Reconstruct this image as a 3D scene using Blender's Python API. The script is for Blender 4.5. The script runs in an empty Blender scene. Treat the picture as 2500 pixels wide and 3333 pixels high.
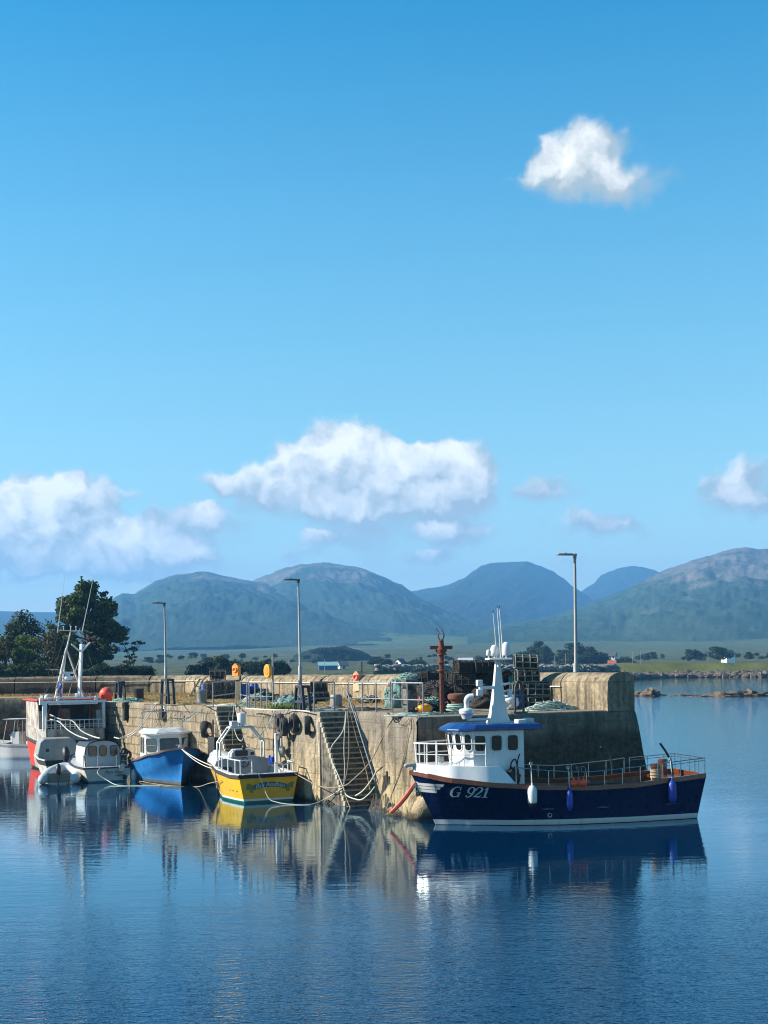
import bpy, math, random
import numpy as np
from mathutils import Vector, Matrix, noise as mnoise
from mathutils.geometry import tessellate_polygon
R = math.radians
rnd = random.Random(11)
sc = bpy.context.scene
COL = sc.collection

# ---------------------------------------------------------------- camera
FPX, ROLL, PY0, CAMH = 4600.0, 0.0125, 2151.3, 6.25
cam_d = bpy.data.cameras.new('camera')
cam_d.sensor_fit = 'HORIZONTAL'
cam_d.sensor_width = 36.0
cam_d.lens = FPX / 2500 * 36
cam_d.shift_y = (PY0 - 1666.5) / 2500
cam_d.clip_start = 0.5
cam_d.clip_end = 30000
cam = bpy.data.objects.new('camera', cam_d)
COL.objects.link(cam)
cam.matrix_world = Matrix.Translation((0, 0, CAMH)) @ Matrix.Rotation(ROLL, 4, 'Y') @ Matrix.Rotation(R(90), 4, 'X')
sc.camera = cam

# ---------------------------------------------------------------- exposure, sun
SUN_EL, SUN_AZ = R(29), R(269)          # azimuth clockwise from +Y
sc.view_settings.view_transform = 'Standard'
sc.view_settings.look = 'None'
sc.view_settings.exposure = 1.18
sc.view_settings.gamma = 1.0
sc.cycles.use_denoising = True
sc.cycles.filter_width = 1.1
sc.cycles.max_bounces = 7
sc.cycles.transparent_max_bounces = 8
sc.cycles.volume_bounces = 0
sc.cycles.caustics_reflective = False
sc.cycles.caustics_refractive = False
sun_d = bpy.data.lights.new('sun', 'SUN')
sun_d.energy = 5.0
sun_d.angle = R(0.55)
sun_d.color = (1.0, 0.92, 0.79)
sun = bpy.data.objects.new('sun', sun_d)
COL.objects.link(sun)
to_sun = Vector((math.sin(SUN_AZ) * math.cos(SUN_EL), math.cos(SUN_AZ) * math.cos(SUN_EL), math.sin(SUN_EL)))
sun.rotation_euler = to_sun.to_track_quat('Z', 'Y').to_euler()

# ---------------------------------------------------------------- pixel <-> world
CR, SR = math.cos(ROLL), math.sin(ROLL)
def ray(px, py):
    a, b = px - 1250.0, -(py - PY0)
    return (a * CR + b * SR) / FPX, (-a * SR + b * CR) / FPX
def P(px, py, Y):
    x, z = ray(px, py)
    return Vector((x * Y, Y, CAMH + z * Y))
def W(px, py, z=4.0):
    x, zr = ray(px, py)
    Y = (z - CAMH) / zr
    return Vector((x * Y, Y, z))
CX, CY = 1.3, 55.9
UX, UY, VX, VY = -0.512, 0.859, 0.859, 0.512
def Q(s, t, z=4.0):
    return Vector((CX + UX * s + VX * t, CY + UY * s + VY * t, z))
def FP(px, py, off=0.05):               # where the view ray of a pixel meets the long quay face
    x, zr = ray(px, py)
    nx, ny = -VX, -VY
    d = (CX * nx + CY * ny) + off
    Y = d / (x * nx + ny)
    return Vector((x * Y, Y, CAMH + zr * Y))

# ---------------------------------------------------------------- node helpers
class NT:
    def __init__(s, tree):
        s.t = tree
    def n(s, typ, **kw):
        nd = s.t.nodes.new(typ)
        for k, v in kw.items():
            setattr(nd, k, v)
        return nd
    def link(s, a, b):
        s.t.links.new(a, b)
    def put(s, sock, v):
        if isinstance(v, bpy.types.NodeSocket):
            s.link(v, sock)
        else:
            sock.default_value = v
    def m(s, op, a, b=0.0, c=None, clamp=False):
        nd = s.n('ShaderNodeMath', operation=op, use_clamp=clamp)
        s.put(nd.inputs[0], a); s.put(nd.inputs[1], b)
        if c is not None: s.put(nd.inputs[2], c)
        return nd.outputs[0]
    def vm(s, op, a, b=None, scale=None):
        nd = s.n('ShaderNodeVectorMath', operation=op)
        s.put(nd.inputs[0], a)
        if b is not None: s.put(nd.inputs[1], b)
        if scale is not None: s.put(nd.inputs['Scale'], scale)
        return nd.outputs['Value'] if op in ('LENGTH', 'DOT_PRODUCT', 'DISTANCE') else nd.outputs[0]
    def noise(s, vec, scale, detail=5, rough=0.55, dist=0.0):
        nd = s.n('ShaderNodeTexNoise')
        s.put(nd.inputs['Vector'], vec)
        nd.inputs['Scale'].default_value = scale
        nd.inputs['Detail'].default_value = detail
        nd.inputs['Roughness'].default_value = rough
        nd.inputs['Distortion'].default_value = dist
        return nd.outputs[0]
    def mr(s, v, a, b, c=0.0, d=1.0, smooth=False):
        nd = s.n('ShaderNodeMapRange')
        nd.interpolation_type = 'SMOOTHSTEP' if smooth else 'LINEAR'
        s.put(nd.inputs[0], v)
        for i, x in enumerate((a, b, c, d)):
            s.put(nd.inputs[i + 1], x)
        return nd.outputs[0]
    def mix(s, f, a, b, blend='MIX'):
        nd = s.n('ShaderNodeMix', data_type='RGBA', blend_type=blend)
        s.put(nd.inputs[0], f)
        for i, v in ((6, a), (7, b)):
            if isinstance(v, (tuple, list)) and len(v) == 3: v = (*v, 1)
            s.put(nd.inputs[i], v)
        return nd.outputs[2]
    def mapping(s, vec, scale=(1, 1, 1), loc=(0, 0, 0), rot=(0, 0, 0)):
        nd = s.n('ShaderNodeMapping')
        s.put(nd.inputs[0], vec)
        nd.inputs['Scale'].default_value = scale
        nd.inputs['Location'].default_value = loc
        nd.inputs['Rotation'].default_value = rot
        return nd.outputs[0]
    def bump(s, h, strength=0.3, dist=0.02):
        nd = s.n('ShaderNodeBump')
        s.put(nd.inputs['Strength'], strength)
        nd.inputs['Distance'].default_value = dist
        s.link(h, nd.inputs['Height'])
        return nd.outputs[0]

# ---------------------------------------------------------------- world: Nishita sky and cumulus at infinity
world = bpy.data.worlds.new('World')
sc.world = world
world.use_nodes = True
wt = NT(world.node_tree)
world.node_tree.nodes.clear()
SKY_STR = 0.079
def build_world():
    sky = wt.n('ShaderNodeTexSky', sky_type='NISHITA')
    sky.sun_disc = False
    sky.sun_elevation = SUN_EL
    sky.sun_rotation = SUN_AZ
    sky.altitude = 0
    sky.air_density = 1.0
    sky.dust_density = 0.1
    sky.ozone_density = 3.0
    hs = wt.n('ShaderNodeHueSaturation')
    wt.link(sky.outputs[0], hs.inputs['Color'])
    geo = wt.n('ShaderNodeTexCoord')
    sx = wt.n('ShaderNodeSeparateXYZ')
    wt.link(geo.outputs['Generated'], sx.inputs[0])
    az = wt.m('ARCTAN2', sx.outputs[0], sx.outputs[1])
    el = wt.m('ARCSINE', sx.outputs[2])
    cb = wt.n('ShaderNodeCombineXYZ')
    wt.link(az, cb.inputs[0]); wt.link(el, cb.inputs[1])
    p0 = cb.outputs[0]
    wt.link(wt.mr(el, .05, .45, 1.05, 1.42), hs.inputs['Saturation'])
    wt.link(wt.mr(el, .05, .42, .462, .482), hs.inputs['Hue'])
    wt.link(wt.mr(el, .04, .30, .90, 1.08), hs.inputs['Value'])
    # warp the direction with noise so that blob outlines turn into cauliflower edges
    nz = wt.n('ShaderNodeTexNoise')
    wt.link(p0, nz.inputs['Vector'])
    nz.noise_dimensions = '2D'
    nz.inputs['Scale'].default_value = 40
    nz.inputs['Detail'].default_value = 5.0
    nz.inputs['Roughness'].default_value = 0.55
    warp = wt.vm('SCALE', wt.vm('SUBTRACT', nz.outputs['Color'], (0.5, 0.5, 0.5)), scale=0.024)
    p = wt.vm('ADD', p0, warp)
    def ang(dx, dy):                     # degrees of azimuth / elevation of a displayed-photo point (1659 wide)
        x, z = ray(dx * 1.507, dy * 1.507)
        return math.atan2(x, 1), math.atan2(z, math.hypot(x, 1))
    k = 1.507 / FPX
    # (cx, cy, rx, ry, strength)  elliptical puffs of the clouds seen over the bay
    blobs = [
        (735, 985, 95, 62, 1.0), (660, 1020, 90, 55, 1.0), (800, 1010, 95, 62, 1.0), (880, 1040, 110, 60, 1.0),
        (985, 1010, 70, 55, 1.0), (1030, 1050, 52, 55, .9), (560, 1060, 75, 36, .9), (480, 1045, 42, 28, .85),
        (700, 1085, 120, 45, .8), (850, 1100, 150, 42, .75), (990, 1085, 80, 32, .7),
        (120, 1065, 75, 42, .9), (60, 1085, 95, 42, .9), (190, 1100, 70, 62, .9), (30, 1140, 160, 66, 1.0),
        (160, 1165, 110, 52, .95), (20, 1205, 80, 42, .95),
        (290, 1180, 80, 48, .95), (345, 1195, 85, 46, .95), (260, 1215, 90, 38, .95), (420, 1215, 85, 36, .8), (170, 1225, 80, 26, .7),
        (80, 1220, 42, 24, .75), (400, 1115, 70, 27, .8), (450, 1120, 38, 26, .75), (480, 1145, 90, 34, .45),
        (950, 1150, 70, 26, .8), (1010, 1160, 62, 30, .7), (780, 1160, 95, 26, .6), (700, 1165, 40, 20, .55),
        (740, 1200, 130, 26, .42), (930, 1205, 60, 20, .35), (280, 1072, 32, 16, .38),
        (1258, 322, 92, 60, .46), (1285, 372, 124, 60, .44), (1215, 385, 90, 40, .34), (1360, 402, 110, 40, .46), (1110, 392, 85, 18, .22),
        (1185, 1056, 66, 32, .50), (1230, 1072, 56, 20, .36), (1150, 1068, 40, 16, .25),
        (1255, 1138, 90, 30, .50), (1365, 1148, 72, 26, .48), (1300, 1122, 60, 24, .34), (950, 1205, 70, 18, .3), (1240, 1212, 40, 12, .3),
        (1575, 1062, 66, 42, .42), (1640, 1050, 80, 60, .42), (1640, 1095, 110, 32, .4),
        # beyond the frame, for the water's reflection and other views
        (-160, 1120, 170, 90, .9), (1900, 1090, 150, 70, .8), (2200, 1130, 150, 50, .6), (-420, 1000, 150, 80, .8),
    ]
    dens = None; hgt = None
    for (cx, cy, rx, ry, st) in blobs:
        ca, ce = ang(cx, cy)
        d = wt.vm('MULTIPLY', wt.vm('SUBTRACT', p, (ca, ce, 0)), (1 / (rx * k * 1.22), 1 / (ry * k * 1.22), 0))
        ln = wt.vm('LENGTH', d)
        w = wt.mr(ln, 1.4, 0.15, 0.0, st, smooth=True)
        sp = wt.n('ShaderNodeSeparateXYZ'); wt.link(d, sp.inputs[0])
        # height inside the puff, weighted by its presence, gives lit crowns and grey bases
        hv = wt.m('MULTIPLY', wt.m('SUBTRACT', sp.outputs[1], wt.m('MULTIPLY', sp.outputs[0], 0.35)), w)
        dens = w if dens is None else wt.m('ADD', dens, w)
        hgt = hv if hgt is None else wt.m('ADD', hgt, hv)
    h = wt.m('DIVIDE', hgt, wt.m('ADD', dens, 0.05))
    def billow(v, sc_):
        nd = wt.n('ShaderNodeTexVoronoi', feature='F1', voronoi_dimensions='2D')
        nd.inputs['Scale'].default_value = sc_
        nd.inputs['Detail'].default_value = 1.0
        nd.inputs['Roughness'].default_value = .55
        nd.inputs['Lacunarity'].default_value = 2.3
        wt.put(nd.inputs['Vector'], v)
        return wt.m('SUBTRACT', 1.0, nd.outputs['Distance'])
    bil = billow(p, 34)
    fine = wt.m('ADD', wt.m('MULTIPLY', wt.noise(p0, 70, 7, 0.6), .55), wt.m('MULTIPLY', wt.m('SUBTRACT', bil, .12), .55))
    alpha = wt.mr(wt.m('ADD', dens, wt.m('MULTIPLY', wt.m('SUBTRACT', fine, 0.5), 0.62)), 0.06, wt.mr(h, -0.25, 0.5, 1.0, 0.5), 0.0, 1.0, smooth=True)
    alpha = wt.m('MULTIPLY', alpha, wt.mr(dens, .03, .2))
    alpha = wt.m('MULTIPLY', alpha, wt.mr(sx.outputs[1], 0.0, 0.2, 0.0, 0.97))
    # relief: noise against the same noise looked up a little towards the sun
    pa = bil
    pb = billow(wt.vm('ADD', p, (-0.0055, 0.006, 0)), 34)
    na = wt.noise(p, 38, 5, 0.5); nb = wt.noise(wt.vm('ADD', p, (-0.008, 0.007, 0)), 38, 5, 0.5)
    rel = wt.m('ADD', wt.m('MULTIPLY', wt.m('SUBTRACT', pa, pb), 0.25), wt.m('MULTIPLY', wt.m('SUBTRACT', na, nb), 2.1))
    thick = wt.mr(dens, 0.25, 1.3, -0.62, 0.2)
    lit = wt.m('ADD', wt.m('ADD', wt.mr(h, -0.42, 0.6, -0.12, 1.0), rel), thick, clamp=True)
    ccol = wt.mix(lit, (2.9, 3.35, 3.5), (7.5, 7.35, 7.0))
    tot = wt.mix(alpha, hs.outputs[0], ccol)
    bg = wt.n('ShaderNodeBackground')
    bg.inputs['Strength'].default_value = SKY_STR
    wt.link(tot, bg.inputs['Color'])
    out = wt.n('ShaderNodeOutputWorld')
    wt.link(bg.outputs[0], out.inputs['Surface'])
build_world()

# ---------------------------------------------------------------- materials
MATS = {}
def newmat(name):
    m = bpy.data.materials.new(name); m.use_nodes = True
    m.node_tree.nodes.clear()
    t = NT(m.node_tree)
    out = t.n('ShaderNodeOutputMaterial')
    b = t.n('ShaderNodeBsdfPrincipled')
    t.link(b.outputs[0], out.inputs[0])
    MATS[name] = m
    return m, t, b, out
def mk(name, c1, c2=None, scale=6, rough=0.6, metal=0.0, bump=0.15, bscale=25, lo=0.35, hi=0.65, spec=0.4, coat=0.0, stretch=(1, 1, 1), var=True, dirt=None, dlo=.58, dhi=.72, dscale=3.0):
    """two-tone noise material in object coordinates; dirt = a third colour in patches"""
    m, t, b, out = newmat(name)
    tc = t.n('ShaderNodeTexCoord')
    vec = t.mapping(tc.outputs['Object'], stretch)
    oi = t.n('ShaderNodeObjectInfo')
    vec = t.vm('ADD', vec, t.vm('SCALE', (13.1, 7.7, 3.3), scale=oi.outputs['Random']))
    if c2 is None: c2 = tuple(x * 0.8 for x in c1)
    f = t.mr(t.noise(vec, scale, 6, 0.6), lo, hi)
    col = t.mix(f, c1, c2)
    if dirt is not None:
        col = t.mix(t.mr(t.noise(vec, dscale, 7, 0.65), dlo, dhi), col, dirt)
    if var:
        v = t.mr(oi.outputs['Random'], 0, 1, 0.86, 1.1)
        col = t.mix(1.0, col, t.n('ShaderNodeCombineXYZ').outputs[0], 'MIX') if False else t.vm('SCALE', col, scale=v)
    t.link(col, b.inputs['Base Color'])
    rr = t.mr(t.noise(vec, scale * 1.7, 3), 0.3, 0.7, max(0.02, rough - 0.08), min(1, rough + 0.08))
    t.link(rr, b.inputs['Roughness'])
    b.inputs['Metallic'].default_value = metal
    b.inputs['Specular IOR Level'].default_value = spec
    b.inputs['Coat Weight'].default_value = coat
    b.inputs['Coat Roughness'].default_value = 0.08
    if bump:
        t.link(t.bump(t.noise(vec, bscale, 5, 0.6), bump, 0.02), b.inputs['Normal'])
    return m

mk('white_paint', (.66, .66, .64), (.57, .58, .57), 3, .35, bump=.04, dirt=(.52, .50, .45), dlo=.62, dhi=.8)
mk('white_gel', (.64, .64, .62), (.58, .59, .59), 2, .3, bump=.0, coat=.1, dirt=(.40, .36, .29), dlo=.58, dhi=.78, dscale=1.6, stretch=(2.2, 2.2, .45))
mk('old_white', (.58, .57, .53), (.44, .43, .40), 4, .5, bump=.1, dirt=(.30, .20, .12), dlo=.60, dhi=.75)
mk('grey_paint', (.30, .315, .33), (.25, .265, .28), 3, .5, bump=.05, dirt=(.25, .24, .22))
mk('pale_grey', (.47, .485, .49), (.40, .415, .42), 3, .45, bump=.05, dirt=(.42, .41, .38))
mk('navy', (.0018, .008, .046), (.0016, .007, .038), 2, .3, bump=.03, bscale=3, coat=.0, spec=.22, dirt=(.010, .017, .045), dlo=.6, dhi=.85, dscale=1.2)
mk('roof_blue', (.006, .038, .15), (.005, .032, .13), 2, .3, bump=.02, coat=.15)
mk('boat_blue', (.03, .20, .52), (.025, .17, .45), 2, .3, bump=.05, bscale=4, coat=.2, dirt=(.08, .22, .5), dlo=.64, dhi=.8)
mk('boat_yellow', (.68, .37, .006), (.62, .33, .006), 2, .3, bump=.03, bscale=4, coat=.25, dirt=(.6, .33, .03), dlo=.64, dhi=.8)
mk('sea_green', (.0, .12, .085), (.01, .10, .075), 3, .4, bump=.05)
mk('boat_red', (.62, .05, .025), (.52, .045, .025), 3, .45, bump=.08, dirt=(.25, .08, .04), dlo=.6, dhi=.75)
mk('antifoul', (.012, .011, .012), (.02, .018, .016), 4, .6, bump=.1)
mk('antifoul_teal', (.01, .12, .18), (.02, .09, .12), 4, .5, bump=.1)
mk('boot_grey', (.10, .10, .09), (.06, .065, .06), 6, .6, bump=.1)
mk('cream_hull', (.54, .52, .45), (.45, .43, .36), 3, .4, bump=.05, dirt=(.3, .28, .2))
mk('varnish', (.15, .036, .008), (.06, .016, .006), 3, .28, bump=.1, bscale=10, stretch=(1, 12, 12), coat=.4)
mk('old_wood', (.30, .24, .17), (.19, .15, .11), 4, .8, bump=.3, stretch=(1, 8, 8))
mk('brown_rail', (.09, .04, .03), (.14, .10, .08), 5, .7, bump=.2)
mk('black_rubber', (.012, .012, .012), (.022, .021, .02), 8, .7, bump=.3)
mk('tyre', (.014, .014, .015), (.03, .029, .027), 5, .75, bump=.4, bscale=40)
mk('black_paint', (.014, .015, .018), (.022, .023, .025), 5, .5, bump=.1)
mk('dark_blue_frame', (.012, .017, .03), (.02, .025, .04), 5, .6, bump=.15)
mk('steel', (.40, .41, .42), (.28, .29, .30), 8, .3, metal=.9, bump=.05)
mk('galv', (.27, .275, .28), (.19, .195, .20), 10, .5, metal=.5, bump=.1, dirt=(.18, .12, .08), dlo=.66, dhi=.8)
mk('lamp_grey', (.24, .235, .225), (.18, .175, .165), 3, .55, metal=.2, bump=.05, stretch=(4, 4, .5), dirt=(.2, .17, .14), dlo=.6, dhi=.75)
mk('lamp_dark', (.03, .032, .036), (.05, .05, .055), 5, .5)
mk('rust', (.17, .045, .022), (.075, .026, .016), 9, .85, bump=.5, bscale=30, dirt=(.05, .025, .018), dlo=.55, dhi=.7)
mk('rust_brown', (.16, .06, .035), (.10, .04, .025), 6, .8, bump=.4)
mk('glass', (.004, .005, .006), (.006, .007, .009), 3, .06, bump=.01, spec=.25)
mk('smoked', (.05, .055, .05), (.09, .09, .08), 4, .15, bump=.02, spec=.6)
mk('barrel_blue', (.012, .085, .42), (.010, .07, .34), 4, .4, bump=.05, dirt=(.03, .06, .15))
mk('fender_blue', (.015, .055, .36), (.012, .045, .3), 4, .45, bump=.05)
mk('orange', (.80, .25, .025), (.74, .22, .02), 4, .45, bump=.05, dirt=(.5, .2, .06))
mk('peach', (.75, .33, .16), (.68, .29, .13), 4, .5, bump=.05)
mk('yellow_box', (.78, .36, .02), (.72, .32, .02), 4, .45, bump=.05)
mk('buoy_pink', (.80, .10, .06), (.72, .09, .055), 4, .45, bump=.05, dirt=(.6, .2, .14))
mk('buoy_orange', (.85, .30, .01), (.78, .26, .01), 4, .4, bump=.05)
mk('buoy_red', (.90, .09, .025), (.8, .075, .02), 4, .4, bump=.05)
mk('cream_post', (.60, .46, .26), (.5, .37, .2), 4, .6, bump=.2, dirt=(.2, .13, .08))
mk('rope_white', (.60, .57, .50), (.46, .43, .37), 30, .8, bump=.4, bscale=80)
mk('rope_tan', (.36, .29, .19), (.26, .21, .14), 30, .85, bump=.4, bscale=80)
mk('rope_green', (.28, .40, .34), (.20, .31, .27), 20, .8, bump=.4, bscale=80)
mk('rope_pale', (.46, .52, .45), (.34, .42, .37), 20, .8, bump=.4, bscale=80)
mk('rope_yellow', (.50, .40, .16), (.40, .31, .12), 20, .8, bump=.4, bscale=80)
mk('rope_dark', (.05, .05, .05), (.09, .085, .08), 20, .85, bump=.4, bscale=80)
mk('hose_red', (.50, .09, .05), (.40, .075, .045), 6, .6, bump=.15, dirt=(.3, .14, .1))
mk('net_teal', (.16, .28, .26), (.09, .17, .16), 9, .9, bump=.9, bscale=40, dirt=(.34, .42, .38), dscale=14)
mk('net_black', (.016, .015, .014), (.045, .04, .034), 14, .9, bump=.6, bscale=40)
mk('pot_frame', (.055, .055, .05), (.13, .135, .12), 12, .85, bump=.6, bscale=50)
mk('pot_frame_pale', (.22, .24, .21), (.12, .13, .11), 12, .85, bump=.6, bscale=50)
mk('wicker', (.20, .18, .14), (.12, .105, .08), 12, .9, bump=.6)
mk('sack', (.62, .62, .60), (.5, .5, .49), 5, .7, bump=.4, bscale=8)
mk('pillar_stone', (.16, .155, .14), (.07, .068, .06), 6, .95, bump=.8, bscale=18, dirt=(.025, .025, .022), dlo=.5, dhi=.62)
mk('rubber_grey', (.62, .61, .58), (.52, .51, .48), 4, .5, bump=.05, dirt=(.36, .33, .26))
mk('seaweed', (.010, .008, .004), (.024, .018, .007), 12, .6, bump=.8, bscale=30)
mk('rock', (.15, .11, .075), (.07, .053, .038), 1.6, .95, bump=.9, bscale=6, dirt=(.04, .032, .022), dlo=.5, dhi=.65, dscale=.8)
mk('rock_grey', (.25, .23, .195), (.13, .12, .10), 1.2, .95, bump=.6, bscale=4)
mk('house_white', (.80, .79, .76), (.72, .71, .68), 1, .8, bump=.05)
mk('house_cream', (.62, .54, .40), (.56, .49, .36), 1, .8, bump=.05)
mk('house_grey', (.42, .44, .46), (.36, .38, .40), 1, .8, bump=.05)
mk('slate', (.045, .05, .06), (.065, .07, .08), 3, .7, bump=.2)
mk('roof_teal', (.20, .36, .36), (.17, .31, .31), 2, .6, bump=.1, stretch=(6, 1, 1))
mk('barn_blue', (.05, .13, .27), (.045, .11, .23), 2, .6, bump=.1)
mk('roof_red', (.55, .11, .06), (.48, .1, .055), 2, .7, bump=.1)
mk('bark', (.085, .066, .05), (.05, .04, .03), 6, .95, bump=.8, bscale=20)
mk('bark_pale', (.30, .27, .23), (.2, .18, .15), 6, .95, bump=.5)
def leafmat(name, c1, c2, trans=.25):
    m, t, b, out = newmat(name)
    tc = t.n('ShaderNodeTexCoord')
    f = t.mr(t.noise(tc.outputs['Object'], 1.1, 5, .65), .36, .64)
    f2 = t.mr(t.noise(tc.outputs['Object'], 9, 2), .3, .7, .75, 1.2)
    col = t.vm('SCALE', t.mix(f, c1, c2), scale=f2)
    t.link(col, b.inputs['Base Color'])
    b.inputs['Roughness'].default_value = .75
    b.inputs['Specular IOR Level'].default_value = .12
    tr = t.n('ShaderNodeBsdfTranslucent')
    t.link(col, tr.inputs[0])
    mx = t.n('ShaderNodeMixShader'); mx.inputs[0].default_value = trans
    t.link(b.outputs[0], mx.inputs[1]); t.link(tr.outputs[0], mx.inputs[2])
    t.link(mx.outputs[0], out.inputs[0])
leafmat('pine_needles', (.036, .062, .02), (.09, .115, .036))
leafmat('leaf_dark', (.028, .048, .018), (.06, .082, .028))
leafmat('leaf_mid', (.06, .10, .022), (.11, .15, .036))
leafmat('leaf_brown', (.075, .065, .028), (.05, .06, .022))
leafmat('leaf_far', (.020, .034, .018), (.040, .060, .026))
leafmat('dry_grass', (.42, .30, .13), (.30, .22, .09))
leafmat('green_grass', (.16, .21, .05), (.10, .15, .04))

def concrete(name, end=False, parapet=False):
    m, t, b, out = newmat(name)
    g = t.n('ShaderNodeNewGeometry')
    pos = g.outputs['Position']
    sp = t.n('ShaderNodeSeparateXYZ'); t.link(pos, sp.inputs[0])
    z = sp.outputs[2]
    n1 = t.noise(pos, .55, 7, .62)
    n2 = t.noise(pos, 4.5, 7, .65)
    n3 = t.noise(t.mapping(pos, (2.6, 2.6, .22)), 1.0, 6, .65)
    n4 = t.noise(pos, 22, 4, .6)
    base = t.mix(t.mr(n1, .36, .64), (.40, .318, .20), (.215, .172, .115))
    base = t.mix(t.mr(n2, .43, .66, 0, .8), base, (.13, .11, .082))
    if not end and not parapet:
        top = t.mr(t.m('ADD', z, t.m('MULTIPLY', t.m('SUBTRACT', n1, .5), 3.0)), 2.1, 3.5, 0, .75)
        base = t.mix(top, base, (.21, .185, .15))
        low = t.mr(t.m('ADD', z, t.m('MULTIPLY', t.m('SUBTRACT', n2, .5), 1.6)), 2.2, .9, 0, .55)
        base = t.mix(low, base, (.50, .39, .22))
    # runs of dirt down the face
    base = t.mix(t.mr(n3, .48, .63, 0, .85), base, (.068, .057, .043))
    base = t.mix(t.mr(n3, .42, .33, 0, .35), base, (.46, .41, .32))
    base = t.mix(t.mr(n4, .35, .2, 0, .4), base, (.07, .06, .05))
    # cracks and lift lines of the pours
    wv = t.m('ADD', z, t.m('MULTIPLY', t.m('SUBTRACT', n2, .5), .12))
    for zl in ((3.55, 1.25) if not parapet else (5.22,)):
        d = t.m('ABSOLUTE', t.m('SUBTRACT', wv, zl))
        base = t.mix(t.mr(d, .0, .035, .55, 0), base, (.07, .06, .05))
    vor = t.n('ShaderNodeTexVoronoi', feature='DISTANCE_TO_EDGE')
    t.link(t.vm('ADD', pos, t.vm('SCALE', t.noise(pos, 1.5, 4), scale=1.0)), vor.inputs['Vector'])
    vor.inputs['Scale'].default_value = .55
    crack = t.m('MULTIPLY', t.mr(vor.outputs[0], .0, .012, .7, 0), t.mr(n1, .45, .55))
    base = t.mix(crack, base, (.05, .045, .04))
    # coping course and pour joints along the quay
    if not parapet:
        sdot = t.vm('DOT_PRODUCT', pos, (UX, UY, 0)) if not end else t.vm('DOT_PRODUCT', pos, (VX, VY, 0))
        sj = t.m('ADD', sdot, t.m('MULTIPLY', t.m('SUBTRACT', n2, .5), .18))
        fr = t.m('ABSOLUTE', t.m('SUBTRACT', t.m('FRACT', t.m('DIVIDE', sj, 1.45)), .5))
        jm = t.m('MULTIPLY', t.mr(fr, .47, .49, 0, .7), t.mr(z, 3.5, 3.56))
        fr2 = t.m('ABSOLUTE', t.m('SUBTRACT', t.m('FRACT', t.m('DIVIDE', sj, 4.3)), .5))
        jm2 = t.mr(fr2, .489, .496, 0, .6)
        base = t.mix(t.m('MAXIMUM', jm, jm2), base, (.05, .043, .035))
        cb2 = t.n('ShaderNodeTexWhiteNoise', noise_dimensions='1D'); t.link(t.m('FLOOR', t.m('ADD', t.m('DIVIDE', sj, 1.45), .5)), cb2.inputs['W'])
        base = t.mix(t.m('MULTIPLY', t.mr(z, 3.5, 3.56), t.mr(cb2.outputs[0], 0, 1, 0, .5)), base, (.16, .145, .12))
        pale = t.m('MULTIPLY', t.mr(t.noise(t.mapping(pos, (3.5, 3.5, .3)), 1.0, 5, .6), .62, .70), t.mr(z, 1.0, 2.0))
        base = t.mix(t.m('MULTIPLY', pale, .6), base, (.5, .47, .40))
        if not end:
            # older squared masonry towards the landward end
            bv = t.n('ShaderNodeCombineXYZ'); t.link(t.m('ADD', sj, t.m('MULTIPLY', t.m('SUBTRACT', n1, .5), .9)), bv.inputs[0]); t.link(t.m('ADD', z, t.m('MULTIPLY', t.m('SUBTRACT', n2, .5), .25)), bv.inputs[1])
            bk = t.n('ShaderNodeTexBrick'); t.link(bv.outputs[0], bk.inputs['Vector'])
            bk.inputs['Scale'].default_value = 1.0; bk.inputs['Brick Width'].default_value = 1.25; bk.inputs['Row Height'].default_value = .52
            bk.inputs['Mortar Size'].default_value = .035; bk.inputs['Mortar Smooth'].default_value = .4
            bk.inputs['Color1'].default_value = (.34, .27, .17, 1); bk.inputs['Color2'].default_value = (.19, .155, .11, 1); bk.inputs['Mortar'].default_value = (.05, .042, .03, 1)
            s0_ = CX * UX + CY * UY
            mfac = t.m('MULTIPLY', t.mr(sdot, s0_ + 11.5, s0_ + 13, .0, .55), t.mr(n1, .35, .5, .5, 1))
            base = t.mix(mfac, base, bk.outputs[0])
            mort = t.m('MULTIPLY', bk.outputs['Fac'], t.mr(sdot, s0_ + 11.5, s0_ + 13, .12, 1))
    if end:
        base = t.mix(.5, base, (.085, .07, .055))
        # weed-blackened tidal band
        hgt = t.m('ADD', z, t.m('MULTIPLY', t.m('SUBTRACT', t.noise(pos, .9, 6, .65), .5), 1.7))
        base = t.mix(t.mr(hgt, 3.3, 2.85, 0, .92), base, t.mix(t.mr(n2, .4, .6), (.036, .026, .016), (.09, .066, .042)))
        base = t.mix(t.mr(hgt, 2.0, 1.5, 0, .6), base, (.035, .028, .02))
        rustp = t.m('MULTIPLY', t.mr(t.vm('DISTANCE', pos, (2.6, 56.7, 3.35)), .75, .2, 0, .8), t.mr(n2, .3, .6))
        base = t.mix(rustp, base, (.20, .095, .02))
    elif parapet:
        painted_shade = t.mr(t.m('ADD', sp.outputs[0], t.m('MULTIPLY', t.m('SUBTRACT', n1, .5), 8)), -15, -22, 0, .85)  # shade painted into the colour of the wall's landward stretch
        painted_shade = t.m('MULTIPLY', painted_shade, t.mr(z, 5.36, 5.2, .25, 1))
        base = t.mix(painted_shade, base, (.028, .025, .02))
        rst = t.m('MULTIPLY', t.mr(t.noise(t.mapping(pos, (.35, .35, .1)), .8, 4), .50, .62), t.mr(n3, .42, .62))
        base = t.mix(t.m('MULTIPLY', rst, t.mr(z, 4.9, 5.2)), base, (.17, .085, .03))
    else:
        yellow = t.mr(t.noise(pos, .35, 5, .6), .56, .66, 0, .55)
        yellow = t.m('MULTIPLY', yellow, t.mr(z, 2.6, 1.4))
        base = t.mix(yellow, base, (.27, .25, .07))
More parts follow.
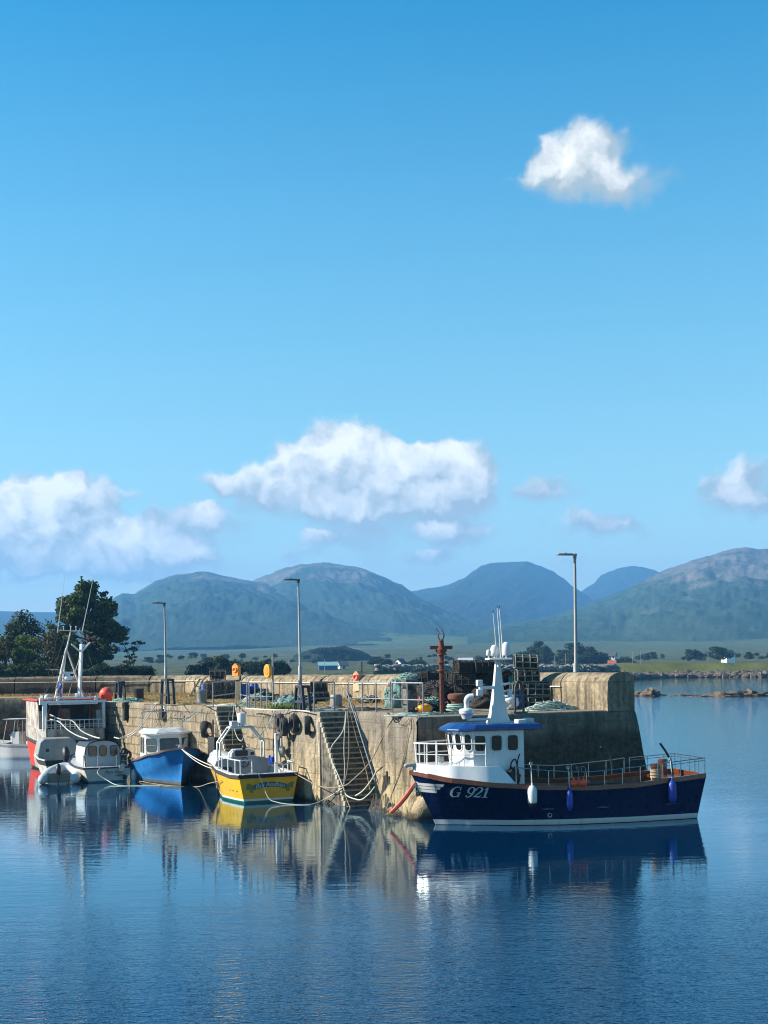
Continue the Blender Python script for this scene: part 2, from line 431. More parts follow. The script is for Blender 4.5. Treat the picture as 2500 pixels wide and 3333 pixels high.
    weed = t.m('ADD', z, t.m('MULTIPLY', t.m('SUBTRACT', t.noise(pos, 1.8, 6, .7), .5), .9))
    base = t.mix(t.mr(weed, .28, .05, 0, .92), base, (.028, .024, .014))
    t.link(base, b.inputs['Base Color'])
    b.inputs['Roughness'].default_value = .92
    b.inputs['Specular IOR Level'].default_value = .2
    hh = t.m('ADD', t.m('MULTIPLY', n2, 1.0), t.m('MULTIPLY', n4, .35))
    if not end and not parapet: hh = t.m('SUBTRACT', hh, t.m('MULTIPLY', mort, .8))
    t.link(t.bump(hh, .9, .09), b.inputs['Normal'])
    return m
concrete('quay_concrete'); mk('step_dark', (.15, .13, .10), (.07, .062, .05), 3, .9, bump=.5, dirt=(.03, .028, .02), dlo=.5, dhi=.65); mk('step_edge', (.42, .38, .29), (.30, .27, .20), 6, .9, bump=.4)
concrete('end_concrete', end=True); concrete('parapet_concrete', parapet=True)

def deckmat():
    m, t, b, out = newmat('deck_ground')
    g = t.n('ShaderNodeNewGeometry'); pos = g.outputs['Position']
    n1 = t.noise(pos, .45, 6, .6); n2 = t.noise(pos, 5, 6, .65); n3 = t.noise(pos, 30, 4)
    # straw-coloured dead grass inland, worn concrete towards the pier head
    dv = t.m('DOT_PRODUCT', 0, 0) if False else t.vm('DOT_PRODUCT', pos, (UX, UY, 0))
    inland = t.mr(t.m('ADD', dv, t.m('MULTIPLY', t.m('SUBTRACT', n1, .5), 14)), CX * UX + CY * UY + 9, CX * UX + CY * UY + 17)
    conc = t.mix(t.mr(n2, .35, .65), (.27, .225, .16), (.17, .145, .11))
    straw = t.mix(t.mr(n2, .35, .65), (.40, .29, .15), (.27, .19, .10))
    col = t.mix(inland, conc, straw)
    col = t.mix(t.mr(n3, .55, .75, 0, .5), col, (.12, .095, .06))
    t.link(col, b.inputs['Base Color'])
    b.inputs['Roughness'].default_value = .95
    b.inputs['Specular IOR Level'].default_value = .1
    t.link(t.bump(t.m('ADD', n2, t.m('MULTIPLY', n3, .5)), .8, .06), b.inputs['Normal'])
deckmat()

def watermat():
    m, t, b, out = newmat('sea_water')
    g = t.n('ShaderNodeNewGeometry'); pos = g.outputs['Position']
    sp = t.n('ShaderNodeSeparateXYZ'); t.link(pos, sp.inputs[0])
    b.inputs['Base Color'].default_value = (.0, .020, .058, 1)
    b.inputs['Roughness'].default_value = .015
    b.inputs['IOR'].default_value = 1.5
    patch = t.noise(t.mapping(pos, (.02, .06, 1)), 1.0, 4, .6)
    # sheltered, glassy water in the lee of the pier; breeze ripples outside it
    ln = t.m('ADD', sp.outputs[1], t.m('MULTIPLY', sp.outputs[0], -.25))
    breeze = t.mr(t.m('ADD', ln, t.m('MULTIPLY', t.m('SUBTRACT', patch, .5), 14)), 41, 24, .05, 1.0, smooth=True)
    side = t.mr(t.m('ADD', sp.outputs[0], t.m('MULTIPLY', t.m('SUBTRACT', patch, .5), 12)), 11, 19, 0, .55, smooth=True)
    amp = t.m('MAXIMUM', breeze, side)
    far = t.mr(sp.outputs[1], 60, 260, 1.0, .35)
    amp = t.m('MULTIPLY', amp, far)
    w1 = t.noise(t.mapping(pos, (.55, 1.5, 1), rot=(0, 0, .15)), 1.0, 3, .5)
    w2 = t.noise(t.mapping(pos, (1.5, 4.4, 1), rot=(0, 0, -.1)), 1.0, 3, .55, .3)
    w3 = t.noise(t.mapping(pos, (6.0, 11.0, 1), rot=(0, 0, .2)), 1.0, 2, .5)
    h = t.m('ADD', t.m('MULTIPLY', w2, t.m('MULTIPLY', amp, .019)), t.m('MULTIPLY', w3, t.m('MULTIPLY', amp, .018)))
    h = t.m('ADD', h, t.m('MULTIPLY', w1, t.m('ADD', .006, t.m('MULTIPLY', amp, .012))))
    h = t.m('ADD', h, t.m('MULTIPLY', w2, .0016))
    nd = t.n('ShaderNodeBump'); nd.inputs['Strength'].default_value = 1.0; nd.inputs['Distance'].default_value = 1.0
    t.link(h, nd.inputs['Height'])
    t.link(nd.outputs[0], b.inputs['Normal'])
    b.inputs['Specular IOR Level'].default_value = 0.0
    gl = t.n('ShaderNodeBsdfGlossy'); gl.inputs['Color'].default_value = (.72, .90, 1.0, 1); gl.inputs['Roughness'].default_value = .02
    t.link(nd.outputs[0], gl.inputs['Normal'])
    fr = t.n('ShaderNodeFresnel'); fr.inputs['IOR'].default_value = 1.42; t.link(nd.outputs[0], fr.inputs['Normal'])
    mx = t.n('ShaderNodeMixShader'); t.link(t.m('MULTIPLY', t.m('POWER', fr.outputs[0], 1.3), 1.5, clamp=True), mx.inputs[0])
    t.link(b.outputs[0], mx.inputs[1]); t.link(gl.outputs[0], mx.inputs[2]); t.link(mx.outputs[0], out.inputs[0])
watermat()

def landmat(name, low, high, rockc, rlo=.5, rhi=.62, rscale=.006, zr=None, fscale=.02, near=False):
    m, t, b, out = newmat(name)
    g = t.n('ShaderNodeNewGeometry'); pos = g.outputs['Position']
    sp = t.n('ShaderNodeSeparateXYZ'); t.link(pos, sp.inputs[0])
    n1 = t.noise(t.mapping(pos, (1, .45, 1)), fscale * .35, 6, .6)
    n2 = t.noise(t.mapping(pos, (1, .4, 1)), fscale * 2.2, 7, .65)
    n3 = t.noise(pos, fscale * 9, 5, .7)
    col = t.mix(t.mr(n1, .38, .62), low, high)
    col = t.mix(t.mr(n2, .5, .7, 0, .6), col, tuple(x * .55 for x in low))
    col = t.mix(t.mr(n2, .4, .28, 0, .5), col, tuple(min(1, x * 1.6) for x in high))
    if near:
        nf = t.mr(t.m('ADD', sp.outputs[1], t.m('MULTIPLY', t.m('SUBTRACT', n1, .5), 1600)), 2000, 1100, 0, .9)
        col = t.mix(nf, col, t.mix(t.mr(n3, .40, .60), t.mix(t.mr(n2, .42, .58), (.022, .034, .014), (.075, .085, .03)), (.095, .092, .042)))
    if rockc:
        rk = t.m('ADD', t.noise(t.mapping(pos, (1, .7, .5)), rscale, 8, .72), t.m('MULTIPLY', t.m('SUBTRACT', n3, .5), .5))
        if zr: rk = t.m('ADD', rk, t.mr(sp.outputs[2], zr[0], zr[1], -.12, .12))
        col = t.mix(t.mr(rk, rlo, rhi, 0, .95), col, t.mix(t.mr(n3, .35, .65), rockc, tuple(x * .6 for x in rockc)))
    t.link(col, b.inputs['Base Color'])
    b.inputs['Roughness'].default_value = .95
    b.inputs['Specular IOR Level'].default_value = .05
    t.link(t.bump(t.m('ADD', n2, t.m('MULTIPLY', n3, .4)), .6, 5.0 * (.02 / fscale) ), b.inputs['Normal'])
landmat('moor', (.05, .09, .042), (.085, .12, .05), (.24, .215, .17), .60, .68, .02, fscale=.02, near=True)
landmat('hill_near', (.022, .048, .032), (.04, .066, .04), (.17, .158, .15), .52, .62, .009, (80, 190), fscale=.012)
landmat('hill_mid', (.018, .042, .03), (.032, .056, .036), (.17, .158, .15), .52, .64, .008, (110, 230), fscale=.012)
landmat('hill_green', (.012, .024, .018), (.02, .034, .02), (.30, .28, .25), .66, .74, .006, fscale=.010)
landmat('shore_grass', (.07, .085, .02), (.12, .12, .035), None, fscale=.15)

# ---------------------------------------------------------------- mesh builder
def V3(p): return Vector(p)
class MB:
    def __init__(s): s.v = []; s.f = []; s.m = []
    def add(s, vs, fs, mi=0):
        o = len(s.v)
        s.v.extend([tuple(x) for x in vs])
        s.f.extend([tuple(i + o for i in f) for f in fs])
        s.m.extend([mi] * len(fs))
        return s
    def box(s, c, size, rz=0, mi=0, M=None):
        x, y, z = (q / 2 for q in size)
        vs = [Vector((a, b, d)) for d in (-z, z) for a, b in ((-x, -y), (x, -y), (x, y), (-x, y))]
        if rz:
            m = Matrix.Rotation(rz, 3, 'Z'); vs = [m @ q for q in vs]
        if M is not None: vs = [M @ q for q in vs]
        c = Vector(c)
        return s.add([q + c for q in vs], [(3, 2, 1, 0), (4, 5, 6, 7), (0, 1, 5, 4), (1, 2, 6, 5), (2, 3, 7, 6), (3, 0, 4, 7)], mi)
    def bar(s, p, q, w, h, mi=0, up=(0, 0, 1)):
        p, q = Vector(p), Vector(q); d = (q - p).normalized()
        sd = d.cross(Vector(up))
        if sd.length < 1e-4: sd = d.cross(Vector((1, 0, 0)))
        sd.normalize(); u2 = sd.cross(d).normalized()
        vs = [e + sd * (a * w / 2) + u2 * (b * h / 2) for e in (p, q) for a, b in ((-1, -1), (1, -1), (1, 1), (-1, 1))]
        return s.add(vs, [(3, 2, 1, 0), (4, 5, 6, 7), (0, 1, 5, 4), (1, 2, 6, 5), (2, 3, 7, 6), (3, 0, 4, 7)], mi)
    def tube(s, pts, r, n=6, mi=0, closed=False, cap=True):
        pts = [Vector(p) for p in pts]; k = len(pts)
        if k < 2: return s
        rs = r if isinstance(r, (list, tuple)) else [r] * k
        vs = []; prev = None
        for i in range(k):
            if closed: d = pts[(i + 1) % k] - pts[i - 1]
            else: d = pts[min(i + 1, k - 1)] - pts[max(i - 1, 0)]
            if d.length < 1e-7: d = Vector((0, 0, 1))
            d.normalize()
            if prev is None:
                a = d.cross(Vector((0, 0, 1)))
                if a.length < .05: a = d.cross(Vector((1, 0, 0)))
            else:
                a = prev - d * prev.dot(d)
                if a.length < 1e-4: a = d.orthogonal()
            a.normalize(); prev = a; b = d.cross(a)
            for j in range(n):
                t = 2 * math.pi * j / n
                vs.append(pts[i] + (a * math.cos(t) + b * math.sin(t)) * rs[i])
        fs = []
        for i in range(k if closed else k - 1):
            for j in range(n):
                a0 = i * n + j; a1 = i * n + (j + 1) % n
                b0 = ((i + 1) % k) * n + j; b1 = ((i + 1) % k) * n + (j + 1) % n
                fs.append((a0, a1, b1, b0))
        if cap and not closed:
            fs.append(tuple(reversed(range(n)))); fs.append(tuple((k - 1) * n + j for j in range(n)))
        return s.add(vs, fs, mi)
    def lathe(s, prof, c=(0, 0, 0), n=14, mi=0, M=None):
        c = Vector(c); vs = []; k = len(prof)
        for (r, z) in prof:
            for j in range(n):
                t = 2 * math.pi * j / n
                q = Vector((r * math.cos(t), r * math.sin(t), z))
                if M is not None: q = M @ q
                vs.append(q + c)
        fs = [(i * n + j, i * n + (j + 1) % n, (i + 1) * n + (j + 1) % n, (i + 1) * n + j) for i in range(k - 1) for j in range(n)]
        fs.append(tuple(reversed(range(n)))); fs.append(tuple((k - 1) * n + j for j in range(n)))
        return s.add(vs, fs, mi)
    def ell(s, c, rad, nu=16, nv=10, nz=0.0, ns=2.0, seed=0, mi=0, flat=None, M=None):
        c = Vector(c); vs = []
        for i in range(nv + 1):
            ph = math.pi * i / nv
            for j in range(nu):
                th = 2 * math.pi * j / nu
                d = Vector((math.sin(ph) * math.cos(th), math.sin(ph) * math.sin(th), math.cos(ph)))
                k = 1 + nz * mnoise.fractal(d * ns + Vector((seed * 7.1, seed * 3.3, seed)), .6, 2.0, 4) if nz else 1
                q = Vector((d.x * rad[0] * k, d.y * rad[1] * k, d.z * rad[2] * k))
                if flat is not None: q.z = max(q.z, flat)
                if M is not None: q = M @ q
                vs.append(q + c)
        fs = [(i * nu + j, i * nu + (j + 1) % nu, (i + 1) * nu + (j + 1) % nu, (i + 1) * nu + j)[::-1] for i in range(nv) for j in range(nu)]
        return s.add(vs, fs, mi)
    def rrect(s, c, ux, uy, w, h, r, depth, mi=0, seg=4):
        """rounded rectangle plate: centre, in-plane axes, extruded along ux x uy by depth"""
        c, ux, uy = Vector(c), Vector(ux).normalized(), Vector(uy).normalized()
        nn = ux.cross(uy).normalized(); pts = []
        for (sx, sy, a0) in ((1, 1, 0), (-1, 1, 90), (-1, -1, 180), (1, -1, 270)):
            for i in range(seg + 1):
                a = R(a0 + 90 * i / seg)
                pts.append(c + ux * (sx * (w / 2 - r) + r * math.cos(a)) + uy * (sy * (h / 2 - r) + r * math.sin(a)))
        return s.plate(pts, nn * depth, mi)
    def plate(s, pts, ext, mi=0):
        k = len(pts); ext = Vector(ext); pts = [Vector(p) for p in pts]
        vs = pts + [p + ext for p in pts]
        fs = [tuple(reversed(range(k))), tuple(range(k, 2 * k))] + [(i, (i + 1) % k, (i + 1) % k + k, i + k) for i in range(k)]
        return s.add(vs, fs, mi)
    def ring(s, c, R_, r, axis, nu=20, nv=8, mi=0, sq=1.0):
        axis = Vector(axis).normalized(); a = axis.orthogonal().normalized(); b = axis.cross(a)
        c = Vector(c); vs = []
        for i in range(nu):
            t = 2 * math.pi * i / nu; d = a * math.cos(t) + b * math.sin(t)
            for j in range(nv):
                q = 2 * math.pi * j / nv
                vs.append(c + d * (R_ + r * math.cos(q)) + axis * (r * sq * math.sin(q)))
        fs = [(i * nv + j, ((i + 1) % nu) * nv + j, ((i + 1) % nu) * nv + (j + 1) % nv, i * nv + (j + 1) % nv) for i in range(nu) for j in range(nv)]
        return s.add(vs, fs, mi)
    def build(s, name, mat, parent=None, label=None, smooth=True, loc=None, bevel=0.0, ang=35):
        me = bpy.data.meshes.new(name)
        vs = s.v
        if loc is not None:
            l = Vector(loc); vs = [tuple(Vector(q) - l) for q in vs]
        me.from_pydata(vs, [], s.f)
        mats = mat if isinstance(mat, (list, tuple)) else [mat]
        for q in mats: me.materials.append(MATS[q])
        if len(mats) > 1: me.polygons.foreach_set('material_index', s.m)
        if smooth:
            me.polygons.foreach_set('use_smooth', [True] * len(me.polygons))
            me.set_sharp_from_angle(angle=R(ang))
        me.update()
        o = bpy.data.objects.new(name, me); COL.objects.link(o)
        if parent is not None: o.parent = parent
        elif loc is not None: o.location = loc
        if label: o['label'] = label
        if bevel:
            bv = o.modifiers.new('bevel', 'BEVEL'); bv.width = bevel; bv.segments = 2; bv.limit_method = 'ANGLE'
        return o
def tag(o, label, cat, group=None, kind=None):
    o['label'] = label; o['category'] = cat
    if group: o['group'] = group
    if kind: o['kind'] = kind
    return o
def thing(name, label, cat, loc=(0, 0, 0), rz=0, group=None):
    o = bpy.data.objects.new(name, None); COL.objects.link(o)
    o.empty_display_size = .3
    o.location = loc; o.rotation_euler = (0, 0, rz)
    return tag(o, label, cat, group)
def structure(o):
    o['kind'] = 'structure'; return o
def tree_children(o): return [c for c in bpy.data.objects if c.parent == o]
def copy_tree(o, loc=None, rz=None, label=None, group=None, scale=None, parent=None, rot=None):
    c = o.copy(); COL.objects.link(c)
    if parent is not None: c.parent = parent
    if loc is not None: c.location = loc
    if rz is not None: c.rotation_euler = (0, 0, rz)
    if rot is not None: c.rotation_euler = rot
    if scale is not None: c.scale = (scale,) * 3 if isinstance(scale, (int, float)) else scale
    if label: c['label'] = label
    if group: c['group'] = group
    for ch in tree_children(o): copy_tree(ch, parent=c)
    return c
def spline(pts, n=6):
    """Catmull-Rom through points"""
    pts = [Vector(p) for p in pts]
    if len(pts) < 3: return [pts[0].lerp(pts[-1], i / n) for i in range(n + 1)]
    out = []
    for i in range(len(pts) - 1):
        p0 = pts[max(i - 1, 0)]; p1 = pts[i]; p2 = pts[i + 1]; p3 = pts[min(i + 2, len(pts) - 1)]
        for j in range(n):
            t = j / n
            out.append(.5 * ((2 * p1) + (p2 - p0) * t + (2 * p0 - 5 * p1 + 4 * p2 - p3) * t * t + (3 * p1 - p0 - 3 * p2 + p3) * t ** 3))
    out.append(pts[-1]); return out
def sag(a, b, d, n=14):
    a, b = Vector(a), Vector(b)
    return [a.lerp(b, i / n) - Vector((0, 0, d * 4 * (i / n) * (1 - i / n))) for i in range(n + 1)]
def rope(pts, r, mat, label, name='mooring_rope', smooth_n=6, group=None, cat='rope', raw=False):
    p = pts if raw else spline(pts, smooth_n)
    mb = MB(); mb.tube(p, r * (.82 if r < .05 else 1), 6)
    o = mb.build(name, mat, loc=p[0])
    return tag(o, label, cat, group)
def lerp(a, b, t): return a + (b - a) * t
def interp(t, tab):
    if t <= tab[0][0]: return tab[0][1]
    for (a, x), (b, y) in zip(tab, tab[1:]):
        if t <= b:
            u = (t - a) / (b - a); u = u * u * (3 - 2 * u) * .4 + u * .6
            return x + (y - x) * u
    return tab[-1][1]

# ---------------------------------------------------------------- sea, land, hills
def grid_mesh(name, xs_f, ys, zf, mat, nx, loc=None):
    """rows at depth ys; columns by lateral ratio xs_f in [a0,a1] (x = a*Y)"""
    a0, a1 = xs_f; vs = []; fs = []
    for Y in ys:
        for i in range(nx):
            a = a0 + (a1 - a0) * i / (nx - 1)
            x = a * Y
            vs.append((x, Y, zf(x, Y)))
    for j in range(len(ys) - 1):
        for i in range(nx - 1):
            fs.append((j * nx + i, j * nx + i + 1, (j + 1) * nx + i + 1, (j + 1) * nx + i))
    mb = MB(); mb.add(vs, fs)
    return mb.build(name, mat, ang=180)
mb = MB()
mb.add([(-9000, -200, 0), (9000, -200, 0), (9000, 1500, 0), (-9000, 1500, 0)], [(0, 1, 2, 3)])
structure(mb.build('sea', 'sea_water'))

PLAIN = [(0, .2), (350, .9), (600, 3.2), (800, 5.2), (1000, 8), (1300, 13), (1700, 24), (2200, 44), (2800, 66), (3400, 80), (9000, 95)]
def shoreY(x, Y):
    a = x / Y
    return interp(a, [(-.6, 112), (-.15, 116), (-.10, 135), (-.05, 200), (.02, 300), (.10, 360), (.155, 395), (.20, 440), (.28, 425), (.6, 400)])
def land_z(x, Y):
    sh = shoreY(x, Y); d = Y - sh
    if d < 0: return -1.2 + max(d, -30) * .03
    n = mnoise.fractal(Vector((x * .012, Y * .012, 3.3)), .8, 2.0, 5)
    n2 = mnoise.fractal(Vector((x * .0028, Y * .0022, 7.7)), .8, 2.0, 4)
    base = interp(Y, PLAIN)
    lift = min(1, d / 14)
    nearland = interp(x / Y, [(-.6, 5.2), (-.155, 5.0), (-.12, 3.4), (-.04, 2.4), (.05, 1.6), (.14, 1.2), (.17, 1.4), (.2, 3.0), (.3, 3.2)])
    f = min(1, max(0, (Y - sh) / 420.0))
    z = lerp(max(nearland, base if Y > 500 else nearland), base, f)
    return -1.2 + lift * (z + 1.2) + n * min(.8, .2 + d * .0012) * lift + n2 * min(9, max(0, (Y - 600)) * .006) * lift
ys = [105]
while ys[-1] < 5200: ys.append(ys[-1] * 1.018 + .3)
structure(grid_mesh('moorland_ground', (-.75, .75), ys, land_z, 'moor', 260))

def hill(name, prof, Y0, front, back, mat, base=40, amp=1.0, seed=0, skew=0.0, power=1.25, nx=170, nf=46, nb=10):
    """prof: skyline in displayed-photo pixels; the ridge stands at depth Y0 and the slopes run out front and behind"""
    px0, px1 = prof[0][0], prof[-1][0]
    vs = []; rows = []
    for j in range(-nb, nf + 1):
        rows.append((j / nf) if j >= 0 else (j / nb))
    for k in rows:
        for i in range(nx):
            dx = px0 + (px1 - px0) * i / (nx - 1)
            pt = P(dx * 1.507, interp(dx, prof) * 1.507, Y0)
            zr = pt.z
            if k >= 0:
                Y = Y0 - front * k; sh = (1 - k) ** power
            else:
                Y = Y0 + back * -k; sh = (1 + k) ** 1.4
            x = pt.x * (Y / Y0) + skew * (Y0 - Y) * .5
            e = min(1, max(0, min(i, nx - 1 - i) / (nx * .05)))
            q = Vector((x * .0035, Y * .0028, seed))
            n = mnoise.fractal(q, .75, 2.1, 7)
            rg = 1 - abs(mnoise.fractal(q * 1.6 + Vector((5, 2, 1)), .7, 2.1, 6))
            mid = 4 * sh * (1 - sh)
            z = base + (zr - base) * sh * (.55 + .45 * e if sh < .98 else 1)
            z += amp * ((n * 14 + (rg - .8) * 22) * mid) * min(1, max(0, zr - base) / 120 + .02)
            rg2 = 1 - abs(mnoise.fractal(q * 4.2 + Vector((1, 7, 3)), .6, 2.1, 5))
            z += amp * (rg2 - .8) * 9 * mid * min(1, max(0, zr - base) / 120)
            z += amp * mnoise.fractal(Vector((x * .012, Y * .012, seed + 4)), .6, 2.2, 6) * 3.6
            z -= 26 * max(0, k) ** 6 * 1.0
            vs.append((x, Y, z))
    nr = len(rows)
    fs = [(j * nx + i, (j + 1) * nx + i, (j + 1) * nx + i + 1, j * nx + i + 1) for j in range(nr - 1) for i in range(nx - 1)]
    fs = [tuple(reversed(f)) for f in fs]
    mb = MB(); mb.add(vs, fs)
    return structure(mb.build(name, mat, ang=180))
hill('hill_west', [(140, 1395), (215, 1330), (245, 1291), (265, 1283), (290, 1285), (305, 1275), (320, 1266), (345, 1251), (380, 1241), (405, 1238), (425, 1234), (445, 1234), (480, 1241), (520, 1250), (560, 1256), (620, 1268), (700, 1300), (780, 1345), (840, 1380)],
     3300, 1500, 900, 'hill_mid', 52, 1.0, 1.3)
hill('hill_summit', [(420, 1345), (480, 1292), (530, 1262), (556, 1250), (580, 1242), (600, 1233), (625, 1225), (650, 1219), (700, 1216), (740, 1218), (780, 1226), (830, 1245), (865, 1262), (885, 1276), (905, 1291), (940, 1312), (980, 1332), (1030, 1350), (1080, 1372)],
     3450, 1250, 900, 'hill_mid', 60, 1.1, 4.1, skew=.12)
hill('hill_dark', [(800, 1330), (870, 1284), (890, 1277), (930, 1270), (965, 1264), (1000, 1250), (1025, 1232), (1042, 1221), (1060, 1216), (1100, 1214), (1140, 1213), (1165, 1221), (1190, 1232), (1215, 1248), (1240, 1268), (1262, 1282), (1300, 1310), (1350, 1350)],
     4400, 1700, 900, 'hill_green', 62, .8, 7.7, skew=-.25)
hill('hill_far', [(1190, 1330), (1230, 1296), (1252, 1277), (1280, 1262), (1300, 1241), (1318, 1234), (1340, 1226), (1362, 1222), (1385, 1224), (1410, 1231), (1440, 1245), (1500, 1290), (1540, 1330)],
     5200, 1300, 700, 'hill_green', 70, .7, 9.2, skew=-.25)
hill('hill_east', [(1010, 1385), (1060, 1358), (1110, 1345), (1160, 1337), (1200, 1328), (1250, 1312), (1300, 1293), (1350, 1273), (1390, 1253), (1425, 1236), (1455, 1225), (1480, 1217), (1500, 1208), (1530, 1199), (1565, 1190), (1590, 1184), (1610, 1183), (1640, 1188), (1680, 1190), (1760, 1215), (1860, 1250), (1980, 1330)],
     2900, 1350, 800, 'hill_near', 40, 1.0, 2.6, nx=200)
hill('hill_low', [(-420, 1290), (-250, 1305), (-60, 1318), (60, 1322), (110, 1322), (180, 1326), (260, 1334), (340, 1352), (430, 1385)],
     4300, 1500, 700, 'hill_green', 60, .12, 12.1, power=1.1)

# ---------------------------------------------------------------- the pier
pier = thing('harbour_pier', 'long weathered concrete and stone harbour pier with two flights of steps cut in', 'pier', Q(0, 0, 0))
PO = Vector(Q(0, 0, 0))
FAR = Q(50.2, 0)
face_plan = [(50.2, 0), (19.4, 0), (19.4, 1.05), (15.8, 1.05), (15.8, 0), (8.18, 0), (8.18, 1.75), (2.73, 1.75), (2.73, 0), (0, 0)]
def wall_strip(plan, batter, n_off, round_ends=(), zt=4.0, seed=0, step=.3, endbat=None):
    """vertical face along plan points; n_off = outward side sign; returns MB and its top ring"""
    pts = []
    for (a, b) in zip(plan, plan[1:]):
        a, b = Vector(a), Vector(b); n = max(1, int((b - a).length / step))
        for i in range(n): pts.append(a.lerp(b, i / n))
    pts.append(Vector(plan[-1]))
    nor = []
    for i, p in enumerate(pts):
        d = (pts[min(i + 1, len(pts) - 1)] - pts[max(i - 1, 0)]); d.z = 0; d.normalize()
        nor.append(Vector((d.y, -d.x, 0)) * n_off)
    zs = [-1.0, -.4, 0, .25, .5, .8, 1.1, 1.5, 1.9, 2.3, 2.7, 3.1, 3.4, 3.6, 3.8, 3.9, 3.96, 4.0]
    vs = []
    for i, p in enumerate(pts):
        for z in zs:
            off = (zt - z) * batter
            if z > 3.85: off -= ((z - 3.85) / .15) ** 2 * .10
            nv = mnoise.fractal(Vector((p.x * .8, p.y * .8, z * .8 + seed)), .7, 2.0, 5)
            amp = .11 if z < 3.9 else .03
            q = p + nor[i] * (off + nv * amp)
            if endbat and i > len(pts) - endbat[1] - 1:
                w = (i - (len(pts) - endbat[1] - 1)) / endbat[1]
                q += endbat[2] * ((zt - z) * endbat[0] * w)
            vs.append((q.x, q.y, z))
    m = len(zs)
    fs = [(i * m + j, (i + 1) * m + j, (i + 1) * m + j + 1, i * m + j + 1) for i in range(len(pts) - 1) for j in range(m - 1)]
    mb = MB(); mb.add(vs, fs)
    top = [Vector(vs[i * m + m - 1]) for i in range(len(pts))]
    return mb, top
p3 = [Q(s, t, 0) for s, t in face_plan]
mb, top1 = wall_strip(p3, .035, 1, seed=0)
mb.build('quay_face', 'quay_concrete', pier, loc=PO, ang=60)
seaward = Vector((VX, VY, 0))
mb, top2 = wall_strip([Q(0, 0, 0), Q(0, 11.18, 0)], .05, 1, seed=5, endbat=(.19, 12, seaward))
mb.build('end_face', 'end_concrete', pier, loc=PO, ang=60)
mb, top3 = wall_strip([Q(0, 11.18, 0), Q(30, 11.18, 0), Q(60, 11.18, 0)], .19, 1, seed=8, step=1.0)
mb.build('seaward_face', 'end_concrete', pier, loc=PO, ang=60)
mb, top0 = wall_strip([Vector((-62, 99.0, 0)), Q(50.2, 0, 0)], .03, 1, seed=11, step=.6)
mb.build('inner_quay_face', 'end_concrete', pier, loc=PO, ang=60)  # dark weed colour here also paints in the shade on this wall
# deck
ring = top0[:-1] + top1 + top2[1:] + [Q(12, 11.1), Q(30, 11.1), Q(46, 11.1), Vector((-20, 107, 4)), Vector((-62, 107, 4))]
tri = tessellate_polygon([[Vector((p.x, p.y, 0)) for p in ring]])
mb = MB(); mb.add([(p.x, p.y, 4.0 if i >= len(top0) + len(top1) + len(top2) - 2 else p.z) for i, p in enumerate(ring)], [tuple(t) for t in tri])
for i, f in enumerate(mb.f):
    a, b, c = (Vector(mb.v[k]) for k in f)
    if (b - a).cross(c - a).z < 0: mb.f[i] = f[::-1]
mb.build('deck', 'deck_ground', pier, loc=PO, smooth=False)
# the two flights of steps
def steps(s0, run, w, n, rise):
    mb = MB(); mbe = MB()
    for i in range(n):
        zt = 4.0 - (i + 1) * rise
        sa, sb = s0 - i * run, s0 - (i + 1) * run
        jit = rnd.uniform(-.02, .02)
        a = Q(sa + .02, .0 + jit); b = Q(sb, .0 + jit); c = Q(sb, w + .1); d = Q(sa + .02, w + .1)
        vs = [(p.x, p.y, z) for z in (-1.0, zt) for p in (a, b, c, d)]
        cc = Q(sb - .012, w / 2 - .03); mbe.box((cc.x, cc.y, zt - .02), (.07, w + .02, .065), math.atan2(-UX, UY) if False else math.atan2(UY, UX))
        c2 = Q((sa + sb) / 2 - .01, -.02); mbe.box((c2.x, c2.y, zt - rise * .5), (run + .03, .10, rise * .93), math.atan2(UY, UX))
        mb.add(vs, [(0, 1, 2, 3)[::-1], (4, 5, 6, 7), (0, 1, 5, 4), (1, 2, 6, 5), (2, 3, 7, 6), (3, 0, 4, 7)])
    return mb, mbe
mb, mbe = steps(8.18, .135, 1.75, 19, .222)
mb.build('steps', 'step_dark', pier, loc=PO, smooth=False, bevel=.018); mbe.build('step_edges', 'step_edge', pier, loc=PO, smooth=False)
mb, mbe = steps(19.4, .125, 1.05, 18, .235)
mb.build('steps', 'step_dark', pier, loc=PO, smooth=False, bevel=.018); mbe.build('step_edges', 'step_edge', pier, loc=PO, smooth=False)
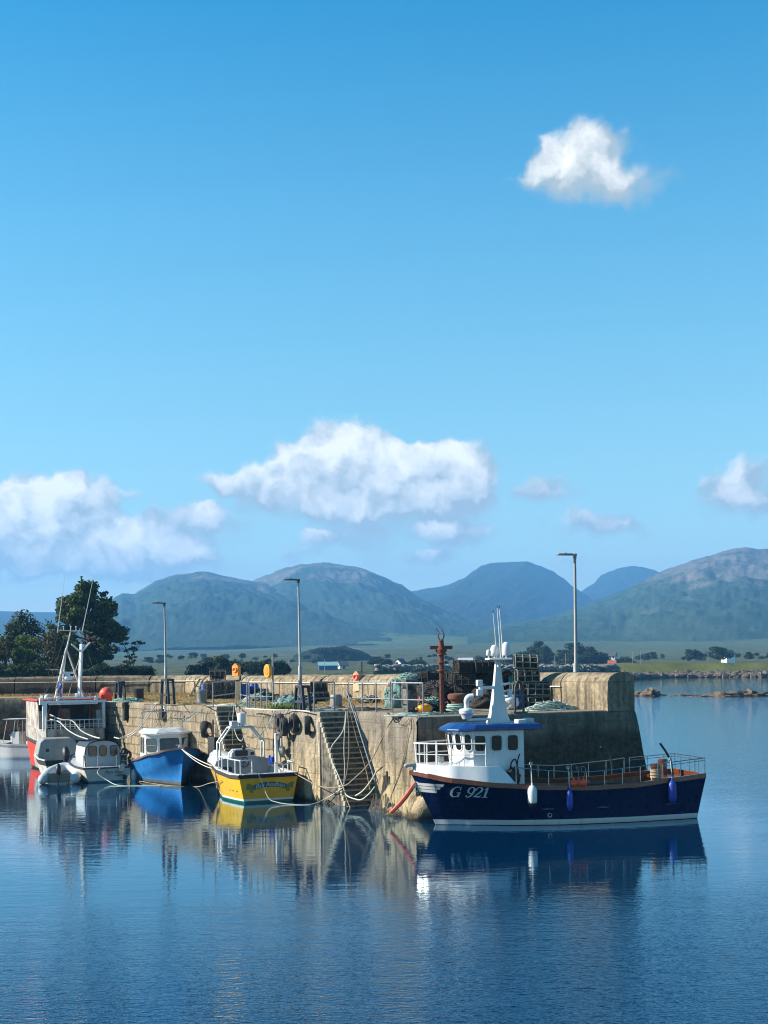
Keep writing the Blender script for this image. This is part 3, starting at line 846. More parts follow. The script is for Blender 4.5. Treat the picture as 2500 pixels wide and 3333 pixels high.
# sea wall (parapet) on top, cast in lengths with open joints
PT = 9.68
def parapet_line():
    pts = [Q(0, PT)] + [Q(s, PT) for s in (3.2, 9, 15, 20.5, 26, 31.5, 37, 41.5)]
    pts += [Vector((-12.6, 98.6, 4)), Vector((-14.2, 100.9, 4)), Vector((-17, 102.4, 4)), Vector((-21, 103, 4)), Vector((-27, 103.3, 4)), Vector((-34, 103.5, 4)), Vector((-62, 104, 4))]
    return pts
PL = parapet_line()
prof = [(0, 0), (.0, .5), (.0, 1.18), (.03, 1.27), (.10, 1.38), (.22, 1.49), (.38, 1.58), (.6, 1.63), (.9, 1.64), (1.2, 1.61), (1.38, 1.52), (1.48, 1.36), (1.5, 1.1), (1.5, 0)]
acc = 0
mbp = MB()
for si, (a, b) in enumerate(zip(PL, PL[1:])):
    d = (b - a); L = d.length; d.normalize()
    gap = .09
    nrm = []
    for k, e in ((si, a), (si + 1, b)):
        d0 = (PL[k] - PL[k - 1]).normalized() if k > 0 else d
        d1 = (PL[k + 1] - PL[k]).normalized() if k + 1 < len(PL) else d
        dd = (d0 + d1).normalized(); nrm.append(Vector((dd.y, -dd.x, 0)) * (1 / max(.5, dd.dot(d))))
    n = max(2, int(L / .5)); vs = []
    jz = rnd.uniform(-.03, .03)
    for i in range(n + 1):
        t = lerp(gap / L if si else 0, 1, i / n)
        p = a.lerp(b, t); out = nrm[0].lerp(nrm[1], t)
        hs = lerp(1.0, .86, min(1, (acc + t * L) / 45))
        for (o, z) in prof:
            nv = mnoise.fractal(Vector((p.x * .7, p.y * .7, z * 1.5 + o)), .7, 2, 5) * .035
            q = p + out * (o + (nv if o < 1 else 0)); vs.append((q.x, q.y, 4.0 - .02 + (z * hs if z > 0 else -.02) + (nv + jz if z > .4 else 0)))
    m = len(prof)
    fs = [(i * m + j, i * m + j + 1, (i + 1) * m + j + 1, (i + 1) * m + j) for i in range(n) for j in range(m - 1)]
    fs.append(tuple(reversed(range(m)))); fs.append(tuple(n * m + j for j in range(m)))
    mbp.add(vs, fs); acc += L
wall = thing('sea_wall', 'round-topped concrete sea wall running along the back of the pier', 'wall', PL[0])
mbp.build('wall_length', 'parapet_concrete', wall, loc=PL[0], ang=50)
mb = MB()
for i in range(2, len(PL) - 5):
    a, b = PL[i], PL[i + 1]
    for k in range(3):
        p = a.lerp(b, (k + .5) / 3)
pipe_pts = [p + Vector((-.859, -.512, 0)) * .07 + Vector((0, 0, 1.0)) for p in PL[1:9]] + [p + Vector((0, -.09, 1.0)) for p in PL[9:]]
mb.tube(pipe_pts, .03, 6)
mb.build('conduit', 'rope_white', wall, loc=PL[0])
# lower corner of the pier: bulging foot of concrete
mb = MB()
mb.ell(Q(.15, .62, .1), (1.05, .95, 1.7), 26, 18, .28, 1.6, 3)
mb.ell(Q(1.6, .35, -.15), (.8, .6, .6), 20, 12, .35, 1.8, 5)
mb.ell(Q(-.05, .3, 1.72), (.34, .34, .32), 14, 10, .3, 2, 6)
mb.build('corner_foot', 'quay_concrete', pier, loc=PO, ang=180)

# ladder let into the quay face below the tyres, iron rail frames above
def iron_ladder(px, zt, zb):
    c = FP(px, 2400, .04)
    t = thing('iron_ladder', 'rusty vertical iron ladder fixed to the quay face under the tyres', 'ladder', (c.x, c.y, 0))
    for k in (-1, 1):
        mb = MB(); e = Vector((UX, UY, 0)) * .2 * k
        mb.bar(Vector((0, 0, zb)) + e, Vector((0, 0, zt)) + e, .07, .03); mb.build('stile', 'black_paint', t)
    z = zb + .1
    while z < zt:
        mb = MB(); mb.tube([Vector((0, 0, z)) - Vector((UX, UY, 0)) * .2, Vector((0, 0, z)) + Vector((UX, UY, 0)) * .2], .016, 6); z += .29
        mb.build('rung', 'galv', t)
iron_ladder(949, 3.9, -.4)

def grab_frame(px, py, h, label, mat='dark_blue_frame', rz=None, w=.95):
    c = W(px, py)
    t = thing('grab_frame', label, 'frame', c, rz if rz is not None else math.atan2(UY, UX), 'grab frames at the ladder heads')
    for sd in (-1, 1):
        mb = MB()
        y = .0 + .16 * sd
        b0, b1 = Vector((-w / 2, y, 0)), Vector((w / 2, y, 0))
        t0, t1 = Vector((-w / 2 + .2, y, h)), Vector((w / 2 - .2, y, h))
        mb.bar(b0, t0 + Vector((0, 0, .05)), .10, .14, up=(0, 1, 0)); mb.bar(b1, t1 + Vector((0, 0, .05)), .10, .14, up=(0, 1, 0))
        mb.bar(t0, t1, .10, .13); mb.bar(b0.lerp(t0, .38), b1.lerp(t1, .38), .09, .12)
        mb.build('hoop', mat, t, bevel=.02)
    for q in (-w / 2 + .2, w / 2 - .2):
        mb = MB(); mb.bar((q, -.16, h), (q, .16, h), .1, .1); mb.build('tie_bar', mat, t)
    return t
grab_frame(985, 2314, 1.12, 'dark A-shaped grab frame on the quay edge above the iron ladder')
grab_frame(546, 2292, 1.35, 'dark A-shaped grab frame below the farthest lamp post', w=1.15)
grab_frame(392, 2281, 1.15, 'dark grab frame standing beside the big red float', w=.8)
# slim hoop on the pier head edge
c = W(1690, 2322)
t = thing('grab_frame', 'slim upright grab hoop in front of the single blue barrel near the pier head', 'frame', c, math.atan2(VY, VX), 'grab frames at the ladder heads')
mb = MB(); pts = [(-.22, 0, -.9), (-.2, 0, .9), (-.1, 0, 1.25), (.0, 0, 1.33), (.1, 0, 1.25), (.2, 0, .9), (.24, 0, -.9)]
mb.tube(spline(pts, 4), .05, 8); mb.build('hoop', 'lamp_dark', t)
mb = MB(); mb.box((0, 0, .02), (.7, .25, .1)); mb.build('foot_plate', 'lamp_dark', t)

# ---------------------------------------------------------------- lamp posts
def street_lamp(base, top, label, aim, mat='lamp_grey', head='lamp_dark', rad=.075):
    b, tp = Vector(base), Vector(top)
    t = thing('street_lamp', label, 'lamp post', b, 0, 'lamp posts along the pier')
    d = tp - b; h = d.length
    mb = MB(); mb.tube([(0, 0, 1.9 * .0), d * (1.95 / h), d * (2.05 / h), d], [rad * 1.55, rad * 1.55, rad, rad * .72], 12)
    mb.build('pole', mat, t)
    mb = MB(); mb.box(d * (1.1 / h) + Vector((0, -rad * 1.5, 0)), (rad * 1.2, .03, .6)); mb.build('access_door', mat, t)
    a = Vector((math.cos(aim), math.sin(aim), 0))
    mb = MB()
    mb.bar(d - a * .1, d + a * .18 + Vector((0, 0, .02)), .10, .1)
    mb.tube([d - Vector((0, 0, .18)), d + Vector((0, 0, .06))], rad * 1.0, 10); mb.build('bracket', head, t)
    mb = MB()
    sidev = Vector((-a.y, a.x, 0))
    pts = [(.12, .10), (.5, .16), (.78, .15), (.9, .07)]
    vs = []
    outline = [(x, y) for x, y in pts] + [(x, -y) for x, y in reversed(pts)]
    mb.plate([d + a * x + sidev * y + Vector((0, 0, -.02 + x * .03)) for x, y in outline], (0, 0, .085))
    lan = mb.build('lantern', head, t, bevel=.015)
    mb = MB(); mb.plate([d + a * x * .97 + sidev * y * .85 + Vector((0, 0, -.034 + x * .03)) for x, y in outline], (0, 0, .013)); mb.build('lens', 'pale_grey', lan)
    mb = MB(); mb.lathe([(.035, 0), (.035, .05), (.02, .07)], d + a * .45 + Vector((0, 0, .075)), 8); mb.build('photocell', head, lan)
    return t
def lamp_from(px, py, tx, ty, label, aim, **k):
    b = W(px, py); tp = P(tx, ty, b.y)
    return street_lamp(b, tp, label, aim, **k)
lamp_from(1876, 2293, 1871, 1806, 'lamp post nearest the pier head beside the green rope pile', R(176), head='lamp_grey', rad=.088)
lamp_from(979, 2279, 971, 1888, 'lamp post at mid pier behind the A-shaped frame over the tyres', R(172), mat='galv')
lamp_from(541, 2264, 535, 1964, 'farthest lamp post at the landward end of the pier', R(172), mat='galv')

# ---------------------------------------------------------------- railings at the steps
def railing(pts, h, label, posts=None, mid=True, r=.032):
    pts = [Vector(p) for p in pts]
    t = thing('safety_railing', label, 'railing', pts[0], 0, 'galvanised railings round the steps')
    o = pts[0]
    mb = MB(); mb.tube([p - o + Vector((0, 0, h)) for p in pts], r, 8); mb.build('top_rail', 'galv', t)
    if mid:
        mb = MB(); mb.tube([p - o + Vector((0, 0, h * .45)) for p in pts], r * .9, 8); mb.build('middle_rail', 'galv', t)
    for p in (posts or pts):
        p = Vector(p)
        mb = MB(); mb.tube([p - o, p - o + Vector((0, 0, h))], r, 8)
        mb.lathe([(.07, 0), (.07, .015)], p - o, 8); mb.build('post', 'galv', t)
    return t
def along(p, q, n): return [Vector(p).lerp(Vector(q), i / (n - 1)) for i in range(n)]
railing([W(694, 2303), W(768, 2290)], 1.28, 'short pipe railing before the stacked creels hung with hoses', along(W(694, 2303), W(768, 2290), 2))
railing([W(784, 2297), W(811, 2304)], 1.28, 'narrow pipe railing turning in at the far steps', along(W(784, 2297), W(805, 2303), 2))
railing([W(812, 2305), W(889, 2305)], 1.25, 'five-post pipe railing under the yellow ring box', along(W(812, 2305), W(889, 2305), 5))
railing([W(1023, 2316), W(1089, 2313)], 1.3, 'small pipe railing between the A-frame and the bollard', along(W(1023, 2316), W(1089, 2313), 2))
railing([Q(9.0, 1.95), Q(5.3, 1.95)], 1.3, 'pipe railing in front of the orange ring-buoy box', along(Q(9.0, 1.95), Q(5.3, 1.95), 4))
railing([Q(5.15, 1.95), Q(2.65, 1.95)], 1.3, 'pipe railing before the stone pillar and teal net', along(Q(5.15, 1.95), Q(2.65, 1.95), 3))
mb = MB(); mb.tube([FP(1126, 2247, -.3), FP(1130, 2250, -.2), FP(1222, 2545, -.1)], .032, 8)
mb.tube([FP(1150, 2290, -.3), FP(1232, 2552, -.2)], .022, 8)
o = mb.build('stair_handrail', 'galv', loc=FP(1126, 2247)); tag(o, 'long sloping pipe handrail beside the wide flight of steps', 'handrail')

# ---------------------------------------------------------------- tyres on the quay face
def tyre(px, py, label, d=.86, tilt=0.0, off=.14):
    c = FP(px, py, off)
    t = thing('hanging_tyre', label, 'tyre', c, 0, 'old tyres hung on the quay face')
    ax = Vector((-VX, -VY, 0)); ax = (ax + Vector((UX, UY, 0)) * tilt).normalized()
    mb = MB()
    a = ax.orthogonal().normalized(); b = ax.cross(a)
    prof = [(.54, -.8), (.76, -1), (.95, -.95), (1.0, -.6), (1.0, .6), (.95, .95), (.76, 1), (.54, .8), (.52, .3), (.52, -.3)]
    R_, hw = d / 2, .135; vs = []; nu = 30
    for i in range(nu):
        th = 2 * math.pi * i / nu; dd = a * math.cos(th) + b * math.sin(th)
        for j, (rr, ww) in enumerate(prof):
            k = rr * R_
            if rr == 1.0 and i % 2: k -= .012
            vs.append(dd * k + ax * (ww * hw))
    m = len(prof)
    mb.add(vs, [(i * m + j, ((i + 1) % nu) * m + j, ((i + 1) % nu) * m + (j + 1) % m, i * m + (j + 1) % m) for i in range(nu) for j in range(m)])
    mb.build('casing', 'tyre', t, ang=40)
    mb = MB(); mb.tube([(0, 0, d * .42), Vector((VX, VY, 0)) * (off - .02) + Vector((0, 0, .95))], .013, 5); mb.build('lashing', 'rope_dark', t)
tyre(925, 2366, 'nearer of two overlapping tyres hung on the quay face', off=.36, tilt=.3)
tyre(913, 2352, 'tyre half hidden behind its neighbour on the quay face', off=.14, tilt=.2)
tyre(958, 2355, 'single tyre hung directly over the iron ladder', tilt=.25)
tyre(1001, 2361, 'tyre hung between the iron ladder and the wide steps', tilt=.5)
tyre(667, 2374, 'lone tyre on the quay beside the blue boat', d=.9, tilt=.75, off=.2)
# timber fender blocks low on the quay
def block_fender(px, py, w, h, label):
    c = FP(px, py, .12)
    mb = MB(); mb.box((0, 0, 0), (w, .25, h), math.atan2(UY, UX))
    mb.tube([(0, 0, h / 2), (0, 0, h / 2 + .9)], .05, 6)
    o = mb.build('rubber_fender', 'black_rubber', bevel=.04); o.location = c
    tag(o, label, 'fender')
block_fender(694, 2437, .85, 1.2, 'thick black rubber fender block low on the quay behind the yellow boat')
block_fender(528, 2325, .5, .6, 'small black rubber fender high on the quay above the blue boat')
block_fender(408, 2318, .35, 1.0, 'narrow black timber fender beside the red trawler')

# ---------------------------------------------------------------- hulls
class Hull:
    def __init__(s, Lw, over, sheer, bd, bw, pw=1.3, rake=0.0, opow=1.2, chine=None, tuck=.82):
        s.Lw, s.over, s.sheer, s.bd, s.bw, s.pw, s.rake, s.opow, s.chine, s.tuck = Lw, over, sheer, bd, bw, pw, rake, opow, chine, tuck
    def zs(s, t): return interp(t, s.sheer)
    def pt(s, t, z, side=1, off=0.0):
        zs = s.zs(t); g = min(1.0, max(0.0, z / zs))
        yb, yw = interp(t, s.bd), interp(t, s.bw)
        y = yw + (yb - yw) * g ** s.pw
        if s.chine:
            cz, ck = s.chine        # hard chine: below it the section falls in quickly
            czz = cz + (zs - cz) * max(0, (t - .35) / .65) ** 1.6 * .72
            if z < czz: y = yw + (y - yw) * max(0, (max(z, 0) / max(czz, .01))) ** ck
        if z < 0: y = yw * (1 + z * s.tuck)
        w = max(0, (t - .45) / .55); w = w * w * (3 - 2 * w)
        x = t * s.Lw + s.over * w * (max(z, 0) / zs) ** s.opow - s.rake * (1 - t) ** 4 * g
        return Vector((x, side * (y + off), z))
    def at(s, x, z, side=1, off=.006):
        lo, hi = 0.0, 1.0
        for _ in range(26):
            m = (lo + hi) / 2
            if s.pt(m, z).x < x: lo = m
            else: hi = m
        p = s.pt((lo + hi) / 2, z)
        return Vector((x, side * (p.y + off), z))
    def mesh(s, rows, ns=40, zb=-.45):
        """rows: [(height or ('f', fraction above the last fixed height)), material index of the band below]"""
        mb = MB(); ts = [1 - (1 - i / (ns - 1)) ** 1.25 for i in range(ns)]
        zl = max([r[0] for r in rows if not isinstance(r[0], tuple)] + [0])
        def zz(r, t): return r[0] if not isinstance(r[0], tuple) else zl + (s.zs(t) - zl) * r[0][1]
        allr = [(zb, 0)] + rows
        m = len(allr)
        for side in (1, -1):
            vs = [s.pt(t, zz(r, t), side) for t in ts for r in allr]
            o = len(mb.v); mb.v.extend([tuple(v) for v in vs])
            for i in range(ns - 1):
                for j in range(m - 1):
                    f = (o + i * m + j, o + (i + 1) * m + j, o + (i + 1) * m + j + 1, o + i * m + j + 1)
                    mb.f.append(f if side < 0 else f[::-1]); mb.m.append(allr[j + 1][1])
        half = ns * m
        for i in (0, ns - 1):
            for j in range(m - 1):
                f = (i * m + j, half + i * m + j, half + i * m + j + 1, i * m + j + 1)
                mb.f.append(f if i else f[::-1]); mb.m.append(allr[j + 1][1])
        return mb
    def strip(s, z0f, z1f, inset, t0=0.0, t1=.97, n=30):
        """inside face of the bulwark"""
        mb = MB()
        for side in (1, -1):
            vs = []
            for i in range(n + 1):
                t = lerp(t0, t1, i / n)
                for zf in (z0f, z1f):
                    p = s.pt(t, zf(t), side); p.y -= side * min(inset, abs(p.y) * .8); vs.append(p)
            mb.add(vs, [(2 * i, 2 * i + 1, 2 * i + 3, 2 * i + 2) for i in range(n)])
        a = len(mb.v)
        p0 = s.pt(t0, z0f(t0)); p1 = s.pt(t0, z1f(t0))
        mb.add([(p0.x + inset, -p0.y, p0.z), (p0.x + inset, p0.y, p0.z), (p1.x + inset, p1.y, p1.z), (p1.x + inset, -p1.y, p1.z)], [(0, 1, 2, 3)])
        return mb
    def deck(s, zf, inset=.05, t0=0.0, t1=.985, n=30, camber=0.0):
        mb = MB(); vs = []
        for i in range(n + 1):
            t = lerp(t0, t1, i / n); p = s.pt(t, zf(t))
            y = max(.01, p.y - inset)
            vs += [(p.x, y, zf(t)), (p.x, 0, zf(t) + camber * min(1, y)), (p.x, -y, zf(t))]
        mb.add(vs, [(3 * i + k, 3 * i + 3 + k, 3 * i + 4 + k, 3 * i + 1 + k) for i in range(n) for k in (0, 1)])
        return mb
    def cap(s, w, h, dz=0.0, t0=0.0, t1=1.0, n=44, out=.03, both=True, transom=True):
        """rail cap following the sheer"""
        mb = MB()
        def sweep(pts):
            vs = []
            for i, p in enumerate(pts):
                d = (pts[min(i + 1, len(pts) - 1)] - pts[max(i - 1, 0)]); d.z = 0; d.normalize()
                nn = Vector((-d.y, d.x, 0))
                for a, b in ((-w / 2, 0), (w / 2, 0), (w / 2, h), (-w / 2, h)): vs.append(p + nn * a + Vector((0, 0, b)))
            k = len(pts)
            mb.add(vs, [(4 * i + j, 4 * i + (j + 1) % 4, 4 * i + 4 + (j + 1) % 4, 4 * i + 4 + j) for i in range(k - 1) for j in range(4)] + [(3, 2, 1, 0), tuple(4 * (k - 1) + j for j in range(4))])
        ts = [lerp(t0, t1, 1 - (1 - i / (n - 1)) ** 1.3) for i in range(n)]
        port = [s.pt(t, s.zs(t) , 1) + Vector((0, 0, dz)) for t in ts]
        for p in port: p.y += out - w / 2
        star = [Vector((p.x, -p.y, p.z)) for p in port]
        if t1 >= .999:
            tip = Vector((port[-1].x + .03, 0, port[-1].z))
            sweep(port[:-1] + [tip] + star[:-1][::-1])
        else:
            sweep(port); sweep(star)
        if transom and t0 == 0:
            p = port[0]
            mb.box((p.x + .02, 0, p.z + h / 2 + .003), (w, 2 * abs(p.y) - w * .5, h - .006))
        return mb
def text_mesh(txt, size, shear=0.0, offset=0.0, space=1.0):
    cu = bpy.data.curves.new('lettering', 'FONT'); cu.body = txt; cu.size = size; cu.shear = shear; cu.offset = offset
    cu.space_character = space; cu.resolution_u = 3
    ob = bpy.data.objects.new('lettering_source', cu); COL.objects.link(ob)
    dg = bpy.context.evaluated_depsgraph_get(); dg.update()
    me = bpy.data.meshes.new_from_object(ob.evaluated_get(dg))
    vs = [Vector(v.co) for v in me.vertices]; fs = [tuple(p.vertices) for p in me.polygons]
    bpy.data.objects.remove(ob); bpy.data.curves.remove(cu); bpy.data.meshes.remove(me)
    return vs, fs
def place(parts_thing, loc, rz):
    parts_thing.location = loc; parts_thing.rotation_euler = (0, 0, rz)
def LW(o, p):                                   # local point of a boat -> world
    return Matrix.Translation(o.location) @ Matrix.Rotation(o.rotation_euler[2], 4, 'Z') @ Vector(p)
def px_to_x(o, px, y, z):                       # local x on a boat for a photo column, at given local y and z
    lo, hi = -3.0, 14.0
    def col(x):
        w = LW(o, (x, y, z)); a = w.x / w.y; b = (w.z - CAMH) / w.y
        return 1250 + FPX * (a * CR - b * SR)
    s = 1 if col(hi) > col(lo) else -1
    for _ in range(40):
        m = (lo + hi) / 2
        if (col(m) - px) * s < 0: lo = m
        else: hi = m
    return (lo + hi) / 2
def pipe_rail(name, parent, pts, h, r, mat, n_mid=1, post_at=None, closed=False):
    """railing part: top rail, mid rails and posts as ONE mesh; pts are foot points"""
    mb = MB()
    mb.tube([Vector(p) + Vector((0, 0, h)) for p in pts], r, 7)
    for k in range(n_mid):
        mb.tube([Vector(p) + Vector((0, 0, h * (k + 1) / (n_mid + 1))) for p in pts], r * .8, 6)
    for p in (post_at or pts):
        mb.tube([Vector(p), Vector(p) + Vector((0, 0, h))], r, 7)
    return mb.build(name, mat, parent)

# ================================================================ navy trawler with white wheelhouse
gb = thing('fishing_boat', 'navy blue fishing boat with white wheelhouse marked G 921 off the pier head', 'boat', (11.8, 56.0, 0), math.atan2(-.225, -.974))
gh = Hull(10.17, .92, [(0, 1.56), (.12, 1.47), (.28, 1.32), (.45, 1.27), (.6, 1.34), (.75, 1.47), (.88, 1.66), (1, 1.92)],
          [(0, 1.42), (.1, 1.62), (.3, 1.8), (.6, 1.84), (.78, 1.70), (.88, 1.36), (.95, .80), (1, .03)],
          [(0, 1.22), (.1, 1.42), (.3, 1.66), (.55, 1.64), (.72, 1.25), (.85, .68), (.94, .25), (1, .02)], 1.35, rake=.28, opow=1.05)
G = gb
rows = [(-.1, 0), (.02, 0), (.21, 1)] + [(('f', f), 2) for f in (.12, .25, .4, .55, .7, .85, 1.0)]
# boot top rises towards the bow as painted
mbh = gh.mesh(rows, 54)
mbh.build('hull', ['antifoul', 'white_gel', 'navy'], G, ang=50)
gh.cap(.16, .19, -.0, out=.035).build('timber_rail', 'varnish', G, smooth=False, bevel=.015)
dz = lambda t: gh.zs(t) - .72
gh.deck(lambda t: .72 + t * .1, .02, .0, .8).build('deck', 'grey_paint', G)
gh.strip(lambda t: .72, lambda t: gh.zs(t) + .02, .07, .0, .82).build('bulwark_lining', 'varnish', G)
# raised white foredeck
ft0 = .70
mb = MB(); n = 26
for side in (1, -1):
    vs = []
    for i in range(n + 1):
        t = lerp(ft0, .995, i / n); p = gh.pt(t, gh.zs(t), side); zt = 2.26 + .10 * (i / n) ** 2
        ramp = min(1, i / 4.0)
        zt = lerp(gh.zs(t) + .19, zt, ramp)
        y0 = max(.0, abs(p.y) - .03); y1 = max(.0, abs(p.y) - .13)
        vs += [Vector((p.x, side * y0, gh.zs(t) + .185)), Vector((p.x - .02, side * y1, zt)), Vector((p.x - .02, 0, zt + .05 * min(1, y1)))]
    f = [(3 * i + k, 3 * i + 3 + k, 3 * i + 4 + k, 3 * i + 1 + k) for i in range(n) for k in (0, 1)]
    mb.add(vs, f)
mb.build('foredeck', 'white_gel', G, ang=25)
# anchor roller at the stem
mb = MB(); mb.box((10.95, 0, 2.27), (.75, .22, .07)); mb.lathe([(.07, -.1), (.05, 0), (.07, .1)], (11.3, 0, 2.27), 10, M=Matrix.Rotation(R(90), 3, 'X'))
mb.ell((11.05, 0, 2.32), (.3, .12, .07)); mb.build('anchor_roller', 'grey_paint', G, bevel=.01)
# bitts
mb = MB()
for y in (-.22, .22): mb.tube([(9.95, y, 2.25), (9.95, y, 2.6)], .05, 10)
mb.tube([(9.95, -.4, 2.48), (9.95, .4, 2.48)], .04, 8); mb.build('mooring_bitts', 'steel', G)
# bow pulpit
ppts = []
for t in (.79, .84, .89, .93, .965, .985):
    p = gh.pt(t, gh.zs(t)); ppts.append(Vector((p.x - .05, max(.05, p.y - .2), 2.30)))
full = ppts + [Vector((q.x, -q.y, q.z)) for q in reversed(ppts)]
mb = MB()
top = [q + Vector((.06 if i in (5, 6) else 0, 0, .82)) for i, q in enumerate(full)]
mb.tube(spline(top, 4), .03, 8); mb.tube(spline([lerp(a, b, .5) for a, b in zip(full, top)], 4), .02, 6)
for i in (0, 2, 3, 4, 5, 6, 7, 8, 9, 11): mb.tube([full[i], top[i]], .026, 7)
mb.build('bow_rail', 'white_paint', G)
# wheelhouse
AFT, Z0, Z1 = 7.03, 1.5, 3.60
plan_t = [(AFT, 1.24), (9.02, 1.20), (9.38, .98), (9.60, .54), (9.67, 0)]
plan_b = [(AFT, 1.28), (8.97, 1.22), (9.18, 1.0), (9.36, .55), (9.42, 0)]
def loop(pl): return pl + [(x, -y) for x, y in reversed(pl[:-1])]
lt, lb = loop(plan_t), loop(plan_b)
mb = MB(); k = len(lt)
mb.add([(x, y, Z0) for x, y in lb] + [(x, y, Z1) for x, y in lt], [(i, (i + 1) % k, (i + 1) % k + k, i + k)[::-1] for i in range(k)])
wh = mb.build('wheelhouse', 'white_gel', G, smooth=False, bevel=.02)
def facet(i, u, v):
    b0, b1, t0, t1 = (Vector((*lb[i], Z0)), Vector((*lb[(i + 1) % k], Z0)), Vector((*lt[i], Z1)), Vector((*lt[(i + 1) % k], Z1)))
    return lerp(lerp(b0, b1, u), lerp(t0, t1, u), v)
def window(parent, c, ux, uy, w, h, r=.09, frame='rubber_grey', glass='glass', fw=.035, nrm=None, rad_out=.012):
    ux, uy = Vector(ux).normalized(), Vector(uy).normalized(); nn = ux.cross(uy).normalized()
    if nrm is not None and nn.dot(Vector(nrm)) < 0: nn = -nn
    c = Vector(c)
    mb = MB()
    def outl(w, h, r):
        pts = []
        for (sx, sy, a0) in ((1, 1, 0), (-1, 1, 90), (-1, -1, 180), (1, -1, 270)):
            for i in range(5):
                a = R(a0 + 22.5 * i); pts.append(c + ux * (sx * (w / 2 - r) + r * math.cos(a)) + uy * (sy * (h / 2 - r) + r * math.sin(a)))
        return pts
    o, i_ = outl(w + 2 * fw, h + 2 * fw, r + fw), outl(w, h, r); m = len(o)
    vs = [p + nn * .002 for p in o] + [p + nn * .02 for p in o] + [p + nn * .02 for p in i_] + [p + nn * .002 for p in i_]
    mb.add(vs, [(q * m + j, q * m + (j + 1) % m, (q + 1) * m + (j + 1) % m, (q + 1) * m + j) for q in range(3) for j in range(m)])
    wo = mb.build('window', frame, parent, ang=40)
    mb = MB(); mb.add([p + nn * .008 for p in i_], [tuple(range(m)) if ux.cross(uy).dot(nn) > 0 else tuple(reversed(range(m)))])
    mb.build('pane', glass, wo, smooth=False)
    return wo
for sgn in (1, -1):
    for px in (1564, 1617, 1669.5):
        x = px_to_x(G, px, 1.26, 3.12)
        window(G, (x, sgn * lerp(1.247, 1.212, (x - AFT) / 2), 3.12), (1, 0, 0), (0, 0, 1), .40, .56, .10, nrm=(0, sgn, 0))
for i in range(1, 7):
    c = facet(i, .5, .793); ux = facet(i, 1, .793) - facet(i, 0, .793); uy = facet(i, .5, .9) - facet(i, .5, .7)
    w = min(.33, ux.length * .62)
    cen = Vector((8.5, 0, 3.1)); nn = ux.cross(uy); nn = nn if nn.dot(c - cen) > 0 else -nn
    window(G, c + nn.normalized() * .004, ux, uy, w, .60, min(.13, w * .42), nrm=nn)
# roof with forward visor and aft overhang
mb = MB()
rt = [(6.35, 1.36), (9.0, 1.40), (9.55, 1.15), (9.85, .62), (9.95, 0)]
rl = loop(rt); k2 = len(rl)
rin = loop([(6.38, 1.26), (8.9, 1.28), (9.25, 1.02), (9.48, .55), (9.55, 0)])
vs = [(x, y, 3.60 - (.04 if x > 9.3 else 0)) for x, y in rl] + [(x, y, 3.70 - (.05 if x > 9.3 else 0)) for x, y in rl] + [(x, y, 3.83) for x, y in rin]
mb.add(vs, [(i, (i + 1) % k2, (i + 1) % k2 + k2, i + k2)[::-1] for i in range(k2)] + [(i + k2, (i + 1) % k2 + k2, (i + 1) % k2 + 2 * k2, i + 2 * k2)[::-1] for i in range(k2)]
       + [tuple(range(k2)), tuple(reversed([i + 2 * k2 for i in range(k2)]))])
mb.build('roof', 'roof_blue', G, smooth=False, bevel=.02)
mb = MB(); mb.box((7.0, .75, 3.89), (.34, .5, .16)); mb.box((6.55, .3, 3.9), (.36, .5, .18)); mb.build('roof_hatch', 'pale_grey', G, bevel=.03)
# aft doorway and switch lamp on the side
mb = MB(); mb.rrect((AFT - .003, .3, 2.25), (0, -1, 0), (0, 0, 1), .72, 1.4, .08, -.02); mb.build('door', 'grey_paint', G)
mb = MB(); mb.box((8.86, 1.27, 3.36), (.14, .12, .1)); mb.build('side_lamp', 'black_paint', G)
# tapering mast
mx = px_to_x(G, 1622, 0, 4.0)
mast_z = [(3.82, .43, .26, 0), (4.1, .33, .22, -.02), (4.6, .25, .18, -.06), (5.4, .16, .13, -.14), (6.22, .085, .085, -.2)]
mb = MB(); vs = []
for z, a, b, sh in mast_z: vs += [(mx + sh * 0 - a - (.0), -b, z), (mx + a, -b, z), (mx + a, b, z), (mx - a, b, z)]
m = len(mast_z)
mb.add(vs, [(i * 4 + j, i * 4 + (j + 1) % 4, i * 4 + 4 + (j + 1) % 4, i * 4 + 4 + j) for i in range(m - 1) for j in range(4)] + [(3, 2, 1, 0), tuple((m - 1) * 4 + j for j in range(4))])
mb.build('mast', 'white_gel', G, smooth=False, bevel=.012)
mb = MB()
mb.plate([(mx - .42, -.55, 6.24), (mx + .42, -.28, 6.24), (mx + .42, .28, 6.24), (mx - .42, .55, 6.24)], (0, 0, .07))
mb.tube([(mx, .1, 6.1), (mx, .1, 5.95)], .05, 8); mb.build('mast_platform', 'white_gel', G, bevel=.01)
def dome(parent, c, r, h, name='radar_dome'):
    mb = MB(); mb.lathe([(.03, 0), (.03, .1), (r * .92, .11), (r, .15), (r, h * .62), (r * .9, h * .8), (r * .62, h * .94), (r * .2, h)], c, 16)
    return mb.build(name, 'white_gel', parent)
dome(G, (mx + .08, -.12, 6.3), .16, .52); dome(G, (mx - .26, .28, 6.3), .17, .62); dome(G, (mx + .37, .05, 6.3), .10, .34)
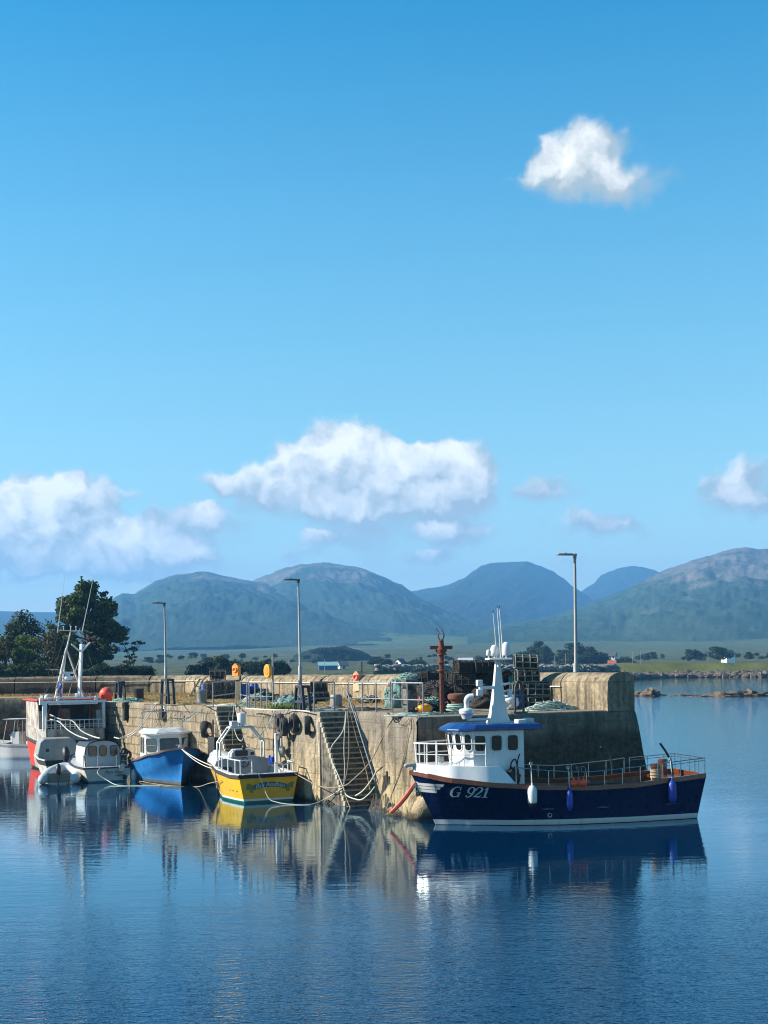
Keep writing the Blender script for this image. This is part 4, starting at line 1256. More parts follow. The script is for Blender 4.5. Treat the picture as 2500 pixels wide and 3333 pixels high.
for x0, y0, zt, ln in ((mx + .02, -.05, 8.05, .1), (mx - .17, .15, 8.2, .1), (mx - .21, -.25, 8.25, .1)):
    mb = MB(); mb.tube([(x0, y0, 6.25), (x0 + .05, y0, 7.2), (x0 + .12, y0, zt)], [.022, .016, .012], 6)
    ao = mb.build('whip_aerial', 'white_gel', G)
    mb = MB(); mb.tube([(x0 + .12, y0, zt), (x0 + .125, y0, zt + .12)], [.02, .008], 6); mb.build('aerial_tip', 'black_paint', ao)
# shelves on the mast
mb = MB(); mb.plate([(mx - .1, -.2, 5.25), (mx - .62, -.1, 5.32), (mx - .62, .1, 5.32), (mx - .1, .2, 5.25)], (0, 0, .05)); mb.build('light_shelf', 'white_gel', G)
mb = MB(); mb.lathe([(.09, 0), (.09, .2), (.05, .26)], (mx - .53, 0, 5.36), 10); mb.build('green_lamp', 'sea_green', G)
mb = MB(); mb.plate([(mx - .1, -.18, 4.72), (mx - .5, -.12, 4.8), (mx - .5, .12, 4.8), (mx - .1, .18, 4.72)], (0, 0, .05)); mb.box((mx - .47, 0, 4.98), (.16, .2, .26)); mb.build('horn_shelf', 'white_gel', G)
mb = MB(); mb.bar((mx + .15, .1, 5.18), (mx + .82, .2, 5.18), .1, .12); mb.box((mx + .8, .2, 5.36), (.22, .22, .24)); mb.box((mx + .8, .2, 5.0), (.22, .22, .24)); mb.build('floodlight_arm', 'white_gel', G, bevel=.02)
mb = MB(); mb.bar((mx + .2, .05, 3.97), (mx + 1.25, .05, 3.97), .2, .08); mb.build('crosstree', 'white_gel', G)
mb = MB(); mb.lathe([(.15, .0), (.19, .06), (.22, .16), (.29, .22), (.30, .33), (.26, .39), (.10, .42), (.09, .58)], (mx + 1.28, .05, 3.99), 16)
cw = mb
mb.tube(spline([(mx + 1.28, .05, 4.56), (mx + 1.28, .05, 4.69), (mx + 1.2, .05, 4.81), (mx + 1.02, .05, 4.83)], 4), [.09, .09, .095, .10, .105, .11, .115, .12, .125, .13, .135, .14, .14], 12)
mb.build('ventilator_cowl', 'white_gel', G)
# side rails along the working deck
def g_rail(side):
    pts = []; posts = []
    ts = [.70, .655, .6, .53, .47, .40, .33, .26, .19]
    for t in ts:
        p = gh.pt(t, gh.zs(t), side); q = Vector((p.x, p.y - side * .05, gh.zs(t) + .18)); pts.append(q)
    hts = [.62, .58, .55, .52, .52, .54, .57, .6, .62]
    mb = MB()
    mb.tube(spline([q + Vector((0, 0, h)) for q, h in zip(pts, hts)], 4), .017, 7)
    for q, h in zip(pts, hts): mb.tube([q, q + Vector((0, 0, h))], .016, 7)
    mb.build('side_rail', 'steel', G)
g_rail(1); g_rail(-1)
mb = MB()
pts = []
for t in (.17, .10, .04, .0): 
    p = gh.pt(t, gh.zs(t)); pts.append(Vector((p.x, p.y - .06, gh.zs(t) + .18)))
tr = [Vector((pts[-1].x, y, pts[-1].z)) for y in (.8, 0, -.8)]
allp = pts + tr + [Vector((q.x, -q.y, q.z)) for q in reversed(pts)]
mb.tube([q + Vector((0, 0, .60)) for q in allp], .018, 7); mb.tube([q + Vector((0, 0, .50)) for q in allp], .013, 6)
for q in allp: mb.tube([q, q + Vector((0, 0, .60))], .016, 7)
mb.build('stern_rail', 'steel', G)
for x, y, z in ((1.55, .85, 1.55), (.55, -.7, 1.6)):
    mb = MB(); mb.lathe([(.17, -.6), (.17, .42), (.2, .45), (.2, .55), (.15, .6)], (x, y, z), 14); b_ = mb.build('mooring_post', 'varnish', G)
    if x > 1:
        mb = MB()
        for i in range(6): mb.ring((x, y, z + .05 + i * .06), .19, .03, (0.1 * (i % 2), 0, 1), 16, 6)
        mb.tube(spline([(x + .15, y + .1, z + .1), (x + .3, y + .15, z - .2), (x + .35, y + .2, z - .5)], 4), .03, 6)
        mb.build('rope_turns', 'rope_tan', b_)
for x, y in ((1.05, 1.3), (2.5, -1.2)):
    mb = MB(); mb.tube(spline([(x, y, 1.6), (x + .05, y, 2.2), (x + .22, y, 2.55), (x + .5, y, 2.95 if x < 2 else 2.7)], 5), .045, 8); mb.build('gallows_arm', 'black_paint', G)
mb = MB(); mb.box((.6, 0, 1.5), (.9, 2.3, .12)); mb.box((3.7, .6, 1.15), (1.5, 1.3, .7)); mb.build('hatch', 'varnish', G, bevel=.02)
for px, py in ((2188, 2607), (1962, 2622), (1785, 2619)):
    x = px_to_x(G, px, 1.7, .6); pts = []
    for k_ in range(5): pts.append(gh.at(x + .22 - k_ * .11, .62 + .0 * k_, 1, .02))
    mb = MB(); mb.tube(pts, .016, 6); mb.build('freeing_port_trim', 'steel', G)
mb = MB(); c = gh.at(px_to_x(G, 1793, 1.7, .4), .38, 1, .01); mb.ring(c, .075, .012, (0, 1, 0)); mb.build('outlet', 'rubber_grey', G)
# registration lettering, cut as slanted serif strokes and laid on the hull
def glyph_poly(strokes):
    out = []
    for pts, ws in strokes:
        p = [Vector((x, y, 0)) for x, y in pts]; sp = spline(p, 5) if len(p) > 2 else p
        w = [interp(i / (len(sp) - 1), [(j / (len(ws) - 1), v) for j, v in enumerate(ws)]) for i in range(len(sp))]
        L, Rr = [], []
        for i, q in enumerate(sp):
            d = (sp[min(i + 1, len(sp) - 1)] - sp[max(i - 1, 0)]).normalized(); nn = Vector((-d.y, d.x, 0))
            L.append(q + nn * w[i] * .66); Rr.append(q - nn * w[i] * .66)
        out.append((L, Rr))
    return out
GL = {
    'G': [([(.70, .80), (.60, .95), (.42, 1.0), (.2, .92), (.06, .7), (.05, .45), (.14, .16), (.36, .0), (.58, .06), (.72, .2)], [.03, .05, .06, .10, .15, .16, .12, .06, .06, .1]),
          ([(.70, .0), (.70, .42)], [.13, .13]), ([(.48, .42), (.86, .42)], [.05, .05]), ([(.73, .62), (.73, 1.0)], [.05, .05])],
    '9': [([(.60, .68), (.52, .42), (.32, .38), (.12, .55), (.12, .8), (.3, .98), (.5, .94), (.62, .72), (.56, .4), (.42, .12), (.2, .0), (.06, .08), (.08, .2)], [.04, .05, .06, .12, .12, .06, .08, .14, .15, .12, .06, .06, .12])],
    '2': [([(.10, .70), (.12, .88), (.32, 1.0), (.55, .9), (.58, .68), (.42, .42), (.18, .2), (.04, .03)], [.12, .07, .05, .1, .15, .11, .06, .05]),
          ([(.04, .05), (.3, .09), (.52, .05), (.64, .24)], [.05, .13, .1, .03])],
    '1': [([(.36, .02), (.36, .98)], [.15, .15]), ([(.08, .76), (.22, .84), (.34, .98)], [.04, .04, .05]), ([(.10, .025), (.62, .025)], [.05, .05])],
}
def hull_letters(word, x0, z0, size, name, mat, step=.66):
    mb = MB(); cx = 0
    for ch in word:
        if ch == ' ': cx += .36; continue
        for L, Rr in glyph_poly(GL[ch]):
            vs = []
            for a, b in zip(L, Rr):
                for q in (a, b):
                    u = (cx + q.x + .10 * q.y) * size; w = q.y * size
                    vs.append(gh.at(x0 - u, z0 + w + (-u) * .02, 1, .012))
            mb.add(vs, [(2 * i, 2 * i + 1, 2 * i + 3, 2 * i + 2) for i in range(len(L) - 1)])
        cx += .98 if ch == 'G' else step
    return mb.build(name, mat, G, smooth=False)
lx = px_to_x(G, 1464, .9, 1.4)
hull_letters('G 921', lx, 1.13, .40, 'registration_lettering', 'white_paint')
# white flash and roundel at the bow
mb = MB()
for i in range(3):
    z1 = 1.63 - i * .125; z0_ = z1 - .105
    xa = px_to_x(G, 1362 + i * 4, .3, 1.5); xb = px_to_x(G, 1441 - i * 7, .8, 1.5)
    pts = []
    n_ = 14
    for k_ in range(n_ + 1):
        x = lerp(xa, xb, k_ / n_); pts += [gh.at(x, z1 - .0 - .02 * k_ / n_, 1, .012), gh.at(x + .02 * (k_ / n_), z0_ - .02 * k_ / n_, 1, .012)]
    mb.add(pts, [(2 * j, 2 * j + 2, 2 * j + 3, 2 * j + 1) for j in range(n_)])
mb.build('bow_flash', 'white_paint', G, smooth=False)
mb = MB(); rc = px_to_x(G, 1358, .2, 1.45); pts = []
for j in range(24):
    a = 2 * math.pi * j / 24
    for rr in (.20, .165): pts.append(gh.at(rc + .55 * rr * math.cos(a), 1.47 + rr * math.sin(a), 1, .016))
mb.add(pts, [(2 * j, 2 * j + 1, 2 * ((j + 1) % 24) + 1, 2 * ((j + 1) % 24)) for j in range(24)])
b0 = [gh.at(rc + dx, 1.47 + dz_, 1, .016) for dx, dz_ in ((.05, -.13), (.02, -.13), (.02, .13), (.05, .13))]
mb.add(b0, [(0, 1, 2, 3)])
b0 = [gh.at(rc + dx, 1.47 + dz_, 1, .016) for dx, dz_ in ((.02, .0), (-.06, -.05), (-.06, -.01), (.02, .05))]
mb.add(b0, [(0, 1, 2, 3)])
mb.build('bow_roundel', 'white_paint', G, smooth=False)

def fender(boat, hull, px, z, ln, r, mat, label, side=1, tip=None, up=1.0, y=1.85):
    x = px_to_x(boat, px, y, z)
    p = hull.at(x, z, side, r + .03)
    w = LW(boat, p)
    t = thing('boat_fender', label, 'fender', w, boat.rotation_euler[2])
    mb = MB(); h = ln / 2
    mb.lathe([(.02, -h), (r * .55, -h + .05), (r * .92, -h + .16), (r, -h + .26), (r, h - .26), (r * .92, h - .14), (r * .5, h - .03), (.035, h), (.03, h + .08)], (0, 0, 0), 16)
    mb.build('body', mat, t)
    if tip:
        mb = MB(); mb.lathe([(.01, -h - .06), (r * .6, -h + .02), (r * .94, -h + .14), (r * .94, -h + .16), (.05, -h + .17)], (0, 0, 0), 16); mb.build('end_cap', tip, t)
    top = gh.zs(x / 10.17) if hull is gh else z + 1
    mb = MB(); mb.tube([(0, 0, h + .05), (0, -.12 * side, h + .05 + up)], .018, 6); mb.ring((0, -.12 * side, h + .05 + up), .05, .02, (0, 1, .3), 10, 6); mb.build('lanyard', 'rope_white', t)
    return t
fender(G, gh, 1731, 1.15, .82, .18, 'white_gel', 'white cylindrical fender hanging beside the wheelhouse of the navy boat', tip='black_rubber', up=.75)
fender(G, gh, 1852, .95, .82, .125, 'fender_blue', 'slim blue fender hanging amidships next to three red floats', up=.75)
fender(G, gh, 2191, 1.1, .92, .16, 'fender_blue', 'blue fender hanging near the stern of the navy boat', up=.75)
for i, (px, py) in enumerate(((1867, 2548), (1885, 2547), (1899, 2549))):
    x = px_to_x(G, px, 1.85, 1.6); w = LW(G, (x, 1.86 - .05 * (i % 2), 1.57))
    t = thing('net_float', 'small red ball float tied in a cluster to the navy boat\'s rail', 'float', w, 0, 'red floats on the navy boat rail')
    mb = MB(); mb.ell((0, 0, 0), (.145, .145, .145), 16, 10); mb.lathe([(.04, .13), (.035, .2)], (0, 0, 0), 8); mb.build('ball', 'buoy_red', t)
    mb = MB(); mb.tube(spline([(0, 0, .18), (.05 * (i - 1), .0, .35), (.08 * (i - 1), 0, .55), (-.08, .05, .62), (-.05, 0, .45)], 4), .014, 5); mb.build('lanyard', 'rope_tan', t)
# black oilskins / net bag hung on the rail by the wheelhouse
x = px_to_x(G, 1670, 1.5, 1.8)
mb = MB(); mb.ell((0, 0, -.02), (.3, .14, .42), 18, 12, .35, 2.2, 9); mb.tube(spline([(.1, .02, .3), (.05, .05, .6), (-.12, .0, .7), (-.2, .02, .35)], 4), .03, 6); mb.tube(spline([(-.15, .0, .3), (-.22, .04, .75), (-.3, 0, .9)], 4), .025, 6)
o = mb.build('net_bag', 'net_black', ang=180); o.location = LW(G, (x, 1.45, 1.80)); o.rotation_euler = (0, 0, G.rotation_euler[2])
tag(o, 'bundle of black netting tied to the rail behind the wheelhouse', 'net')

# ================================================================ yellow half-decker
yt0, yt1 = Vector((-6.5, 62.5, 0)), Vector((-3.95, 63.75, 0))
yc = (yt0 + yt1) / 2; yd = Vector((-.44, .898, 0))
yb = thing('half_decker', 'yellow half-deck boat with green boot top and arched frame, stern to the camera', 'boat', yc, math.atan2(yd.y, yd.x))
YL = 6.3
yh_ = Hull(YL, .7, [(0, 1.17), (.15, 1.15), (.4, 1.26), (.7, 1.5), (1, 1.85)], [(0, 1.40), (.15, 1.5), (.4, 1.52), (.7, 1.2), (.88, .6), (1, .03)],
           [(0, 1.16), (.15, 1.24), (.4, 1.22), (.65, .8), (.85, .3), (1, .02)], 1.0, rake=.02)
rows = [(-.1, 0), (.10, 0), (.19, 1)] + [(('f', f), 2) for f in (.2, .4, .6, .8, 1.0)]
yh_.mesh(rows, 36).build('hull', ['sea_green', 'white_gel', 'boat_yellow'], yb, ang=50)
yh_.cap(.09, .17, -.07, out=.045).build('rubbing_strake', 'black_rubber', yb, smooth=False, bevel=.02)
yh_.cap(.24, .035, .10, out=.02).build('gunwale', 'white_gel', yb, smooth=False)
yh_.deck(lambda t: .45, .03, 0, .66).build('cockpit_sole', 'grey_paint', yb)
yh_.strip(lambda t: .45, lambda t: yh_.zs(t) + .05, .08, 0, .7).build('bulwark_lining', 'pale_grey', yb)
bx = 3.1
mb = MB()
pb = yh_.pt(.5, yh_.zs(.5))
mb.plate([(bx, 1.35, .45), (bx, -1.35, .45), (bx, -1.46, 1.42), (bx, -1.35, 1.72), (bx, -.7, 1.86), (bx, .7, 1.86), (bx, 1.35, 1.72), (bx, 1.46, 1.42)], (.08, 0, 0)); mb.build('bulkhead', 'grey_paint', yb, bevel=.02)
mb = MB(); vs = []
n = 14
for i in range(n + 1):
    t = lerp(.5, .985, i / n); p = yh_.pt(t, yh_.zs(t)); w = max(.02, p.y - .08); zt = yh_.zs(t) + .12
    vs += [(p.x, w, zt - .03), (p.x, w * .85, zt + .32 * (1 - i / n)), (p.x, 0, zt + .42 * (1 - i / n)), (p.x, -w * .85, zt + .32 * (1 - i / n)), (p.x, -w, zt - .03)]
mb.add(vs, [(5 * i + k, 5 * i + 5 + k, 5 * i + 6 + k, 5 * i + 1 + k) for i in range(n) for k in range(4)]); mb.build('cuddy', 'white_gel', yb, ang=60)
mb = MB(); mb.rrect((bx - .006, .88, 1.0), (0, 1, 0), (0, 0, 1), .58, .86, .1, -.012); mb.build('doorway', 'black_paint', yb)
# console with wheel
mb = MB(); mb.plate([(bx + .02, .62, 1.8), (bx + .02, -.62, 1.8), (bx + .02, -.56, 2.12), (bx + .02, -.3, 2.22), (bx + .02, .4, 2.22), (bx + .02, .6, 2.05)], (.5, 0, 0)); mb.build('console', 'pale_grey', yb, bevel=.02)
mb = MB(); mb.rrect((bx, .12, 2.03), (0, 1, 0), (0, 0, 1), .62, .26, .05, -.02); mb.rrect((bx, -.42, 2.0), (0, 1, 0), (0, 0, 1), .16, .14, .02, -.02); mb.ell((bx, .0, 2.3), (.1, .1, .12)); mb.build('instrument_panel', 'black_paint', yb)
mb = MB(); mb.ring((bx - .18, .05, 1.62), .225, .022, (1, 0, 0), 28, 8)
for a in range(5):
    q = R(72 * a); mb.tube([(bx - .18, .05, 1.62), (bx - .18, .05 + .22 * math.cos(q), 1.62 + .22 * math.sin(q))], .012, 5)
mb.tube([(bx - .2, .05, 1.62), (bx, .05, 1.62)], .03, 8); mb.build('steering_wheel', 'black_paint', yb)
# arch
ax_ = bx + .1
mb = MB()
arch = [(1.12, 1.55), (1.12, 2.55), (.62, 3.22), (-.5, 3.22), (-1.05, 2.55), (-1.05, 1.62)]
for dx in (0, .42): mb.tube([(ax_ + dx, y, z) for y, z in arch], .045, 8)
for y, z in arch[1:5]: mb.tube([(ax_, y, z), (ax_ + .42, y, z)], .035, 7)
mb.build('arch', 'white_paint', yb)
mb = MB(); mb.plate([(ax_ - .02, -.42, 3.27), (ax_ - .02, -1.08, 2.57), (ax_ + .44, -1.08, 2.57), (ax_ + .44, -.42, 3.27)], (0, .03, .04)); mb.build('arch_plate', 'grey_paint', yb)
mb = MB(); mb.plate([(ax_, .6, 3.25), (ax_ + .4, .6, 3.25), (ax_ + .4, -.5, 3.25), (ax_, -.5, 3.25)], (0, 0, .04)); mb.box((ax_ + .1, .42, 3.42), (.3, .3, .2)); mb.build('arch_shelf', 'pale_grey', yb)
mb = MB(); mb.lathe([(.06, 0), (.06, .06), (.19, .08), (.2, .14), (.2, .56), (.19, .6), (.06, .62)], (ax_ + .2, -.02, 3.29), 18); mb.build('radar_reflector', 'white_gel', yb)
mb = MB(); mb.tube([(ax_ + .2, -.02, 3.9), (ax_ + .22, -.02, 4.25)], .012, 5); mb.build('aerial', 'white_gel', yb)
# quarter rails
mb = MB()
pts = []
for t in (.42, .34, .22, .09, .01): 
    p = yh_.pt(t, yh_.zs(t)); pts.append(Vector((p.x + .06, p.y - .12, yh_.zs(t) + .13)))
pts += [Vector((pts[-1].x, pts[-1].y - .55, pts[-1].z))]
tops = [q + Vector((0, 0, h)) for q, h in zip(pts, (.52, .6, .62, .62, .60, .60))]
mb.tube(tops, .03, 7); mb.tube([pts[0], tops[0]], .03, 7)
for i in (1, 2, 3, 4, 5): mb.tube([pts[i], tops[i]], .03, 7)
mb.build('quarter_rail', 'white_paint', yb)
mb = MB()
pts = [Vector((.9, -1.3, 1.25)), Vector((.12, -1.25, 1.25)), Vector((.1, -.75, 1.25)), Vector((.1, -.35, 1.25))]
mb.tube([q + Vector((0, 0, h)) for q, h in zip(pts, (.5, .5, .38, .5))], .03, 7)
for q, h in zip(pts, (.5, .5, .38, .5)): mb.tube([q, q + Vector((0, 0, h))], .03, 7)
mb.build('quarter_rail', 'white_paint', yb)
# hauler post with block, and blue drum
mb = MB(); mb.bar((2.0, -1.18, .5), (2.0, -1.18, 2.95), .12, .12); mb.bar((2.0, -1.14, 2.9), (2.0, -1.62, 2.9), .12, .12); mb.build('hauler_post', 'white_paint', yb, bevel=.015)
mb = MB(); mb.ring((2.0, -1.45, 2.2), .14, .07, (.4, 1, 0), 16, 8); mb.ell((2.0, -1.45, 2.2), (.15, .08, .15)); mb.box((2.0, -1.45, 2.45), (.06, .07, .55)); mb.build('hauler_block', 'rubber_grey', yb)
mb = MB(); mb.lathe([(.05, -.12), (.24, -.1), (.12, -.02), (.12, .04), (.24, .12), (.05, .13)], (2.35, -1.1, 1.72), 16, M=Matrix.Rotation(R(90), 3, 'X')); mb.build('hauler_drum', 'fender_blue', yb)
# name on the transom: a painted ribbon with lettering
def transom_pt(u, w, off=.012):      # u to the viewer's right is local -y
    return Vector((-.02 * min(1, max(0, w / 1.17)) * 1 - off, -u, w))
def arcz(u): return .66 + .16 * (1 - (u / .9) ** 2)
mb = MB(); n = 20
vs = []
for i in range(n + 1):
    u = lerp(-.78, .82, i / n) + .06; vs += [transom_pt(u, arcz(u - .04) + .10), transom_pt(u, arcz(u - .04) - .13)]
mb.add(vs, [(2 * i, 2 * i + 1, 2 * i + 3, 2 * i + 2) for i in range(n)])
mb.build('name_ribbon', 'sea_green', yb, smooth=False)
mk('ribbon_olive', (.17, .19, .05), (.12, .14, .04), 4, .4, bump=.02)
mb = MB()
for c, h, sh in ((-.82, .30, .02), (.92, .30, .02), (-.98, .24, .13), (1.08, .24, .13)):
    w = .08; vs = [transom_pt(c + a * w, .60 + sh + b * h / 2, .014) for a, b in ((-1, -1), (1, -1), (1, 1), (-1, 1))]
    mb.add(vs, [(0, 1, 2, 3)])
    mb.add([transom_pt(c + .05 + .09 * math.cos(R(a)), .60 + sh + h / 2 - .03 + .07 * math.sin(R(a)), .016) for a in range(0, 360, 24)], [tuple(range(15))])
mb.build('ribbon_scrolls', 'ribbon_olive', yb, smooth=False)
tv, tf = text_mesh('Bay Aodhán', .30, .28, .004, 1.05)
wmax = max(v.x for v in tv)
mb = MB(); mb.add([transom_pt((v.x / wmax - .5) * 1.42 + .06, arcz((v.x / wmax - .5) * 1.42) - .10 + v.y * .95, .02) for v in tv], tf)
mb.build('name_lettering', 'pale_grey', yb, smooth=False)
mb = MB()
for x in (1.3, .9, .5):
    c = yh_.at(x, .52, 1, .008); mb.box(c, (.1, .02, .035))
mb.build('scuppers', 'black_paint', yb)
for (px, py) in ():
    pass

# ================================================================ blue boat, bow to the camera
bd_ = Vector((.375, -.927, 0)).normalized()          # bow direction
bow_w = Vector((-10.45, 72.2, 0))
BL = 6.3
bb = thing('cabin_boat', 'bright blue motor boat with white cabin, bow pointing at the camera', 'boat', bow_w - bd_ * BL, math.atan2(bd_.y, bd_.x))
bh = Hull(BL, .75, [(0, 1.0), (.2, 1.02), (.5, 1.22), (.8, 1.62), (1, 1.98)], [(0, 1.42), (.2, 1.55), (.5, 1.62), (.75, 1.42), (.9, .95), (1, .02)],
          [(0, 1.2), (.3, 1.25), (.55, 1.05), (.8, .5), (.93, .18), (1, .01)], 1.0, chine=(.45, .8))
rows = [(-.1, 0), (.06, 0), (.20, 1)] + [(('f', f), 2) for f in (.1, .2, .3, .4, .5, .6, .7, .8, .9, 1.0)]
bh.mesh(rows, 44).build('hull', ['antifoul', 'boot_grey', 'boat_blue'], bb, ang=28)
bh.cap(.1, .1, -.05, out=.05).build('rubbing_strake', 'brown_rail', bb, smooth=False)
bh.deck(lambda t: bh.zs(t) + .03, .02, .28, .99, camber=.12).build('foredeck', 'white_gel', bb)
bh.deck(lambda t: .5, .05, 0, .34).build('cockpit_sole', 'pale_grey', bb)
bh.strip(lambda t: .5, lambda t: bh.zs(t) + .03, .1, 0, .3).build('coaming', 'white_gel', bb)
# wheelhouse with three raked front windows
x0, x1 = 2.0, 4.0
pt_ = [(x0, 1.12), (3.35, 1.16), (3.75, .62)]
pb_ = [(x0, 1.18), (3.55, 1.22), (4.15, .66)]
def loop2(pl): return pl + [(x, -y) for x, y in reversed(pl)]
lt2, lb2 = loop2(pt_), loop2(pb_); zb_, zt_ = 1.1, 2.55
mb = MB(); k = len(lt2)
mb.add([(x, y, zb_) for x, y in lb2] + [(x, y, zt_) for x, y in lt2], [(i, (i + 1) % k, (i + 1) % k + k, i + k)[::-1] for i in range(k)])
mb.build('cabin', 'white_gel', bb, smooth=False, bevel=.03)
def fac2(i, u, v):
    b0, b1, t0, t1 = (Vector((*lb2[i], zb_)), Vector((*lb2[(i + 1) % k], zb_)), Vector((*lt2[i], zt_)), Vector((*lt2[(i + 1) % k], zt_)))
    return lerp(lerp(b0, b1, u), lerp(t0, t1, u), v)
for i, specs in ((1, [(.5, .60, .56, .66)]), (2, [(.5, .60, .98, .66)]), (3, [(.5, .60, .56, .66)]), (0, [(.26, .58, .30, .78), (.66, .58, .36, .78)]), (4, [(.74, .58, .30, .78), (.34, .58, .36, .78)])):
    for (u, v, w, h) in specs:
        c = fac2(i, u, v); ux = fac2(i, 1, v) - fac2(i, 0, v); uy = fac2(i, u, .9) - fac2(i, u, .3)
        nn = ux.cross(uy); nn = nn if nn.dot(c - Vector((2.9, 0, 1.8))) > 0 else -nn
        window(bb, c + nn.normalized() * .004, ux, uy, w if i in (0, 4) else min(w, ux.length * .82), h, .09, frame='black_rubber', glass='smoked', fw=.025, nrm=nn)
mb = MB()
rt2 = loop2([(1.85, 1.2), (3.5, 1.26), (4.0, .7)]); rt3 = loop2([(1.9, .95), (3.3, .95), (3.65, .5)]); k = len(rt2)
mb.add([(x, y, zt_ - .02) for x, y in rt2] + [(x, y, zt_ + .07) for x, y in rt2] + [(x, y, zt_ + .26) for x, y in rt3],
       [(i + q * k, (i + 1) % k + q * k, (i + 1) % k + (q + 1) * k, i + (q + 1) * k)[::-1] for q in (0, 1) for i in range(k)] + [tuple(range(k)), tuple(reversed([2 * k + i for i in range(k)]))])
mb.build('roof', 'white_gel', bb, smooth=False, bevel=.03)
mb = MB(); mb.tube(spline([(2.1, 1.05, zt_), (2.1, 1.05, zt_ + .95), (2.1, .9, zt_ + 1.12), (2.1, -.9, zt_ + 1.12), (2.1, -1.05, zt_ + .95), (2.1, -1.05, zt_)], 5), .025, 7)
for y in (-.5, .2, .6): mb.tube([(2.1, y, zt_), (2.1, y, zt_ + 1.12)], .012, 5)
mb.build('roof_rack', 'steel', bb)
mb = MB(); mb.lathe([(.04, 0), (.04, .12), (.1, .14), (.1, .3), (.03, .36)], (2.1, .2, zt_ + 1.12), 12); mb.build('masthead_light', 'white_gel', bb)
mb = MB()
pts = [Vector((bh.pt(t, bh.zs(t)).x, bh.pt(t, bh.zs(t)).y - .1, bh.zs(t) + .05)) for t in (.5, .68, .85)]
for sd in (1, -1):
    q = [Vector((p.x, p.y * sd, p.z)) for p in pts]; mb.tube([p + Vector((0, 0, .7 - i * .2)) for i, p in enumerate(q)], .014, 6)
    for i, p in enumerate(q): mb.tube([p, p + Vector((0, 0, .7 - i * .2))], .014, 6)
mb.build('hand_rails', 'steel', bb)
mb = MB(); mb.tube([(5.9, 0, 1.95), (6.1, 0, 2.15)], .05, 8); mb.tube([(6.05, -.18, 2.08), (6.05, .18, 2.08)], .03, 6); mb.build('samson_post', 'steel', bb)

# ================================================================ small cabin boat with name on the transom
md = Vector((-.42, .907, 0))
mk_c = Vector((-14.75, 75.0, 0))
mc = thing('cabin_cruiser', 'small cream cabin boat with three rear windows and its name on the transom', 'boat', mk_c, math.atan2(md.y, md.x))
mh = Hull(5.8, .5, [(0, .74), (.3, .78), (.7, 1.0), (1, 1.3)], [(0, 1.25), (.2, 1.4), (.5, 1.42), (.8, .85), (1, .02)], [(0, 1.02), (.2, 1.2), (.5, 1.15), (.8, .5), (1, .01)], 1.0, rake=.05)
mh.mesh([(-.1, 0), (.08, 0)] + [(('f', f), 1) for f in (.15, .3, .45, .6, .75, .9, 1.0)], 34).build('hull', ['antifoul_teal', 'cream_hull'], mc, ang=50)
mh.cap(.1, .08, -.02, out=.05).build('rubbing_strake', 'dark_blue_frame', mc, smooth=False)
mh.deck(lambda t: mh.zs(t) + .03, .03, 0, .99, camber=.03).build('deck', 'pale_grey', mc)
cx0 = .95
sec = [(.95, .8), (1.0, 1.35), (.92, 1.8), (.72, 2.05), (.35, 2.16), (0, 2.19)]
sec = sec + [(-y, z) for y, z in reversed(sec[:-1])]
mb = MB(); k = len(sec)
mb.add([(cx0, y, z) for y, z in sec] + [(3.6, y * .9, min(z, 2.0) if z > 1 else z) for y, z in sec], [(i, i + 1, i + 1 + k, i + k) for i in range(k - 1)] + [tuple(range(k)), tuple(reversed(range(k, 2 * k)))])
mb.build('cabin', 'pale_grey', mc, ang=40)
mb = MB(); rim = [Vector((cx0 - .03, y, z)) for y, z in sec]; mb.tube(rim, .035, 6); mb.add([(cx0 - .1, y * 1.02, z + .03) for y, z in sec[2:-2]] + [(3.7, y * .92, min(z, 2.0) + .03) for y, z in sec[2:-2]], [(i, i + 1, i + 1 + k - 4, i + k - 4) for i in range(k - 5)])
mb.build('canopy_edge', 'dark_blue_frame', mc)
for y, w in ((.56, .42), (0, .36), (-.58, .36)):
    window(mc, (cx0 - .006, y, 1.62), (0, 1, 0), (0, 0, 1), w, .52, .12, frame='black_rubber', glass='smoked', fw=.025, nrm=(-1, 0, 0))
mb = MB()
rp = [Vector((.75, 1.1, .8)), Vector((.08, 1.1, .8)), Vector((.06, .5, .8))]
for sd in (1, -1):
    q = [Vector((p.x, p.y * sd, p.z)) for p in rp]; mb.tube([p + Vector((0, 0, .62)) for p in q], .018, 6); mb.tube([p + Vector((0, 0, .3)) for p in q], .014, 6)
    for p in q: mb.tube([p, p + Vector((0, 0, .62))], .018, 6)
mb.build('stern_rail', 'steel', mc)
tv, tf = text_mesh('Mary Kate', .24, .35, .0, 1.0); wm = max(v.x for v in tv)
mb = MB(); mb.add([(-.05 - .012 - .0, .18 - (v.x / wm) * .98, .46 + v.y * .95) for v in tv], tf)
tv, tf = text_mesh('GALWAY', .16, .0, .003, 1.0); wm = max(v.x for v in tv)
mb.add([(-.062, -.42 - (v.x / wm) * .56, .30 + v.y) for v in tv], tf); mb.build('name_lettering', 'dark_blue_frame', mc, smooth=False)
mb = MB(); mb.box((-.1, -.9, .22), (.12, .18, .22)); mb.build('exhaust_box', 'black_rubber', mc)
mb = MB(); mb.box((-.1, -.75, .72), (.08, .3, .34)); mb.build('outboard_bracket', 'cream_hull', mc, bevel=.01)
mb = MB()
for y, z, a in ((-1.02, 1.25, .3), (-1.2, 1.12, .5)):
    mb.ring((.45, y, z + .25), .2, .07, (1, .3, 0), 16, 8); mb.tube([(.4, y + .05, z + .2), (.3, y - .15, z - .5)], .03, 6)
mb.tube(spline([(.3, -1.05, .9), (.2, -1.2, 1.3), (.25, -1.3, 1.0), (.2, -1.1, .85), (.3, -1.0, 1.2)], 5), .025, 6)
